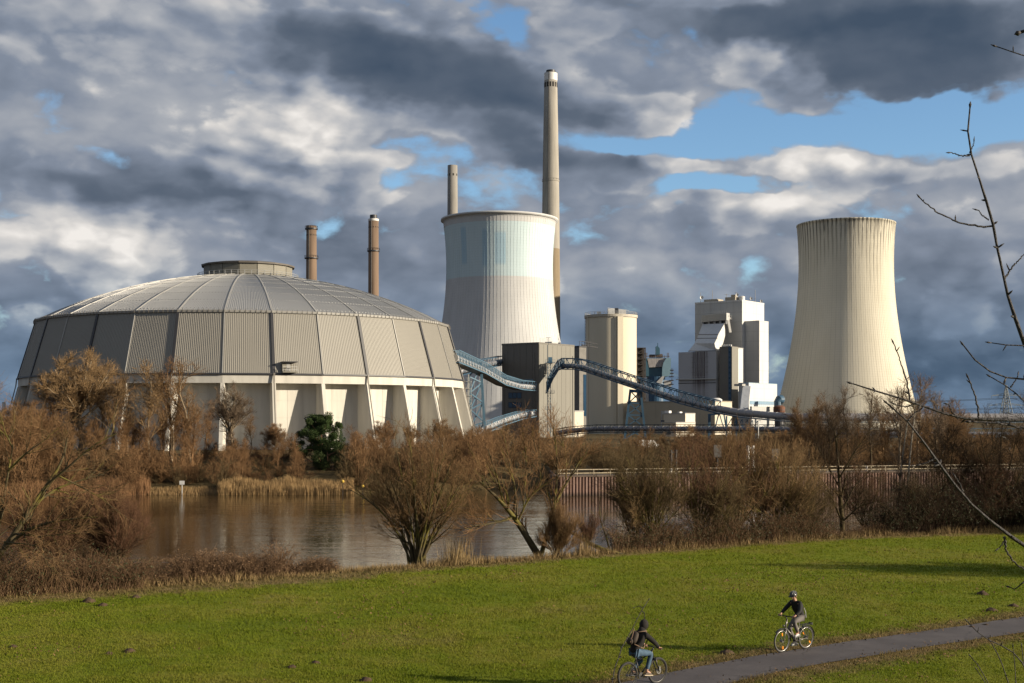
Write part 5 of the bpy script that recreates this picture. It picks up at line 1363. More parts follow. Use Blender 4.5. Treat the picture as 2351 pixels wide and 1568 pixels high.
# small things on the far side
t = thing('street_lamp', foot(1741, 300), 'slim grey lamp post behind the bushes, below the single post gantry', 'lamp')
b = MB(); b.tube([foot(1741, 300), P(1741, 966, 300)], .12, 6); b.build('pole', m_rail, t); b = MB(); b.bar(P(1740, 966, 300), P(1747, 966, 300), .2); b.build('lamp_head', m_rail, t)
for u, lab in ((2290, 'curved street lamp at the right, under the dark lattice bridge'), (2318, 'smaller street lamp furthest right under the dark lattice bridge')):
    t = thing('street_lamp', foot(u, 290), lab, 'lamp', 'street lamps at the right'); a_ = P(u, 1012, 290); b = MB()
    b.tube([foot(u, 290), a_, a_ + Vector((-1.0, 0, .7))], .1, 6); b.build('pole', m_rail, t); b = MB(); b.bar(a_ + Vector((-1.0, 0, .7)), a_ + Vector((-2.0, 0, 1.1)), .28, .14); b.build('lamp_head', m_white, t)
t = thing('signal_gantry', foot(2182, 300), 'pale steel signal gantry behind the trees at the right', 'gantry')
b = MB(); b.bar(foot(2169, 300), P(2169, 1010, 300), .4); b.bar(foot(2187, 300), P(2187, 998, 300), .4); b.build('post', m_lblue, t); b = MB(); b.bar(P(2169, 1016, 300), P(2187, 1016, 300), .3); b.bar(P(2187, 1004, 300), P(2210, 1004, 300), .35); b.build('beam', m_rail, t)
def van(u, v, y, rz, lab, m, s=1.0):
    p = P(u, v, y); p.z = max(0.0, p.z); t = thing('parked_van', p, lab, 'van')
    b = MB(); b.prism([(-2.5, -.95, .35), (2.45, -.95, .35), (2.5, -.95, 1.0), (1.75, -.95, 1.25), (1.2, -.95, 2.0), (-2.5, -.95, 2.05)], (0, 1.9, 0)); me = b.mesh('body'); o = link('body', me, m, t); fix_normals(o); o.rotation_euler = (0, 0, rz); o.scale = (s, s, s)
    b = MB(); b.poly([(1.73, -.9, 1.30), (1.73, .9, 1.30), (1.24, .85, 1.94), (1.24, -.85, 1.94)], [(0, 1, 2, 3)]); b.v = [(x + .03, yy, z + .02) for x, yy, z in b.v]; o = link('windscreen', b.mesh('windscreen'), m_glass, t); o.rotation_euler = (0, 0, rz); o.scale = (s, s, s)
    wm = MB(); wm.tube([(0, -.12, 0), (0, .12, 0)], .34, 14); wm = wm.mesh('wheel')
    for x in (-1.6, 1.6):
        for yy in (-.88, .88):
            o = link('wheel', wm, m_dark, t); o.location = Matrix.Rotation(rz, 3, 'Z') @ Vector((x * s, yy * s, .34 * s)); o.rotation_euler = (0, 0, rz); o.scale = (s, s, s)
van(1487, 1031, 305, .2, 'white van parked among the bushes below the silo', m_white, 1.0)
van(2152, 1053, 235, .15, 'pale van parked on the quay at the right, behind the birches', mat('van_beige', (.5, .42, .34), .5), .8)
t = thing('river_sign', G(418, 1131, -1.5), 'small white square sign on a post at the far waterline', 'sign')
p = P(418, 1108.5, 163.5); b = MB(); b.bar((p.x, p.y, -2.6), (p.x, p.y, p.z), .1); b.build('post', m_postw, t); b = MB(); b.box((p.x - .3, p.y - .1, p.z - .22), (p.x + .3, p.y - .04, p.z + .26)); b.build('board', m_white, t)
for u, v, lab in ((787, 1105, 'tiny yellow marker at the right end of the reeds'), (833, 1116, 'tiny yellow marker on the bank right of the reeds')):
    p = P(u, v, 163.5); t = thing('river_marker', (p.x, p.y, -2), lab, 'marker', 'yellow river markers'); b = MB(); b.bar((p.x, p.y, -2.6), (p.x, p.y, p.z), .07); b.build('post', m_post, t); b = MB(); b.ball(p, .2); b.build('ball', mat('marker_yellow', (.75, .5, .08), .5), t)

# ================================================================== TREES
def unit(v): return v / np.maximum(np.linalg.norm(v, axis=-1, keepdims=True), 1e-9)
class Veg:
    """bare tree grown level by level; every level is an array of polylines"""
    def __init__(s, seed): s.r = np.random.RandomState(seed); s.lv = []
    def add(s, Pn, Rn): s.lv.append((Pn, Rn)); return s
    def stem(s, pts, r0, r1, n=10):
        pts = np.array(pts, float); d = np.concatenate([[0], np.cumsum(np.linalg.norm(np.diff(pts, axis=0), axis=1))])
        q = np.linspace(0, d[-1], n); X = np.stack([np.interp(q, d, pts[:, k]) for k in range(3)], 1)
        X[1:-1] = (X[:-2] + 2 * X[1:-1] + X[2:]) / 4
        return X, np.linspace(r0, r1, n)
    def stems(s, L, n=10):
        S = [s.stem(p, a, b, n) for p, a, b in L]; s.add(np.stack([q[0] for q in S]), np.stack([q[1] for q in S])); return s
    def sprout(s, lvl, m, t0, t1, ang, ln, n=5, trop=0.15, wig=0.12, rk=0.6, rmin=.006, tip=.25, taper=0.5, tp=1.0, upv=(0, 0, 1)):
        """m children per polyline of level lvl; ang (mean, sd) from the parent direction; ln (lo, hi) metres"""
        PP, RR = s.lv[lvl]; N, k, _ = PP.shape; r = s.r; M = N * m
        par = np.repeat(np.arange(N), m); t = t0 + (t1 - t0) * r.rand(M) ** tp; f = t * (k - 1); i = np.minimum(f.astype(int), k - 2); fr = (f - i)[:, None]
        a, b = PP[par, i], PP[par, i + 1]; st = a * (1 - fr) + b * fr; d = unit(b - a)
        rad = RR[par, i] * (1 - fr[:, 0]) + RR[par, i + 1] * fr[:, 0]
        q = unit(np.cross(d, r.normal(size=(M, 3)))); th = np.abs(r.normal(ang[0], ang[1], M))[:, None]
        dr = d * np.cos(th) + q * np.sin(th)
        L = r.uniform(ln[0], ln[1], M) * (1 - taper * t)
        out = np.empty((M, n, 3)); out[:, 0] = st; stp = (L / (n - 1))[:, None]; up = np.array(upv)
        for j in range(1, n):
            dr = unit(dr + up * trop + r.normal(0, wig, (M, 3))); out[:, j] = out[:, j - 1] + dr * stp
        r0 = np.maximum(rad * rk, rmin); Rn = r0[:, None] * np.linspace(1, tip, n)[None]
        s.add(out, np.maximum(Rn, rmin * .45)); return s
    def mesh(s, name, lvls, sides):
        Vs, Fs, base = [], [], 0
        for lv, sd in zip(lvls, sides):
            PP, RR = s.lv[lv]; N, k, _ = PP.shape
            d = unit(PP[:, -1] - PP[:, 0]); ref = np.where(np.abs(d[:, 2:3]) > .9, np.array([[1., 0, 0]]), np.array([[0, 0, 1.]]))
            x = unit(np.cross(d, ref)); y = np.cross(d, x)
            A = np.arange(sd) * 2 * np.pi / sd
            off = np.cos(A)[None, None, :, None] * x[:, None, None, :] + np.sin(A)[None, None, :, None] * y[:, None, None, :]
            V = PP[:, :, None, :] + off * RR[:, :, None, None]
            idx = base + np.arange(N * k * sd).reshape(N, k, sd); nx_ = np.roll(idx, -1, 2)
            Q = np.stack([idx[:, :-1], nx_[:, :-1], nx_[:, 1:], idx[:, 1:]], -1).reshape(-1, 4)
            Vs.append(V.reshape(-1, 3)); Fs.append(Q); base += N * k * sd
        return np_mesh(name, np.concatenate(Vs), [np.concatenate(Fs)], True)
def bark(hi, lichen=0.0):
    def f(t, b, c, g):
        n = t.noise(g, 2.5, 4.0, .6); oi = t.new('ShaderNodeObjectInfo').outputs['Random']
        col = t.ramp(n, [(.3, tuple(x * .7 for x in hi)), (.7, tuple(x * 1.2 for x in hi))])
        if lichen > 0: col = t.mix(t.m('MULTIPLY', t.mapr(t.noise(g, 1.1, 3.0, .6), .45, .62), lichen), col, (.24, .21, .035))
        return t.mix(t.m('MULTIPLY', oi, .35), col, tuple(x * .6 for x in hi))
    return f
def barkm(name, hi, lichen=0.0): return mat(name, hi, .9, var=0, spec=.1, custom=bark(hi, lichen))
mb_grey = barkm('grey_bark', (.27, .21, .14)); mb_lich = barkm('lichen_bark', (.100, .080, .045), .55); mb_dark = barkm('dark_bark', (.075, .055, .035), .15); mb_birch = barkm('birch_bark', (.42, .38, .31))
mt_red = barkm('red_twigs', (.235, .135, .066)); mt_gold = barkm('golden_twigs', (.30, .195, .098)); mt_brown = barkm('brown_twigs', (.215, .130, .064)); mt_dred = barkm('dark_red_twigs', (.150, .080, .048)); mt_olive = barkm('olive_twigs', (.135, .095, .048)); mt_dark = barkm('dark_twigs', (.075, .050, .030)); mt_grey = barkm('grey_twigs', (.185, .135, .092))

def bare_tree(name, loc, veg, nl, mtrunk, mtwig, label, group, sides=(8, 6, 5), tside=3, cat='tree'):
    t = thing(name, loc, label, cat, group)
    k = len(veg.lv)
    if not hasattr(veg, 'me'):      # the same grown shape can serve trees with different bark
        veg.me = (veg.mesh('trunk', range(nl), [sides[min(i, len(sides) - 1)] for i in range(nl)]), veg.mesh('crown', range(nl, k), [tside] * (k - nl)))
    for nm, me, mm in (('trunk', veg.me[0], mtrunk), ('crown', veg.me[1], mtwig)):
        o = link(nm, me, mm, t); o.material_slots[0].link = 'OBJECT'; o.material_slots[0].material = mm
    return t

FARB = 'bare trees on the far bank'; NEARB = 'bare trees and shrubs on the near bank'
def far_z(x, y): return float(far_h(np.array([x]), np.array([y]))[0])
def near_z(x, y): return float(near_h(np.array([x]), np.array([y]))[0])
# ---- far bank prototypes (about 12 m high, unit scale)
def proto_slim(seed, H=12.0, lean=0.0):
    v = Veg(seed); r = v.r; L = []
    for k in range(2 if seed % 2 else 1):
        pts = [(k * .2, 0, -.4)]; ln = lean + k * r.uniform(-1.2, 1.2)
        for i in range(1, 7): pts.append((ln * (i / 6) ** 1.5 + r.normal(0, .18), r.normal(0, .18), H * (.84 - .12 * k) * i / 6))
        L.append((pts, .15 - .03 * k, .04))
    v.stems(L, 12)
    v.sprout(0, 20 if len(L) == 1 else 13, .30, 1, (.60, .2), (2.6, 5.4), 6, .16, .15, .6, .032, taper=.55)
    v.sprout(1, 7, .2, 1, (.62, .22), (1.0, 2.6), 5, .08, .18, .6, .021)
    v.sprout(2, 6, .1, 1, (.62, .25), (.5, 1.5), 4, .04, .2, .6, .015)
    v.sprout(1, 10, .2, 1, (.5, .25), (.8, 2.0), 4, .10, .16, .4, .018)
    return v
def proto_round(seed, H=12.0):
    v = Veg(seed); r = v.r; h = H * .40
    main = [(0, 0, -.4), (.3, 0, h * .5), (-.2, .1, h)]
    L = [(main, .28, .2)]
    for k in range(16):
        a = k * 2.4 + r.uniform(-.3, .3); rr = (.3 + 3.6 * math.sqrt((k + .5) / 16)); top = H * (.90 - .32 * (rr / 3.8) ** 2.2)
        L.append(([(-.2, .1, h * r.uniform(.75, 1.0)), (rr * .45 * math.cos(a), rr * .45 * math.sin(a), h + (top - h) * .45), (rr * math.cos(a), rr * math.sin(a), top)], .14, .045))
    v.stems(L, 9)
    v.sprout(0, 9, .25, 1, (.72, .25), (1.2, 2.8), 5, .08, .14, .6, .028)
    v.sprout(1, 8, .2, 1, (.58, .22), (.8, 1.8), 4, .09, .16, .6, .021)
    v.sprout(2, 6, .1, 1, (.55, .25), (.5, 1.2), 4, .10, .15, .6, .017)
    return v
def proto_bush(seed, H=5.0, W=4.0, n=26, tw=9, r2=.010):
    v = Veg(seed); r = v.r; L = []
    for k in range(n):
        a = r.uniform(0, 2 * math.pi); q = r.uniform(.15, 1) * W / 2; hh = H * math.sqrt(max(.12, 1 - (q / (W / 2)) ** 2 * .75)) * r.uniform(.75, .95)
        b0 = r.uniform(0, .18) * W / 2
        L.append(([(b0 * math.cos(a), b0 * math.sin(a), -.3), (q * .55 * math.cos(a), q * .55 * math.sin(a), hh * .5), (q * math.cos(a + r.uniform(-.3, .3)), q * math.sin(a), hh)], .045, .014))
    v.stems(L, 7)
    v.sprout(0, tw, .2, 1, (.6, .25), (H * .15, H * .42), 5, .07, .17, .6, r2 * 1.15)
    v.sprout(1, 6, .1, 1, (.6, .25), (H * .07, H * .2), 4, .05, .2, .7, r2 * .9)
    return v
PRO = {}
def place(kind, veg_fn, nl, u, y, H0, vtop, mtrunk, mtwig, label, group, rz=0.0, wx=1.0, ground=None, cat='tree', vbase=None, name='bare_tree'):
    x = (u - UC) / F * y; z = ground if ground is not None else far_z(x, y)
    s = (zat(vtop, y) - z) / H0; key = (kind, mtwig.name, mtrunk.name)
    if key not in PRO:
        o = bare_tree(name, (x, y, z), veg_fn(), nl, mtrunk, mtwig, label, group, cat=cat); PRO[key] = o
        o.rotation_euler = (0, 0, rz); o.scale = (s * wx, s * wx, s)
    else:
        o = copy_thing(PRO[key], (x, y, z), rz, (s * wx, s * wx, s), label, group)
        for ch in o.children: pass
    return o
SL = [(lambda i=i: proto_slim(40 + i, 12.0, (0, .8, -1.0)[i])) for i in range(3)]
RD = [(lambda i=i: proto_round(60 + i)) for i in range(2)]
BU = [(lambda i=i: proto_bush(80 + i)) for i in range(3)]
# shared meshes across materials: cache the grown vegetation
VC = {}
def cached(k, fn):
    def f():
        if k not in VC: VC[k] = fn()
        return VC[k]
    return f
SL = [cached(('s', i), f) for i, f in enumerate(SL)]; RD = [cached(('r', i), f) for i, f in enumerate(RD)]; BU = [cached(('b', i), f) for i, f in enumerate(BU)]

# big round willow in front of the dome, left
place('bigw', cached('bigw', lambda: proto_round(99, 12)), 1, 182, 182, 12.0, 800, mb_grey, mt_gold, 'tallest bare willow with a round golden crown, far bank left', FARB, .4, 1.34, vbase=1100)
far = [ # kind, index, u, y, vtop, trunk, twigs, label, rot, width
    ('s', 0, 232, 184, 871, mb_grey, mt_gold, 'slim bare tree just right of the big round willow', .3, 1.25),
    ('s', 1, 262, 188, 846, mb_grey, mt_brown, 'second slim bare tree right of the big round willow', 2.0, 1.2),
    ('s', 2, 296, 180, 856, mb_grey, mt_gold, 'slim tree by the white birch stem, far bank left', 1.1, .9),
    ('s', 0, 345, 178, 828, mb_grey, mt_gold, 'slim forked tree at the left end of the open water', 4.0, 1.3),
    ('s', 1, 392, 182, 834, mb_grey, mt_red, 'slim tree in front of the fourth dark cladding facet of the dome', 5.0, 1.3),
    ('s', 2, 440, 180, 828, mb_grey, mt_brown, 'slim tree with upswept limbs, left of the sign at the waterline', .7, 1.35),
    ('r', 1, 530, 184, 874, mb_grey, mt_grey, 'spreading tree in front of the lit dome bay, left of the pine', .2, .85),
    ('s', 0, 575, 190, 951, mb_grey, mt_brown, 'short tree between the spreading tree and the pine', 1.2, 1.3),
    ('r', 0, 632, 188, 969, mb_grey, mt_red, 'low reddish tree just left of the dark green pine', 2.2, 1.2),
    ('s', 1, 120, 178, 891, mb_grey, mt_red, 'reddish tree left of the big round willow', 2.9, 1.5),
    ('r', 0, 60, 176, 914, mb_grey, mt_red, 'broad reddish tree on the far bank near the left edge', 3.3, 1.3),
    ('r', 1, 5, 172, 939, mb_grey, mt_red, 'reddish tree cut by the left edge, far bank', 1.3, 1.3),
    ('s', 2, 145, 172, 951, mb_grey, mt_brown, 'low thin tree under the big willow crown, left side', 4.4, 1.5),
    ('r', 0, 880, 190, 962, mb_grey, mt_red, 'bushy tree in front of the dome, right of the pine', .9, 1.1),
    ('r', 1, 945, 196, 972, mb_grey, mt_brown, 'bushy tree in front of the dome, second right of the pine', 1.9, .9),
    ('r', 0, 1010, 192, 958, mb_grey, mt_brown, 'dense bare tree covering the right foot of the dome', 4.4, 1.0),
    ('r', 1, 1060, 205, 1000, mb_grey, mt_red, 'low bare tree under the conveyor beside the dome', 5.1, 1.3),
    ('s', 1, 1165, 230, 968, mb_grey, mt_gold, 'low bare tree under the dark transfer building', 5.1, 1.8),
    ('s', 0, 1855, 190, 965, mb_grey, mt_brown, 'bare tree at the left foot of the streaked cooling tower', 1.0, 1.2),
    ('s', 1, 1905, 196, 905, mb_dark, mt_grey, 'leaning tree in front of the streaked cooling tower, leftmost', 2.6, 1.15),
    ('s', 2, 1950, 190, 885, mb_dark, mt_grey, 'tall tree in front of the middle of the streaked cooling tower', .5, 1.0),
    ('s', 0, 2000, 188, 892, mb_dark, mt_grey, 'tall forked tree in front of the lit side of the streaked tower', 3.0, 1.15),
    ('s', 1, 2065, 192, 868, mb_grey, mt_grey, 'tallest tree at the right foot of the streaked tower', 5.4, 1.25),
    ('s', 2, 2108, 198, 862, mb_grey, mt_brown, 'tall brown tree against the dark sky right of the streaked tower', 1.5, 1.1),
    ('s', 0, 2152, 192, 900, mb_grey, mt_grey, 'last tall tree right of the streaked tower', 4.6, 1.2),
    ('s', 1, 2215, 205, 975, mb_grey, mt_brown, 'low tree below the level pipe, right', 3.7, 1.7),
    ('r', 1, 2270, 215, 990, mb_grey, mt_brown, 'round low tree below the distant pylon', 1.7, 1.2),
    ('r', 0, 2335, 205, 985, mb_dark, mt_brown, 'low dark tree at the right edge, far bank', .3, 1.2),
    ('r', 0, 1800, 215, 985, mb_dark, mt_red, 'reddish low tree below the end of the long conveyor', 2.4, 1.1),
    ('r', 1, 1870, 212, 985, mb_dark, mt_dark, 'dark low tree below the level pipe, left of the birches', .4, 1.3),
    ('s', 2, 1290, 240, 1000, mb_grey, mt_olive, 'olive bush tree under the start of the level conveyor', .4, 2.0),
]
for k, i, u, y, vt, mtk, mtw, lab, rz, wx in far:
    fn, nl = (SL[i], 1) if k == 's' else (RD[i], 1)
    place((k, i), fn, nl, u, y, 12.0, vt, mtk, mtw, lab, FARB, rz, wx)
# pale birch stems on the far bank
def birch(u, y, vt, lab, seed, lean, near=False, grp=FARB):
    x = (u - UC) / F * y; z = near_z(x, y) if near else far_z(x, y); H = zat(vt, y) - z
    v = Veg(seed); v.stems([([(0, 0, -.3), (lean * .3, 0, H * .3), (lean * .6, .1, H * .6), (lean, 0, H * .9)], .09 if near else .17, .03)], 12)
    v.sprout(0, 26, .3, 1, (.7, .2), (H * .08, H * .22), 5, .06, .1, .4, .010); v.sprout(1, 10, .1, 1, (.5, .2), (H * .03, H * .1), 4, -.05, .12, .6, .007)
    v.sprout(2, 5, .1, 1, (.5, .2), (H * .02, H * .06), 3, -.08, .12, .7, .006)
    return bare_tree('birch_tree', (x, y, z), v, 1, mb_birch, mt_grey, lab, grp)
birch(283, 180, 905, 'white birch stem in front of the shaded dome wall', 301, .9)
birch(396, 186, 900, 'white birch stem beside the slim trees, left of the sign', 302, .8)
# undergrowth on the far bank: one scattered mass per colour
UGN = {}
def ug_source(kind, m):
    key = (kind, m.name)
    if key not in UGN:
        if ('ug', kind) not in VC:
            if kind == 'bush': v = proto_bush(200, 5.0, 4.6, 16, 7, .020); VC[('ug', kind)] = v.mesh('undergrowth_clump', [0, 1, 2], [3, 3, 3])
            else: v = SL[1](); VC[('ug', kind)] = v.mesh('undergrowth_clump', [0, 1, 2, 3, 4], [4, 3, 3, 3, 3])
        me = VC[('ug', kind)].copy(); me.materials.clear(); me.materials.append(m)
        UGN[key] = bpy.data.objects.new('undergrowth_clump', me)
    return UGN[key]
def undergrowth(name, items, m, lab, kind='bush'):
    pts = np.array([it[:3] for it in items]); me = bpy.data.meshes.new(name); me.vertices.add(len(pts)); me.vertices.foreach_set('co', pts.astype(np.float32).ravel())
    a = me.attributes.new('rot', 'FLOAT_VECTOR', 'POINT'); a.data.foreach_set('vector', np.array([(0, 0, it[4]) for it in items], np.float32).ravel())
    a = me.attributes.new('scl', 'FLOAT_VECTOR', 'POINT'); a.data.foreach_set('vector', np.array([(it[3], it[3], it[5]) for it in items], np.float32).ravel())
    o = link(name, me, m); md = o.modifiers.new('scatter', 'NODES'); ng = bpy.data.node_groups.new('scatter', 'GeometryNodeTree'); md.node_group = ng
    ng.interface.new_socket('Geometry', in_out='INPUT', socket_type='NodeSocketGeometry'); ng.interface.new_socket('Geometry', in_out='OUTPUT', socket_type='NodeSocketGeometry')
    gi, go = ng.nodes.new('NodeGroupInput'), ng.nodes.new('NodeGroupOutput'); ip = ng.nodes.new('GeometryNodeInstanceOnPoints'); oi = ng.nodes.new('GeometryNodeObjectInfo')
    oi.inputs['Object'].default_value = ug_source(kind, m); oi.inputs['As Instance'].default_value = True
    for nm, sock in (('rot', 'Rotation'), ('scl', 'Scale')):
        na = ng.nodes.new('GeometryNodeInputNamedAttribute'); na.data_type = 'FLOAT_VECTOR'; na.inputs['Name'].default_value = nm; ng.links.new(na.outputs['Attribute'], ip.inputs[sock])
    ng.links.new(gi.outputs[0], ip.inputs['Points']); ng.links.new(oi.outputs['Geometry'], ip.inputs['Instance']); ng.links.new(ip.outputs[0], go.inputs[0])
    tag(o, lab, 'undergrowth', kind='stuff'); return o
def strip(n, u0, u1, d0, d1, v0, v1, seed, H0=5.0, lo=.25, hi=3.0, wd=(.8, 1.3)):
    r = np.random.RandomState(seed); out = []
    for i in range(n):
        u = r.uniform(u0, u1); off = r.uniform(d0, d1); y = 170.0
        for _ in range(12): y = float(yb(FB, (u - UC) / F * y)) + off
        x = (u - UC) / F * y
        if x > 4.5: y += 2.0
        z = far_z(x, y); H = (zat(r.uniform(v0, v1), y) - z) / H0; H = min(max(H, lo), hi)
        out.append((x, y, z - .1, max(.35, H * r.uniform(*wd)), r.uniform(0, 6.28), H))
    return out
undergrowth('undergrowth', strip(90, -90, 330, 3, 30, 1000, 1085, 1) + strip(80, 330, 700, 5, 28, 1015, 1085, 2) + strip(50, 800, 1130, 3, 26, 985, 1070, 3), mt_red, 'reddish brown bare undergrowth on the far bank left of the quay')
undergrowth('undergrowth', strip(50, -60, 720, 3, 22, 1040, 1100, 4) + strip(40, 780, 1100, 1, 16, 1020, 1100, 5) + strip(70, 1280, 1700, 6, 30, 1005, 1062, 6), mt_olive, 'olive brown undergrowth on the far bank and behind the left end of the quay')
undergrowth('undergrowth', strip(170, 1560, 2430, 6, 44, 985, 1055, 7) + strip(60, 1030, 1310, 8, 50, 970, 1040, 8) + strip(70, 1280, 1900, 30, 70, 990, 1035, 18), mt_brown, 'brown undergrowth behind the quay wall')
undergrowth('undergrowth', strip(30, -80, 150, 6, 30, 930, 1000, 11, 12.0, .4, 1.6, (1.0, 1.5)) + strip(12, 150, 330, 6, 30, 930, 1000, 21, 12.0, .4, 1.6, (.8, 1.2)) + strip(12, 290, 490, 8, 30, 920, 1000, 12, 12.0, .3, 1.6, (.8, 1.2)) + strip(16, 490, 700, 8, 30, 985, 1035, 22, 12.0, .2, 1.6, (1.0, 1.5)) + strip(24, 800, 1130, 6, 34, 975, 1030, 13, 12.0, .3, 1.4, (1.0, 1.6)), mt_red, 'dense growth of thin bare saplings behind the far waterline', 'sapling')
undergrowth('undergrowth', strip(44, 1290, 2420, 16, 60, 975, 1025, 14, 12.0, .3, 1.4, (1.0, 1.7)) + strip(26, 1840, 2230, 14, 50, 910, 985, 15, 12.0, .4, 1.5, (.9, 1.3)), mt_brown, 'bare saplings standing behind the quay and below the level pipe', 'sapling')

# reeds
def reeds(name, n, u0, u1, d0, d1, h0, h1, m, lab, seed, water=True, w=.014):
    r = np.random.RandomState(seed); u = r.uniform(u0, u1, n); x = (u - UC) / F * 164.0; y = yb(FB, x) + r.uniform(d0, d1, n); x = (u - UC) / F * y
    z = np.maximum(far_h(x, y), WATER_Z - .2); h = r.uniform(h0, h1, n) * (.6 + .6 * vnoise(x, y, 1.5, 4)); a = r.uniform(0, 6.28, n); ln = r.normal(0, .12, (n, 2)) * h[:, None]
    c, s_ = np.cos(a) * w, np.sin(a) * w; V = np.empty((n, 6, 3))
    for j, f in enumerate((0, .6, 1.0)):
        k = (1, .8, .3)[j]; q = f * f
        V[:, 2 * j] = np.stack([x + ln[:, 0] * q - c * k, y + ln[:, 1] * q - s_ * k, z + h * f], 1); V[:, 2 * j + 1] = np.stack([x + ln[:, 0] * q + c * k, y + ln[:, 1] * q + s_ * k, z + h * f], 1)
    b = np.arange(n)[:, None] * 6; Q = np.concatenate([b + np.array([[0, 1, 3, 2]]), b + np.array([[2, 3, 5, 4]])])
    tag(link(name, np_mesh(name, V.reshape(-1, 3), [Q]), m), lab, 'reeds', kind='stuff')
m_reed = mat('dry_reed', (.36, .24, .115), .85, var=.3, vscale=.8, spec=.1)
reeds('reeds', 18000, 500, 812, -.5, 3.2, .5, 1.6, m_reed, 'straw coloured reeds along the far waterline left of centre', 21)
reeds('reeds', 9000, -60, 345, .1, 3.4, .5, 1.8, mat('red_reed', (.27, .15, .075), .85, var=.35, vscale=.8, spec=.1), 'short reddish reeds along the far waterline at the left', 22)
reeds('reeds', 4000, 345, 520, .1, 2.0, .2, .6, m_reed, 'low grass fringe at the waterline near the small sign', 23)

# evergreens: pine, dark shrub
def needle_tree(name, loc, clumps, trunkpts, m, lab, seed, per=380, size=.10, cat='tree', grp=None, limb=True):
    t = thing(name, loc, lab, cat, grp); r = np.random.RandomState(seed)
    v = Veg(seed); L = [(trunkpts, .20, .07)]
    if limb:
        tp = np.array(trunkpts)
        for c in clumps: 
            i = np.argmin(np.abs(tp[:, 2] - (c[2] - 1.2))); L.append(([tuple(tp[i]), tuple((tp[i] + np.array(c[:3])) / 2 + np.array([0, 0, -.2])), tuple(c[:3])], .07, .02))
    v.stems(L, 8); link('trunk', v.mesh('trunk', [0], [7]), mat('pine_bark', (.20, .105, .06), .9, var=.3, vscale=2), t)
    C = []; 
    for (cx, cy, cz, cr) in clumps:
        p = r.normal(size=(per, 3)); p = p / np.linalg.norm(p, axis=1, keepdims=True) * (r.rand(per, 1) ** .35); C.append(p * np.array([cr, cr, cr * .85]) + np.array([cx, cy, cz]))
    C = np.concatenate(C); n = len(C); d = unit(r.normal(size=(n, 3)) + np.array([0, 0, .5])); e = unit(np.cross(d, r.normal(size=(n, 3)))); s = size * r.uniform(.6, 1.4, (n, 1))
    V = np.stack([C - e * s * .35, C + e * s * .35, C + d * s * 1.5], 1)
    d2 = unit(d + r.normal(0, .8, (n, 3))); e2 = unit(np.cross(d2, r.normal(size=(n, 3)))); V2 = np.stack([C - e2 * s * .35, C + e2 * s * .35, C + d2 * s * 1.4], 1)
    V = np.concatenate([V, V2]).reshape(-1, 3); link('crown', np_mesh('crown', V, [np.arange(len(V)).reshape(-1, 3)]), m, t); return t
m_pine = mat('pine_needles', (.046, .074, .022), .8, var=.45, vscale=1.2, spec=.15)
px_, py2 = (735 - UC) / F * 183, 183.0; pz = far_z(px_, py2); hp = zat(948, py2) - pz
rs = np.random.RandomState(5); cl = []
for i in range(110):
    f = rs.uniform(.26, 1.0); w_ = 3.9 * math.sin(min(1, (1.04 - f) * 1.75) * math.pi / 2) ** .7 + .15; a = rs.uniform(0, 6.28); q = w_ * rs.uniform(.25, 1)
    cl.append((q * math.cos(a), q * math.sin(a) * .8, f * hp - .4 + rs.normal(0, .25), rs.uniform(.35, .85)))
needle_tree('pine_tree', (px_, py2, pz), cl, [(.2, 0, -.3), (.4, 0, hp * .3), (.1, 0, hp * .6), (0, 0, hp * .93)], m_pine, 'dark green pine with a rounded crown in front of the dome', 31)
cl = [(rs.uniform(-2.4, 2.4), rs.uniform(-1.2, 1.2), rs.uniform(.4, 2.3), rs.uniform(.6, 1.0)) for _ in range(20)]
bx_, by_ = (752 - UC) / F * 179, 179.0
needle_tree('evergreen_shrub', (bx_, by_, far_z(bx_, by_)), [(c[0] * .8, c[1], c[2] * 1.3, c[3]) for c in cl], [(0, 0, -.2), (0, 0, 2.0)], mat('shrub_leaf', (.050, .070, .022), .8, var=.4, vscale=1.5, spec=.15), 'dull green evergreen shrub at the foot of the pine', 32, cat='shrub')
bx_, by_ = (1742 - UC) / F * 225, 225.0
needle_tree('evergreen_shrub', (bx_, by_, 0), [(c[0] * 1.25, c[1], c[2] + .6, c[3]) for c in cl], [(0, 0, -.2), (0, 0, 2.4)], m_pine, 'rounded dark green shrub behind the quay, right of the pale posts', 33, cat='shrub')

# ---- near bank
def at_bank(u, off=0.0):
    """point on the near bank edge seen at picture column u, moved off metres towards the river"""
    y = 60.0
    for _ in range(30): y = float(yb(NB, (u - UC) / F * y)) + off
    x = (u - UC) / F * y; return x, y, near_z(x, y)
def near_tree(name, u, off, stems, label, mtr, mtw, seed, grow, nseg=10, cat='tree'):
    x, y, z = at_bank(u, off); s = y / F
    v = Veg(seed); L = []
    for pts, a, b in stems:   # stems drawn as (u, v, depth offset)
        L.append(([((q[0] - UC) / F * (y + q[2]) - x, q[2], zat(q[1], y + q[2]) - z) for q in pts], a, b))
    v.stems(L, nseg); grow(v)
    return bare_tree(name, (x, y, z), v, 1 if 'lv1' not in grow.__name__ else 2, mtr, mtw, label, NEARB, cat=cat)
def g_willow_lv1(v):
    v.sprout(0, 8, .2, 1, (.55, .25), (1.0, 3.0), 6, .09, .15, .55, .018, taper=.4)
    v.sprout(1, 7, .15, 1, (.52, .22), (.6, 1.9), 5, .10, .16, .55, .0095)
    v.sprout(2, 4, .1, 1, (.5, .22), (.3, 1.1), 4, .07, .17, .6, .0072)
    v.sprout(0, 10, .3, 1, (.5, .25), (.7, 2.4), 5, .12, .14, .2, .010)
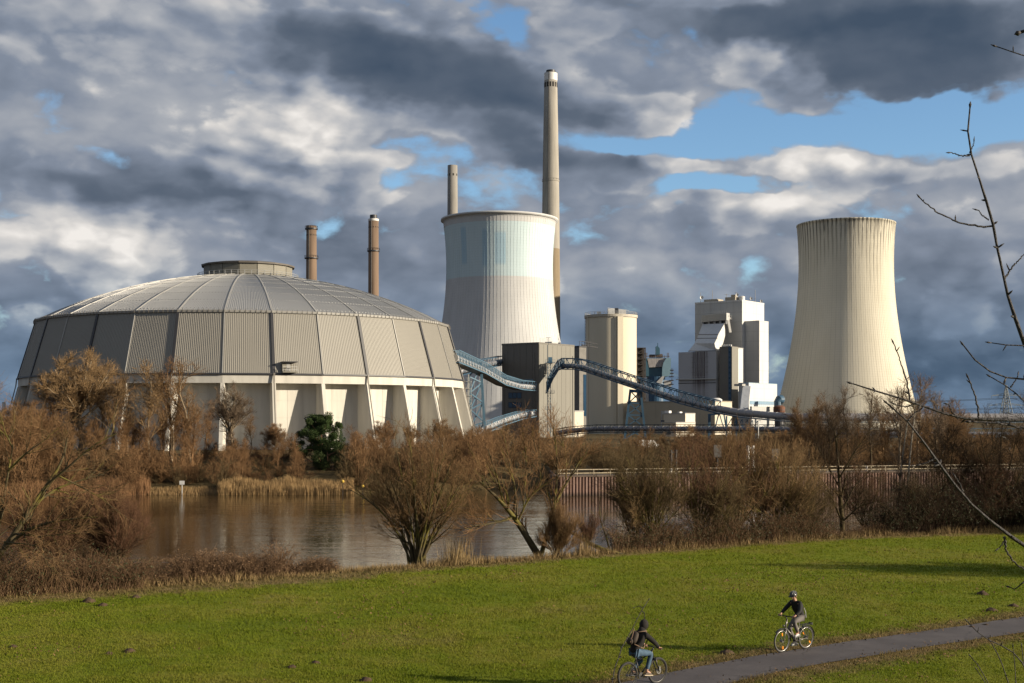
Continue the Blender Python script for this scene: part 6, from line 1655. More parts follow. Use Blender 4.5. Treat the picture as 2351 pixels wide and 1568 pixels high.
def fan(ub, vb, r, n, u0, u1, vt, jit=12, ra=.055, rb=.016, dep=2.0):
    out = []
    for i in range(n):
        f = (i + .5) / n; ut = u0 + (u1 - u0) * f + r.uniform(-jit, jit); e = abs(f - .5) * 2; v2 = vt + (vb - vt) * .40 * e ** 2.2 + r.uniform(-14, 40)
        d = r.uniform(-dep, dep); um = ub + (ut - ub) * .38; vm_ = vb + (v2 - vb) * .45
        out.append(([(ub + r.uniform(-12, 12), vb + 6, 0), (um, vm_, d * .5), (ut, v2, d)], ra * r.uniform(.7, 1.3), rb))
    return out
R1 = np.random.RandomState(77)
near_tree('bare_willow', 962, .4, fan(962, 1300, R1, 16, 845, 1085, 1025, 20, ra=.075, dep=1.8) + [([(950, 1304, 0), (905, 1205, -.4), (850, 1150, -.6), (805, 1125, -.8)], .06, .02), ([(940, 1304, 0), (930, 1240, .5), (905, 1215, .7), (880, 1195, 1)], .07, .02)],
          'large many-stemmed willow in the centre, spreading from the near bank', mb_lich, mt_brown, 401, g_willow_lv1)
near_tree('bare_willow', 1235, .6, [([(1240, 1282, 0), (1205, 1225, -.2), (1175, 1180, -.4), (1140, 1140, -.6), (1100, 1105, -.8)], .20, .05), ([(1240, 1282, .1), (1262, 1205, .4), (1275, 1150, .5), (1308, 1098, .5), (1335, 1050, .5)], .13, .03),
    ([(1180, 1185, -.4), (1150, 1198, -1), (1110, 1205, -1.4), (1080, 1208, -1.8)], .08, .03), ([(1178, 1185, -.4), (1185, 1130, 0), (1170, 1070, 0), (1160, 1010, .2)], .07, .02), ([(1155, 1150, -.5), (1140, 1090, -.8), (1120, 1030, -.8)], .06, .02),
    ([(1190, 1195, -.3), (1215, 1140, -.6), (1245, 1115, -.8), (1270, 1100, -1)], .06, .02), ([(1268, 1170, .5), (1245, 1090, 1), (1225, 1010, 1)], .06, .02), ([(1272, 1160, .5), (1280, 1080, .2), (1275, 1000, 0)], .05, .02), ([(1300, 1110, .5), (1300, 1050, 1.2), (1290, 1010, 1.3)], .04, .015), ([(1130, 1130, -.6), (1105, 1080, 0), (1085, 1040, .4)], .05, .015), ([(1205, 1120, 0), (1210, 1060, .8), (1200, 1000, 1)], .05, .015)],
    'leaning willow with a thick bent trunk, right of the many-stemmed willow', mb_lich, mt_red, 402, g_willow_lv1)
def g_shrub_lv1(v):
    v.sprout(0, 12, .15, 1, (.42, .15), (.5, 1.4), 5, .14, .12, .6, .0085)
    v.sprout(1, 9, .1, 1, (.4, .15), (.3, .9), 4, .12, .13, .6, .0062)
    v.sprout(2, 3, .2, 1, (.4, .15), (.2, .5), 3, .2, .09, .7, .0052)
near_tree('bare_shrub', 262, -.3, fan(262, 1296, R1, 26, 205, 330, 1150, 8, .022, .009, 1.4), 'egg shaped bare shrub of upright twigs standing alone at the left', mb_dark, mt_dred, 403, g_shrub_lv1, cat='shrub')
near_tree('bare_shrub', 1283, -.6, fan(1283, 1278, R1, 18, 1245, 1325, 1190, 6, .018, .008, .8), 'low round brown shrub at the foot of the leaning willow', mb_dark, mt_brown, 404, g_shrub_lv1, cat='shrub')
def g_open_lv1(v):
    v.sprout(0, 9, .2, 1, (.7, .2), (1.0, 2.6), 6, .05, .15, .5, .016, taper=.35)
    v.sprout(1, 7, .15, 1, (.6, .2), (.6, 1.5), 5, .02, .15, .55, .0085); v.sprout(2, 4, .1, 1, (.55, .2), (.3, .9), 4, -.02, .16, .6, .0062)
def g_sapling_lv1(v):
    v.sprout(0, 8, .3, 1, (.9, .2), (.5, 1.3), 5, .10, .10, .5, .011, taper=.5); v.sprout(1, 5, .2, 1, (.6, .2), (.2, .6), 4, .08, .1, .6, .007)
near_tree('bare_sapling', 1396, .2, [([(1398, 1258, 0), (1390, 1225, 0), (1378, 1195, 0), (1376, 1165, 0), (1378, 1140, 0)], .05, .015)], 'small crooked sapling standing before the bright reflection', mb_lich, mt_olive, 405, g_sapling_lv1)
near_tree('bare_shrub', 1500, -.2, fan(1500, 1240, R1, 16, 1400, 1570, 1085, 14, .04, .012, 1.6), 'loose bare shrub right of the small sapling', mb_lich, mt_olive, 406, g_willow_lv1, cat='shrub')
near_tree('bare_tree', 1690, .8, fan(1690, 1225, R1, 10, 1600, 1760, 1040, 14, .06, .016, 2) + [([(1680, 1228, 0), (1682, 1150, .3), (1690, 1080, .3), (1700, 1020, .3)], .075, .02)], 'bare tree with two pale stems in front of the middle of the quay', mb_lich, mt_brown, 407, g_willow_lv1)
near_tree('bare_willow', 1800, .6, fan(1800, 1222, R1, 20, 1700, 1890, 1055, 10, .05, .014, 2.2), 'broad dome shaped golden brown willow bush in front of the quay', mb_lich, mt_gold, 408, g_willow_lv1)
near_tree('bare_willow', 1600, 1.2, fan(1600, 1228, R1, 12, 1530, 1690, 1050, 12, .045, .014, 2.2), 'reddish willow bush behind the two-stemmed tree, below the mooring posts', mb_lich, mt_dred, 409, g_willow_lv1)
def g_oak_lv1(v):
    v.sprout(0, 12, .2, 1, (.7, .2), (1.0, 2.6), 6, .06, .13, .5, .016, taper=.35)
    v.sprout(1, 9, .15, 1, (.6, .2), (.6, 1.5), 5, .04, .13, .55, .0085); v.sprout(2, 6, .1, 1, (.55, .2), (.35, .9), 4, .0, .14, .6, .0065)
near_tree('bare_tree', 1930, .2, [([(1935, 1228, 0), (1930, 1150, 0), (1925, 1080, 0), (1920, 1010, 0), (1915, 985, 0)], .16, .04), ([(1930, 1190, 0), (1900, 1120, -.5), (1870, 1080, -.7)], .07, .02), ([(1930, 1180, 0), (1965, 1110, .4), (2000, 1080, .6)], .07, .02), ([(1928, 1120, 0), (1890, 1050, .8), (1870, 1010, 1)], .06, .02), ([(1926, 1100, 0), (1960, 1040, -.8), (1985, 1005, -1)], .06, .02),
    ([(1932, 1200, 0), (1975, 1160, -.6), (2020, 1150, -1)], .06, .015)], 'dark tree with clinging brown leaves, in front of the streaked cooling tower', mb_dark, mt_dark, 410, g_oak_lv1)
birch(2072, 84.5, 880, 'tall thin pale birch in front of the quay, right of the dark tree', 411, .9, True, NEARB)
birch(2052, 83.0, 930, 'shorter forked birch left of the tall thin birch', 412, .9, True, NEARB)
near_tree('bare_tree', 2165, .4, fan(2165, 1215, R1, 8, 2090, 2240, 985, 16, .07, .018, 2), 'bare tree right of the birches on the near bank', mb_dark, mt_dark, 413, g_oak_lv1)
near_tree('bare_tree', 2290, .6, fan(2290, 1212, R1, 9, 2200, 2380, 960, 16, .08, .02, 2.4), 'dark bare tree at the right end of the meadow', mb_dark, mt_dark, 414, g_oak_lv1)
near_tree('bare_tree', 2420, .0, fan(2420, 1215, R1, 9, 2310, 2540, 900, 16, .09, .02, 3), 'dark bare tree cut by the right edge of the meadow', mb_dark, mt_dark, 415, g_oak_lv1)
NP = {o['label']: o for o in COL.objects if o.get('group') == NEARB}
def near_copy(src, u, off, vtop, vsrc, lab, rz, wx=1.0):
    o = [q for l, q in NP.items() if l.startswith(src)][0]; x, y, z = at_bank(u, off)
    s = (zat(vtop, y) - z) / vsrc; return copy_thing(o, (x, y, z), rz, (s * wx, s * wx, s), lab, NEARB)
near_copy('broad dome', 1455, 1.2, 1075, 6.0, 'dense bare bush right of the small sapling, close to the water', 1.0, .8)
near_copy('loose bare', 1640, -.3, 1095, 5.4, 'bushy shrub left of the two-stemmed tree, at the meadow edge', 2.2, 1.0)
near_copy('reddish willow', 1740, 1.6, 1060, 5.6, 'reddish bush behind the golden brown willow bush', 3.2, 1.0)
near_copy('loose bare', 1860, -.2, 1105, 5.4, 'olive brown shrub at the right foot of the golden brown willow bush', .6, 1.0)
near_copy('reddish willow', 1985, 1.0, 1080, 5.6, 'low reddish bush between the dark tree and the forked birch', 4.0, .9)
near_copy('loose bare', 2110, .6, 1090, 5.4, 'dark shrub right of the tall thin birch', 5.0, 1.0)
near_copy('reddish willow', 2230, .3, 1075, 5.6, 'brown shrub in the thicket at the right end of the meadow', 1.4, 1.1)
near_copy('broad dome', 2340, .8, 1060, 6.0, 'rust coloured bush at the far right of the near bank', 2.5, 1.0)
near_copy('egg shaped', 1350, -.2, 1205, 3.2, 'small upright shrub by the fallen log', .8, .8)
near_copy('egg shaped', 120, .5, 1190, 3.2, 'upright shrub under the yellow lichen branches', 1.8, 1.1)
# left tree with yellow lichen
near_tree('bare_tree', 10, -1.5, [([(-20, 1300, 0), (8, 1260, 0), (45, 1210, 0), (80, 1150, 0), (130, 1085, .3), (150, 1050, .4), (155, 1005, .4)], .13, .03), ([(5, 1265, 0), (60, 1215, -.4), (130, 1195, -.8), (225, 1187, -1.2)], .08, .02), ([(105, 1115, 0), (160, 1070, -.5), (215, 1020, -.7), (268, 995, -.7)], .06, .018),
    ([(70, 1165, 0), (130, 1120, .6), (200, 1098, .8), (240, 1088, 1)], .06, .015), ([(-20, 1300, 0), (0, 1190, .5), (20, 1080, .6), (30, 1020, .8)], .09, .025), ([(20, 1080, .6), (60, 1040, .2), (110, 1005, 0)], .05, .016), ([(0, 1170, .5), (-40, 1090, 0), (-60, 1020, 0)], .07, .02),
    ([(30, 1225, 0), (100, 1232, -1), (150, 1225, -1.3)], .045, .012), ([(10, 1245, 0), (70, 1250, -1), (120, 1268, -1.6)], .04, .012), ([(130, 1090, .2), (190, 1120, .4), (235, 1145, .5)], .04, .012), ([(30, 1030, .6), (10, 990, .6), (5, 960, .6)], .04, .012)],
    'spreading tree with yellow lichen on its branches, at the left edge', mb_lich, mt_brown, 416, g_open_lv1)
# trees beyond the right edge: their shadows stripe the meadow
def shade_tree(x, y, s, lab, rz):
    o = copy_thing(PRO[(('r', 0), 'red_twigs', 'grey_bark')], (x, y, near_z(x, y)), rz, (s, s, s), lab, NEARB); return o
shade_tree(44, 55.0, .75, 'tall bare tree beyond the right edge, nearest the path', .4)
shade_tree(58, 76.0, .9, 'tall bare tree beyond the right edge, nearest the river', 2.8)
# bramble thicket along the bank
def bramble(name, spec, n, m, ml, lab, seed, leaf=0.35):
    r = np.random.RandomState(seed); Vs, Fs, base = [], [], 0; cen = []
    us = r.uniform(spec[0], spec[1], n); k = 6
    X = np.array([at_bank(u, r.uniform(spec[2], spec[3])) for u in us]); hs = np.interp(us, *spec[4]) * r.uniform(.45, 1.15, n) * (.35 + 1.15 * vnoise(us + seed * 37.0, us * 0 + seed, 26.0, seed))
    a = r.uniform(0, 6.28, n); L = hs * r.uniform(.5, 1.5, n)
    PP = np.empty((n, k, 3)); 
    for j in range(k):
        f = j / (k - 1); PP[:, j, 0] = X[:, 0] + np.cos(a) * L * f + r.normal(0, .03, n); PP[:, j, 1] = X[:, 1] + np.sin(a) * L * f + r.normal(0, .03, n)
        PP[:, j, 2] = X[:, 2] - .05 + hs * (1 - (1 - min(1, f * 1.7)) ** 2 - max(0, f - .55) ** 2 * 1.6)
    v = Veg(seed + 1); v.add(PP, np.full((n, k), .008) * np.linspace(1.2, .5, k)); v.sprout(0, 3, .1, .9, (.7, .3), (.15, .5), 3, .1, .2, .7, .006)
    o = link(name, v.mesh(name, [0, 1], [3, 3]), m); tag(o, lab, 'brambles', kind='stuff')
    nl = int(n * leaf * 6); i = r.randint(0, n, nl); j = r.randint(1, k, nl); C = PP[i, j] + r.normal(0, .08, (nl, 3)); d = unit(r.normal(size=(nl, 3))); e = unit(np.cross(d, r.normal(size=(nl, 3)))); s = r.uniform(.02, .045, (nl, 1))
    V = np.stack([C - d * s, C - e * s * .6, C + d * s, C + e * s * .6], 1).reshape(-1, 3)
    o2 = link('bramble_leaves', np_mesh('bramble_leaves', V, [np.arange(len(V)).reshape(-1, 4)]), ml); tag(o2, 'leaves of the ' + lab, 'leaves', kind='stuff')
m_bram = barkm('bramble_cane', (.175, .108, .062)); m_bl = mat('bramble_leaf', (.050, .062, .022), .6, var=.5, vscale=2.0, spec=.3); m_bl2 = mat('dry_leaf', (.18, .108, .055), .8, var=.4, vscale=2)
bramble('brambles', (-60, 330, -1.6, 1.8, ([-60, 120, 250, 330], [1.7, 1.55, 1.3, 1.1])), 3000, m_bram, m_bl, 'tangled reddish brambles on the near bank at the left', 51, .5)
bramble('brambles', (300, 640, -.9, 1.6, ([300, 420, 560, 640], [1.05, .9, 1.05, .7])), 2200, m_bram, m_bl2, 'low reddish brambles below the open water', 52, .5)
bramble('brambles', (600, 690, -.6, .7, ([600, 640, 690], [1.1, 1.2, .5])), 500, m_bram, m_bl2, 'russet tussock right of the low brambles', 53, .5)
bramble('brambles', (700, 770, -.5, .5, ([700, 740, 770], [.6, .75, .4])), 450, m_bram, m_bl2, 'round russet tussock left of the many-stemmed willow', 54, .5)
bramble('brambles', (1410, 1900, -1.0, 1.6, ([1410, 1600, 1750, 1900], [1.2, 1.25, 1.35, 1.0])), 3400, m_bram, m_bl, 'brambles with green leaves under the willows right of centre', 55, .9)
bramble('brambles', (2010, 2440, -.6, 2.2, ([2010, 2100, 2250, 2440], [1.4, 2.4, 3.0, 3.2])), 4200, barkm('dark_cane', (.07, .045, .03)), m_bl, 'dark ivy covered thicket at the right end of the near bank', 56, 1.6)
bramble('brambles', (1880, 2030, -.5, 1.2, ([1880, 1950, 2030], [.6, .5, .8])), 700, m_bram, m_bl2, 'low brown brambles round the foot of the dark tree', 57, .5)
# straw fringe along the near bank
def fringe(n, seed):
    r = np.random.RandomState(seed); u = r.uniform(-80, 2400, n); P_ = np.array([at_bank(q, 0) for q in np.linspace(-80, 2400, 200)])
    x0 = np.interp(u, np.linspace(-80, 2400, 200), P_[:, 0]); y0 = np.interp(u, np.linspace(-80, 2400, 200), P_[:, 1]) + r.uniform(-1.3, 1.0, n); x = x0 + r.normal(0, .2, n); z = near_h(x, y0)
    tall = ((u > 1030) & (u < 1075)) | ((u > 1330) & (u < 1350)); h = r.uniform(.15, .55, n) * (.4 + vnoise(x, y0, 1.2, 8)) * np.where(tall, 3.0, 1); a = r.uniform(0, 6.28, n); ln = r.normal(0, .35, (n, 2)) * h[:, None] * np.where(tall, .4, 1)[:, None]
    w = .012; c, s_ = np.cos(a) * w, np.sin(a) * w
    V = np.stack([np.stack([x - c, y0 - s_, z - .03], 1), np.stack([x + c, y0 + s_, z - .03], 1), np.stack([x + ln[:, 0], y0 + ln[:, 1], z + h], 1)], 1).reshape(-1, 3)
    tag(link('dry_grass', np_mesh('dry_grass', V, [np.arange(len(V)).reshape(-1, 3)]), mat('dry_grass', (.27, .19, .09), .85, var=.3, vscale=1.5, spec=.1)), 'straw coloured dry grass fringe along the near bank', 'dry grass', kind='stuff')
fringe(26000, 61)
# fallen log on the bank
x, y, z = at_bank(1370, .4); t = thing('fallen_log', (x, y, z), 'pale bare log lying at the water edge right of the leaning willow', 'log')
b = MB(); b.tube([P(1290, 1212, y + .5), P(1325, 1230, y + .3), P(1355, 1248, y), P(1385, 1262, y - .3), P(1430, 1272, y - 1)], [.05, .08, .11, .12, .05], 9); b.build('stem', mb_lich, t, smooth=True)
b = MB(); b.tube([P(1325, 1230, y + .3), P(1318, 1205, y + .2), P(1322, 1190, y)], [.03, .02, .008], 5); b.build('twig', mb_lich, t)

# ================================================================== CYCLISTS
_tmp = bpy.data.scenes.new('skin_workspace')
def skin_mesh(name, joints, edges, root=0, sub=2):
    """joints: name -> (x, y, z, rx, ry)"""
    names = list(joints); ix = {n: i for i, n in enumerate(names)}
    me = bpy.data.meshes.new(name); me.from_pydata([joints[n][:3] for n in names], [(ix[a], ix[b]) for a, b in edges], [])
    o = bpy.data.objects.new(name, me); _tmp.collection.objects.link(o)
    o.modifiers.new('skin', 'SKIN').use_smooth_shade = True
    if not me.skin_vertices: me.skin_vertices.new()
    for i, n in enumerate(names):
        sv = me.skin_vertices[0].data[i]; sv.radius = joints[n][3:5]; sv.use_root = (i == root)
    m = o.modifiers.new('sub', 'SUBSURF'); m.levels = m.render_levels = sub
    _tmp.view_layers[0].update()
    with bpy.context.temp_override(scene=_tmp, view_layer=_tmp.view_layers[0]): dg = bpy.context.evaluated_depsgraph_get()
    out = bpy.data.meshes.new_from_object(o.evaluated_get(dg)); out.name = name
    bpy.data.objects.remove(o); bpy.data.meshes.remove(me)
    out.polygons.foreach_set('use_smooth', np.ones(len(out.polygons), bool))
    return out
def loc_part(name, mb, m, parent, smooth=False, label=None):
    o = link(name, mb.mesh(name, smooth=smooth), m, parent)
    if label: o['label'] = label
    return o
m_tyre = mat('tyre_rubber', (.025, .024, .023), .8, var=.1); m_rim = mat('rim_alloy', (.29, .285, .275), .3, .6, var=.05); m_spoke = mat('spoke_steel', (.14, .135, .13), .35, .5, var=0)
m_rimd = mat('rim_dark', (.10, .095, .085), .35, .3, var=.05); m_black = mat('black_metal', (.018, .018, .02), .4, var=0); m_silver = mat('silver_frame', (.24, .225, .20), .35, .4, var=0); m_orange = mat('orange_reflector', (.75, .26, .015), .3, var=0); m_sadd = mat('saddle_black', (.02, .018, .016), .6, var=0)
WR, FX, RX = .35, .58, -.50
def bicycle(loc, rz, label, kind):
    t = thing('bicycle', loc, label, 'bicycle', 'bicycles on the path'); t.rotation_euler = (0, 0, rz)
    city = kind == 'city'; mf = m_silver if city else m_black
    for wx, a0 in ((RX, .3), (FX, 1.0)):
        b = MB(); hub = Vector((wx, 0, WR)); b.tube([hub + Vector((0, -.045, 0)), hub + Vector((0, .045, 0))], .03 if not city else .045, 10)
        for k in range(24):
            a = a0 + 2 * math.pi * k / 24; e = hub + Vector((math.cos(a) * (WR - .045), 0, math.sin(a) * (WR - .045))); b.bar(hub + Vector((0, .03 * (-1) ** k, 0)), e, .0026)
        w = loc_part('wheel', b, m_spoke, t)
        c = [hub + Vector((math.cos(q * math.pi / 24), 0, math.sin(q * math.pi / 24))) * 1 for q in range(48)]
        ring = lambda r: [hub + Vector((math.cos(q * math.pi / 24) * r, 0, math.sin(q * math.pi / 24) * r)) for q in range(48)]
        b = MB(); b.tube(ring(WR - .024), .022 if city else .031, 8, closed=True); loc_part('tyre', b, m_tyre, w, True)
        b = MB(); b.tube(ring(WR - .050), .014, 6, closed=True); loc_part('rim', b, m_rim if city else m_rimd, w, True)
        if city:
            for k in range(2):
                a = a0 + k * math.pi + .5; p = hub + Vector((math.cos(a) * .2, 0, math.sin(a) * .2)); d = Vector((math.cos(a), 0, math.sin(a)))
                b = MB(); b.obox(p - d * .045 + Vector((0, .02, 0)) - Vector((-d.z, 0, d.x)) * .022, d * .09, Vector((0, .012, 0)), Vector((-d.z, 0, d.x)) * .044); loc_part('reflector', b, m_orange, w)
    bb = Vector((-.06, 0, .29)); st = Vector((-.20, 0, .80 if city else .74)); ht = Vector((.37, 0, .93 if city else .88)); hb = Vector((.42, 0, .74)); ra = Vector((RX, 0, WR)); fa = Vector((FX, 0, WR))
    b = MB(); b.tube([bb, st], .018, 8); b.tube([bb, hb], .022, 8); b.tube([st - Vector((0, 0, .06)) if not city else bb.lerp(st, .72), ht - Vector((0, 0, .04))], .018, 8); b.tube([ht + Vector((-.02, 0, .05)), hb + Vector((.01, 0, -.04))], .025, 8)
    for s in (-.055, .055): b.tube([bb + Vector((0, s * .5, 0)), ra + Vector((0, s, 0))], .011, 6); b.tube([st + Vector((0, s * .4, -.04)), ra + Vector((0, s, 0))], .010, 6)
    loc_part('frame', b, mf, t, True)
    b = MB(); b.tube([hb + Vector((.0, 0, -.02)), hb + Vector((.02, 0, -.06))], .03, 8)
    for s in (-.06, .06): b.tube([hb + Vector((.02, s, -.02)), hb.lerp(fa, .5) + Vector((.0, s, 0)), fa + Vector((0, s, 0))], [.020, .018, .012], 8)
    loc_part('fork', b, m_silver if city else m_black, t, True)
    bz = 1.08 if city else .99; bx = .36 if city else .42
    b = MB(); b.tube([ht, Vector((bx + .03, 0, bz))], .018, 8); b.tube([(bx, -.33, bz), (bx + .02, -.2, bz + .0), (bx + .04, -.05, bz), (bx + .04, .05, bz), (bx + .02, .2, bz), (bx, .33, bz)], .013, 8); hbar = loc_part('handlebar', b, m_black, t, True)
    for s in (-1, 1):
        b = MB(); b.tube([(bx + .01, s * .22, bz), (bx, s * .34, bz)], .018, 8); loc_part('grip', b, m_sadd, hbar, True)
        b = MB(); b.bar((bx + .06, s * .18, bz - .01), (bx + .09, s * .29, bz - .02), .012); loc_part('brake_lever', b, m_rim, hbar)
    b = MB(); b.tube([st, Vector((-.235, 0, .94 if city else .86))], .014, 8); loc_part('seat_post', b, m_rim, t)
    sz = .94 if city else .87; b = MB(); b.ball((0, 0, 0), 1, 12, 8, (.14, .075, .035)); b.v = [(x - .24 + (0), y * (1 - .35 * max(0, x / .14)), z + sz) for x, y, z in b.v]; loc_part('saddle', b, m_sadd, t, True)
    b = MB(); b.lathe([(.02, -.01), (.095, -.006), (.095, .006), (.02, .01)], 24); b.v = [(x + bb.x, z - .05, y + bb.z) for x, y, z in b.v]; loc_part('chainring', b, m_black, t)
    b = MB(); b.bar(bb + Vector((0, -.05, .09)), ra + Vector((0, -.05, .04)), .008); b.bar(bb + Vector((0, -.05, -.09)), ra + Vector((0, -.05, -.04)), .008); loc_part('chain', b, m_black, t)
    ca = R(62) if city else R(170)
    for s in (1, -1):
        d = Vector((math.cos(ca), 0, math.sin(ca))) * .17 * s; p = bb + d + Vector((0, s * .10, 0)); b = MB(); b.tube([bb + Vector((0, s * .06, 0)), bb + d + Vector((0, s * .07, 0))], .011, 6); cr = loc_part('crank', b, m_rim, t)
        b = MB(); b.box((p.x - .05, p.y - .045 if s > 0 else p.y - .045, p.z - .012), (p.x + .05, p.y + .045, p.z + .012)); loc_part('pedal', b, m_black, cr)
    if city:
        for wx in (RX, FX):
            b = MB(); hub = Vector((wx, 0, WR)); pts = [hub + Vector((math.cos(R(a)), 0, math.sin(R(a)))) * (WR + .025) for a in (range(20, 190, 10) if wx < 0 else range(45, 190, 10))]
            for p, q in zip(pts[:-1], pts[1:]): b.bar(p, q, .055, .006, up=(0, 1, 0)) if False else b.hexa([p + Vector((0, -.028, -.003)), p + Vector((0, .028, -.003)), q + Vector((0, .028, -.003)), q + Vector((0, -.028, -.003)), p + Vector((0, -.028, .004)), p + Vector((0, .028, .004)), q + Vector((0, .028, .004)), q + Vector((0, -.028, .004))])
            loc_part('mudguard', b, m_black, t)
        b = MB()
        for s in (-.07, .07): b.bar((-.26, s, .745), (-.72, s, .765), .014); b.bar((RX, s, WR), (-.55, s, .75), .012); b.bar((RX, s, WR), (-.40, s, .75), .010)
        for x in (-.3, -.42, -.54, -.66): b.bar((x, -.07, .755), (x, .07, .755), .012)
        b.box((-.74, -.06, .72), (-.70, .06, .79)); loc_part('luggage_rack', b, m_black, t)
        b = MB(); b.tube([(.47, 0, .80), (.52, 0, .80)], [.02, .035], 10); loc_part('headlamp', b, m_rim, t)
        b = MB(); b.tube([(-.17, 0, .45), (-.135, 0, .62)], .036, 10); loc_part('water_bottle', b, m_black, t)
    else:
        b = MB(); b.box((FX - .03, -.10, WR + .02), (FX + .02, -.06, WR + .12)); b.lathe([(.05, -.004), (.08, -.004), (.08, .004), (.05, .004)], 20); n0 = 8
        b.v[n0:] = [(x + FX, z - .05, y + WR) for x, y, z in b.v[n0:]]; loc_part('disc_brake', b, m_rim, t)
    return t, bb, ca, bx, bz
m_skin = mat('skin', (.50, .29, .20), .55, var=.04, spec=.35); m_jack = mat('black_jacket', (.010, .0095, .0095), .8, var=.2, vscale=6); m_fleece = mat('dark_hoodie', (.013, .0105, .0095), .9, var=.25, vscale=8)
m_greytr = mat('grey_trousers', (.15, .135, .125), .85, var=.12, vscale=8); m_jeans = mat('blue_jeans', (.055, .10, .155), .85, var=.35, vscale=9); m_shoe = mat('pale_shoe', (.60, .60, .60), .6, var=.1, vscale=10); m_shoe2 = mat('brown_shoe', (.12, .09, .07), .7, var=.2); m_sole = mat('shoe_sole', (.50, .42, .30), .7, var=.05)
m_helm = mat('helmet_black', (.03, .03, .033), .3, var=0); m_vent = mat('helmet_grey', (.12, .125, .13), .4, var=0); m_pack = mat('backpack_brown', (.045, .032, .024), .8, var=.25, vscale=9); m_strap = mat('strap_tan', (.22, .14, .09), .8, var=.1); m_hair = mat('dark_hair', (.03, .02, .014), .7, var=.2); m_eye = mat('eye_dark', (.02, .015, .012), .3, var=0); m_lip = mat('lips', (.40, .17, .13), .5, var=0); m_piping = mat('reflective_piping', (.75, .75, .73), .4, var=0)
def rider(loc, rz, label, J, bx, bz, city):
    t = thing('person', loc, label, 'person'); t.rotation_euler = (0, 0, rz)
    j = {}
    for k, v in J.items(): j[k] = v
    E = [('pelvis', 'belly'), ('belly', 'chest'), ('chest', 'neck'), ('neck', 'jaw'), ('jaw', 'head'), ('head', 'crown')]
    for s in 'LR': E += [('chest', 'sh' + s), ('sh' + s, 'el' + s), ('el' + s, 'wr' + s), ('wr' + s, 'palm' + s), ('pelvis', 'hip' + s), ('hip' + s, 'kn' + s), ('kn' + s, 'an' + s), ('an' + s, 'toe' + s)]
    slim = dict(j)
    for k, f in (('pelvis', .66), ('belly', .62), ('chest', .66)): q = j[k]; slim[k] = (q[0], q[1], q[2], q[3] * f, q[4] * f)
    body = skin_mesh('body', slim, E)
    b = MB()                       # fingers, nose, ears belong to the same mesh
    for s, sg in (('L', 1), ('R', -1)):
        px, py, pz = j['palm' + s][:3]; yc = sg * .275
        for k, (dy, ln) in enumerate(((-.033, .9), (-.011, 1.0), (.011, .97), (.033, .8))):
            y = yc - sg * dy; r = .026
            pts = [(px, y * .5 + py * .5 + (y - yc) * .5, pz)] + [(bx + math.cos(R(a)) * r, y, bz + math.sin(R(a)) * r) for a in (110, 60, 0, -60, -60 - 55 * ln)]
            b.tube(pts, [.012, .0105, .010, .0095, .009, .007], 6)
        y = yc - sg * .05; b.tube([(px - .01, y + sg * .02, pz - .01), (bx - .022, y, bz - .004), (bx - .012, y - sg * .006, bz - .026), (bx + .012, y - sg * .004, bz - .028)], [.013, .012, .010, .008], 6)
    hd = Vector(j['head'][:3]); fw = J['_face'] if '_face' in J else None
    F_ = FACE[id(J)]; f = F_[0]; rgt = Vector((f.y, -f.x, 0)).normalized(); upv = rgt.cross(f).normalized()
    fc = hd + f * .088
    b.tube([fc + upv * .025, fc + f * .018 - upv * .012, fc + f * .024 - upv * .022, fc - upv * .034], [.008, .012, .014, .008], 6)
    for q in (-1, 1): b.ball(hd + rgt * (q * .080) - upv * .005 - f * .01, 1, 8, 6, (.020, .014, .032))
    for q in (-1, 1): b.ball(fc + rgt * (q * .030) + upv * .036 + f * -.004, 1, 6, 4, (.018, .018, .009))
    add = b.mesh('x', smooth=True); import bmesh
    bm = bmesh.new(); bm.from_mesh(body); bm.from_mesh(add); bm.to_mesh(body); bm.free(); bpy.data.meshes.remove(add)
    body.polygons.foreach_set('use_smooth', np.ones(len(body.polygons), bool))
    bo = link('body', body, m_skin, t)
    b = MB()
    for q in (-1, 1): b.ball(fc + rgt * (q * .031) + upv * .020 + f * -.004, .0115, 8, 6)
    loc_part('eyes', b, m_eye, bo, True)
    b = MB(); b.tube([fc + rgt * -.024 - upv * .062 - f * .006, fc - upv * .060 + f * .006, fc + rgt * .024 - upv * .062 - f * .006], [.004, .008, .004], 6); loc_part('mouth', b, m_lip, bo, True)
    # clothing
    g = lambda k, d: (j[k][0], j[k][1], j[k][2], j[k][3] + d, j[k][4] + d)
    top = {k: g(k, .022) for k in ('pelvis', 'belly', 'chest', 'shL', 'shR', 'elL', 'elR')}
    top['hem'] = (j['pelvis'][0] - .03, 0, j['pelvis'][2] - .07, .160, .125); top['pelvis'] = (j['pelvis'][0], 0, j['pelvis'][2] + .06, .165, .125)
    for s in 'LR':
        w, e = Vector(j['wr' + s][:3]), Vector(j['el' + s][:3]); q = e.lerp(w, .98); top['wr' + s] = (q.x, q.y, q.z, .040, .040)
    n = Vector(j['chest'][:3]).lerp(Vector(j['neck'][:3]), .75); top['collar'] = (n.x, n.y, n.z, .075, .075)
    EJ = [('hem', 'pelvis'), ('pelvis', 'belly'), ('belly', 'chest'), ('chest', 'collar')] + [x for s in 'LR' for x in (('chest', 'sh' + s), ('sh' + s, 'el' + s), ('el' + s, 'wr' + s))]
    jk = link('jacket' if city else 'hoodie', skin_mesh('jacket' if city else 'hoodie', top, EJ, root=list(top).index('chest')), m_jack if city else m_fleece, t)
    tr = {'pelvis': (j['pelvis'][0], 0, j['pelvis'][2] - .01, .125, .10)}
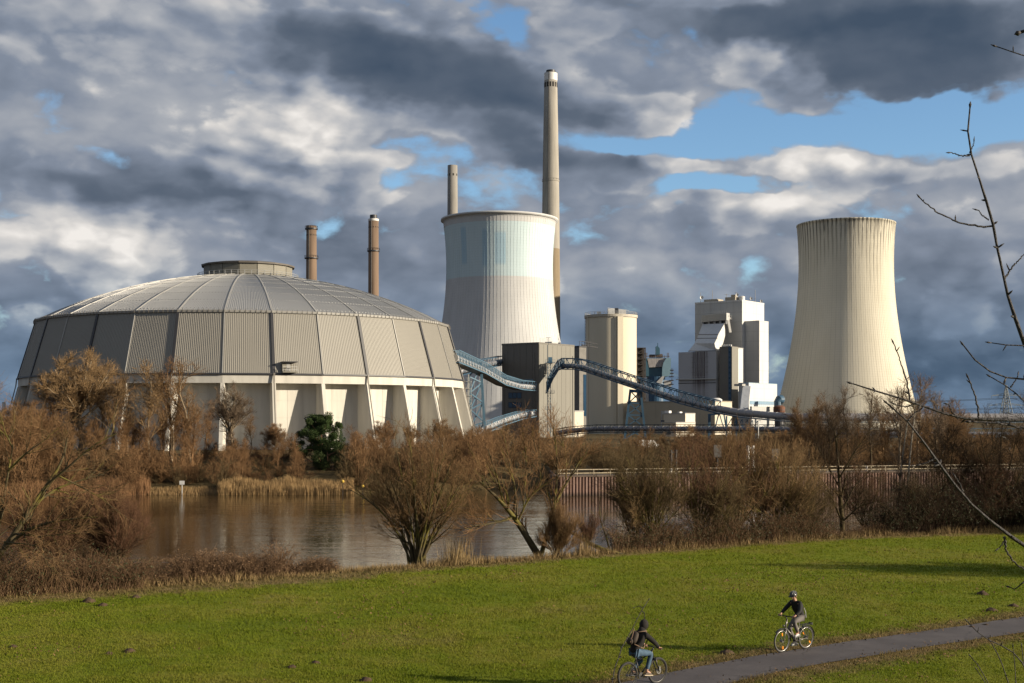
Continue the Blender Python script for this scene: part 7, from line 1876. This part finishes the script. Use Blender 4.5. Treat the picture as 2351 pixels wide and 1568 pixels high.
    for s in 'LR':
        tr['hip' + s] = g('hip' + s, .022); tr['kn' + s] = g('kn' + s, .022); k_, a_ = Vector(j['kn' + s][:3]), Vector(j['an' + s][:3]); q = k_.lerp(a_, .5); tr['sh_' + s] = (q.x, q.y, q.z, .066, .066); q = k_.lerp(a_, .92); tr['an' + s] = (q.x, q.y, q.z, .052, .052)
    link('trousers' if city else 'jeans', skin_mesh('trousers', tr, [x for s in 'LR' for x in (('pelvis', 'hip' + s), ('hip' + s, 'kn' + s), ('kn' + s, 'sh_' + s), ('sh_' + s, 'an' + s))]), m_greytr if city else m_jeans, t)
    for s in 'LR':
        a_, o_ = Vector(j['an' + s][:3]), Vector(j['toe' + s][:3]); d = (o_ - a_); d.z *= .3; d.normalize()
        heel = a_ - d * .06 + Vector((0, 0, -.065)); mid = a_ + d * .07 + Vector((0, 0, -.05)); toe = a_ + d * .175 + Vector((0, 0, -.072))
        sj = {'m': (*mid, .043, .040), 'h': (*heel, .036, .036), 't': (*toe, .034, .026), 'a': (*(a_ + Vector((0, 0, -.005))), .042, .042)}
        sh = link('shoe', skin_mesh('shoe', sj, [('m', 'h'), ('m', 't'), ('m', 'a')]), m_shoe if city else m_shoe2, t)
        b = MB(); b.obox(heel + Vector((0, -.04, -.040)) - d * .03, d * .29, Vector((0, .08, 0)), Vector((0, 0, .022))); loc_part('sole', b, m_sole if not city else m_vent, sh)
    if city:
        b = MB(); pr = []
        for i in range(9):
            th = math.pi * .56 * i / 8; pr.append((math.sin(th), math.cos(th)))
        b.lathe([(max(.001, r_), z) for r_, z in pr[::-1]], 20)
        rotm = Matrix((f, rgt * -1, upv)).transposed()
        b.v = [tuple(hd + upv * .035 + rotm @ Vector((x * .145, y * .108, z * .095))) for x, y, z in b.v]; he = loc_part('helmet', b, m_helm, t, True)
        b = MB()
        for yy in (-.066, -.024, .024, .066):
            pts = [hd + upv * .035 + rotm @ Vector((math.cos(R(a)) * .150 * math.sqrt(max(.05, 1 - (yy / .11) ** 2)), yy, math.sin(R(a)) * .100 * math.sqrt(max(.05, 1 - (yy / .11) ** 2)))) for a in range(25, 160, 15)]
            b.tube(pts, [.005] + [.011] * (len(pts) - 2) + [.005], 6)
        loc_part('helmet_ribs', b, m_vent, he, True)
        b = MB(); b.obox(hd + f * .12 + upv * .045 - rgt * .085, rgt * .17, f * .05 - upv * .015, upv * .012); loc_part('visor', b, m_helm, he)
        b = MB(); b.ball(hd - f * .035 + upv * .0, 1, 12, 8, (.094, .088, .092)); loc_part('hair', b, m_hair, t, True)
        b = MB()
        for q in (-1, 1): b.tube([hd + rgt * (q * .088) + upv * .04, hd + rgt * (q * .076) - upv * .05 + f * .02, hd - upv * .105 + f * .045], .006, 5)
        loc_part('chin_strap', b, m_helm, he)
        b = MB(); p = Vector(j['pelvis'][:3]); b.tube([(p.x - .02, .155, p.z + .26), (p.x - .10, .145, p.z + .12), (p.x - .16, .11, p.z - .05)], .010, 5); loc_part('piping', b, m_piping, jk)
    else:
        b = MB(); b.ball((hd.x - .012, 0, hd.z + .022), 1, 18, 14, (.128, .112, .148)); b.v = [(x - max(0, hd.z - z) * .10, y, z) for x, y, z in b.v]
        ho = loc_part('hood', b, m_fleece, t, True)
        b = MB(); b.tube([(hd.x - .10, 0, hd.z - .02), (hd.x - .09, 0, hd.z - .10), (hd.x - .085, 0, hd.z - .17), (hd.x - .10, 0, hd.z - .24)], [.06, .105, .135, .10], 14); loc_part('hood_cowl', b, m_fleece, t, True)
        ch = Vector(j['chest'][:3]); be = Vector(j['belly'][:3]); ax = (ch - be).normalized(); bk = Vector((-ax.z, 0, ax.x)); c0 = be + bk * .20
        pj = {'l': (*(c0 - ax * .06), .155, .095), 'm': (*(c0 + ax * .13), .150, .10), 'u': (*(c0 + ax * .32), .115, .07)}
        tp_ = thing('backpack', loc, 'slim dark brown backpack worn by the hooded cyclist', 'backpack'); tp_.rotation_euler = (0, 0, rz)
        link('bag', skin_mesh('bag', pj, [('l', 'm'), ('m', 'u')]), m_pack, tp_)
        b = MB(); q = c0 + bk * .085; b.ball(q + ax * -.02, 1, 12, 8, (.06, .12, .10)); loc_part('front_pocket', b, m_pack, tp_, True)
        b = MB()
        for s in (-1, 1):
            y = .105 * s; b.tube([c0 + ax * .30 + Vector((0, y * .7, 0)), ch + ax * .20 + Vector((0, y * 1.1, 0)), ch - bk * .15 + ax * .05 + Vector((0, y * 1.3, 0)), be - bk * .13 + Vector((0, y * 1.4, 0)), c0 - ax * .05 + Vector((0, y * 1.2, 0))], .016, 6)
        loc_part('shoulder_strap', b, m_strap, tp_, True)
        b = MB(); b.tube([c0 + bk * .11 + ax * .34, c0 + bk * .125 + ax * .14 + Vector((0, -.06, 0)), c0 + bk * .12 - ax * .06 + Vector((0, -.09, 0))], .009, 5); b.tube([c0 + bk * .11 + ax * .34, c0 + bk * .125 + ax * .14 + Vector((0, .06, 0)), c0 + bk * .12 - ax * .06 + Vector((0, .09, 0))], .009, 5); loc_part('zip', b, m_strap, tp_)
    return t
FACE = {}
# right hand rider, on the trekking bike, coming towards the camera
p = Vector((8.545, 39.47, 0)); p.z = path_z(p.x, p.y); rz = math.atan2(-.65, -.87)
bk_, bb, ca, bx, bz = bicycle(p, rz, 'grey trekking bicycle with orange wheel reflectors ridden by the helmeted person', 'city')
J = {'pelvis': (-.22, 0, 1.03, .14, .115), 'belly': (-.17, 0, 1.18, .135, .10), 'chest': (-.07, 0, 1.37, .155, .105), 'neck': (.0, 0, 1.52, .052, .055), 'jaw': (.045, 0, 1.60, .062, .072), 'head': (.06, 0, 1.665, .078, .095), 'crown': (.05, 0, 1.735, .055, .065)}
for s, sg in (('L', 1), ('R', -1)):
    J['sh' + s] = (-.045, .175 * sg, 1.44, .062, .062); J['el' + s] = (.12, .30 * sg, 1.22, .042, .042); J['wr' + s] = (.30, .28 * sg, 1.115, .030, .026); J['palm' + s] = (.345, .275 * sg, 1.105, .038, .022)
J['hipL'] = (-.19, .095, .99, .088, .088); J['hipR'] = (-.19, -.095, .99, .088, .088)
J['knL'] = (.20, .13, .90, .060, .060); J['anL'] = (-.02, .115, .545, .040, .040); J['toeL'] = (.12, .12, .50, .030, .025)
J['knR'] = (.13, -.12, .645, .060, .060); J['anR'] = (-.16, -.115, .255, .040, .040); J['toeR'] = (-.02, -.12, .20, .030, .025)
FACE[id(J)] = (Vector((.90, .22, -.36)).normalized(),)
rider(p, rz, 'cyclist in a black jacket, grey trousers and black helmet riding towards the camera', J, bx, bz, True)
# left hand rider, hooded, riding away
p = Vector((3.41, 34.40, 0)); p.z = path_z(p.x, p.y); rz = math.atan2(.62, .80)
bk_, bb, ca, bx, bz = bicycle(p, rz, 'black mountain bike with a disc brake ridden by the hooded person', 'mtb')
J2 = {'pelvis': (-.24, 0, .955, .14, .115), 'belly': (-.18, 0, 1.10, .14, .105), 'chest': (-.05, 0, 1.30, .16, .11), 'neck': (.04, 0, 1.45, .055, .058), 'jaw': (.09, 0, 1.53, .062, .072), 'head': (.10, 0, 1.595, .078, .095), 'crown': (.09, 0, 1.665, .055, .065)}
for s, sg in (('L', 1), ('R', -1)):
    J2['sh' + s] = (-.01, .185 * sg, 1.375, .066, .066); J2['el' + s] = (.19, .31 * sg, 1.17, .045, .045); J2['wr' + s] = (.365, .285 * sg, 1.03, .031, .027); J2['palm' + s] = (.405, .275 * sg, 1.015, .038, .022)
J2['hipL'] = (-.21, .095, .93, .09, .09); J2['hipR'] = (-.21, -.095, .93, .09, .09)
J2['knR'] = (.21, -.14, .87, .062, .062); J2['anR'] = (.07, -.115, .40, .042, .042); J2['toeR'] = (.21, -.12, .35, .03, .025)
J2['knL'] = (.10, .12, .66, .062, .062); J2['anL'] = (-.26, .115, .41, .042, .042); J2['toeL'] = (-.12, .12, .36, .03, .025)
FACE[id(J2)] = (Vector((.96, 0, -.28)).normalized(),)
rider(p, rz, 'cyclist in a dark hoodie with the hood up and blue jeans, riding away', J2, bx, bz, False)
bpy.data.scenes.remove(_tmp)

# ================================================================== BARE BRANCHES NEAR THE CAMERA
def twig_pts(L, y, y1=None): 
    n = len(L); return [P(u, v, y + ((y1 if y1 is not None else y) - y) * i / (n - 1)) for i, (u, v) in enumerate(L)]
def branchy(mb, pts, r0, r1, seed, buds=True, gap=.16):
    r = np.random.RandomState(seed); n = 26; q = np.array([list(p) for p in pts]); d = np.concatenate([[0], np.cumsum(np.linalg.norm(np.diff(q, axis=0), axis=1))]); s = np.linspace(0, d[-1], n)
    X = np.stack([np.interp(s, d, q[:, k]) for k in range(3)], 1); Y = X.copy(); Y[1:-1] = (X[:-2] + 2 * X[1:-1] + X[2:]) / 4; Y[1:-1] += r.normal(0, r1 * .7, (n - 2, 3)); rad = np.linspace(r0, r1, n) * r.uniform(.88, 1.15, n)
    mb.tube([tuple(p) for p in Y], list(rad), 7)
    if buds:
        k = int(d[-1] / gap)
        for _ in range(k):
            i = r.randint(2, n - 1); p = Vector(Y[i]); t_ = Vector(Y[i] - Y[i - 1]).normalized(); e = Vector(r.normal(size=3)); e = (e - t_ * e.dot(t_)).normalized(); b1 = p + (e + t_ * .4).normalized() * r.uniform(.012, .035); mb.tube([p, p.lerp(b1, .6), b1], [rad[i] * .5 + .001, rad[i] * .55 + .0012, .0006], 5)
        p = Vector(Y[-1]); t_ = (p - Vector(Y[-2])).normalized(); mb.tube([p, p + t_ * .012, p + t_ * .026], [r1, r1 * 1.9, .0006], 5)
m_twig = mat('near_black_bark', (.028, .022, .019), .65, var=.35, vscale=25, bump=.5, bscale=90, spec=.4)  # near-black bark for all the close branches
tx_, ty_ = 3.2, 5.6; tz = near_z(tx_, ty_)
bt = thing('bare_tree', (tx_, ty_, tz), 'dark bare branches of a tree close to the camera, reaching in from the right', 'tree')
b = MB(); top = P(2800, 300, 5.6); branchy(b, [Vector((tx_, ty_, tz - .3)), Vector((tx_ - .05, ty_, tz + 1.2)), Vector((tx_ + .05, ty_ - .05, tz + 2.6)), Vector((tx_ - .05, ty_, tz + 4.6))], .085, .03, 1, False); b.build('trunk', m_twig, bt, smooth=True)
trunk_at = lambda z: Vector((tx_, ty_, z))
BR = [
    ([(2380, 870), (2351, 795), (2330, 720), (2305, 640), (2282, 530), (2265, 450), (2245, 400), (2225, 355), (2220, 300), (2227, 247)], .0095, .0032, 5.2, 6.9),
    ([(2282, 520), (2240, 519), (2200, 511), (2150, 487), (2114, 456)], .0042, .0022, 5.2, None), ([(2226, 358), (2203, 357), (2184, 350)], .003, .0018, 5.2, None), ([(2307, 640), (2325, 612), (2352, 583)], .004, .002, 5.2, None), ([(2270, 505), (2255, 494), (2247, 483)], .003, .0018, 5.2, None), ([(2226, 352), (2232, 340), (2236, 328)], .0025, .0015, 5.2, None),
    ([(2420, 873), (2351, 870), (2310, 869), (2272, 858), (2237, 826), (2213, 794)], .0062, .0024, 5.0, 7.0), ([(2400, 795), (2351, 792), (2312, 793), (2276, 787)], .004, .002, 5.1, 7.0),
    ([(2470, 962), (2351, 963), (2250, 966), (2200, 962), (2150, 946), (2100, 926), (2050, 909), (2000, 896), (1958, 881)], .0095, .0026, 4.9, 6.8), ([(2090, 921), (2081, 872), (2066, 826), (2053, 791)], .0036, .002, 4.9, None), ([(2248, 965), (2241, 915), (2224, 870)], .0040, .0022, 4.9, None), ([(2200, 962), (2185, 945), (2178, 928)], .0032, .002, 4.9, None), ([(2103, 926), (2080, 934), (2058, 930)], .003, .0016, 4.9, None),
    ([(2420, 985), (2351, 982), (2290, 972), (2230, 968)], .005, .003, 5.0, None), ([(2410, 1010), (2351, 915), (2322, 890), (2290, 872), (2276, 866)], .0055, .0022, 5.3, 7.0), ([(2320, 890), (2333, 872), (2337, 862)], .003, .0018, 5.3, None),
    ([(2470, 1320), (2351, 1256), (2314, 1231), (2276, 1198), (2238, 1166), (2211, 1139), (2179, 1104), (2153, 1060), (2129, 1025), (2083, 964), (2060, 942), (2039, 928)], .0125, .0026, 4.8, 6.8), ([(2148, 1052), (2125, 1064), (2100, 1070)], .0035, .0018, 4.8, None), ([(2306, 1232), (2309, 1262), (2329, 1292), (2351, 1307)], .0045, .0022, 4.8, None), ([(2308, 1240), (2300, 1250), (2294, 1258)], .0028, .0016, 4.8, None), ([(2212, 1137), (2206, 1115), (2195, 1098)], .0032, .0018, 4.8, None), ([(2085, 966), (2098, 950), (2110, 942)], .0028, .0016, 4.8, None),
    ([(2420, 150), (2351, 129), (2320, 118), (2289, 107)], .0042, .0022, 5.0, 7.0), ([(2420, 40), (2380, 60), (2351, 72), (2343, 74)], .007, .006, 5.0, 7.0), ([(2400, 1300), (2351, 1336), (2329, 1353), (2321, 1349)], .0036, .002, 4.9, None),
]
for i, (L, r0, r1, y, joined) in enumerate(BR):
    b = MB(); pts = twig_pts(L, y)
    if joined:      # the limb runs on, outside the picture, to the trunk
        q = pts[0]; pts = [Vector((tx_, ty_, min(tz + 4.2, max(tz + .5, q.z - .35)))), q.lerp(Vector((tx_, ty_, q.z)), .5)] + pts; r0 *= 1.35
    branchy(b, pts, r0, r1, 100 + i, gap=.10); b.build('branch', m_twig, bt, smooth=True)
sx_, sy3 = P(2400, 1500, 7.0).x, 7.0
bs = thing('bare_sapling', (sx_, sy3, near_z(sx_, sy3)), 'thin bare shoots of a bush in the bottom right corner', 'shrub')
base = Vector((sx_, sy3, near_z(sx_, sy3) - .1))
SH = [([(2351, 1512), (2304, 1483), (2272, 1472), (2242, 1455), (2222, 1428)], .0062, .0025), ([(2315, 1570), (2301, 1518), (2275, 1475)], .0042, .0026), ([(2272, 1572), (2243, 1523), (2230, 1509)], .0048, .0022), ([(2268, 1572), (2254, 1555), (2244, 1540)], .004, .002), ([(2331, 1570), (2330, 1520), (2326, 1488)], .0045, .002), ([(2350, 1530), (2347, 1505), (2346, 1486)], .004, .002)]
for i, (L, r0, r1) in enumerate(SH):
    b = MB(); pts = twig_pts(L, 7.0); q = pts[0]; pts = [base, base.lerp(q, .5) + Vector((.1, 0, 0)), q] + pts[1:]; branchy(b, pts, r0 * 1.3, r1, 200 + i); b.build('branch', m_twig, bs, smooth=True)
L = [(1404, 1568), (1412, 1532), (1420, 1502), (1427, 1491), (1437.6, 1467), (1452, 1445), (1463, 1423), (1474, 1396), (1488, 1379)]
pts = twig_pts(L, 9.0, 9.3); gx_, gy_ = pts[0].x - .12, 8.9
bs = thing('bare_sapling', (gx_, gy_, near_z(gx_, gy_)), 'single thin bare shoot rising across the hooded cyclist', 'sapling')
b = MB(); branchy(b, [Vector((gx_, gy_, near_z(gx_, gy_) - .1)), Vector((gx_ + .04, gy_, near_z(gx_, gy_) + .6))] + pts, .009, .0022, 300, gap=.14); b.build('trunk', m_twig, bs, smooth=True)
for i, Lk in enumerate(([(1474, 1396), (1468, 1391), (1458, 1394)], [(1473, 1402), (1480, 1408), (1479, 1424)])):
    b = MB(); branchy(b, twig_pts(Lk, 9.2), .0034, .0016, 310 + i, gap=.06); b.build('twig', m_twig, bs, smooth=True)
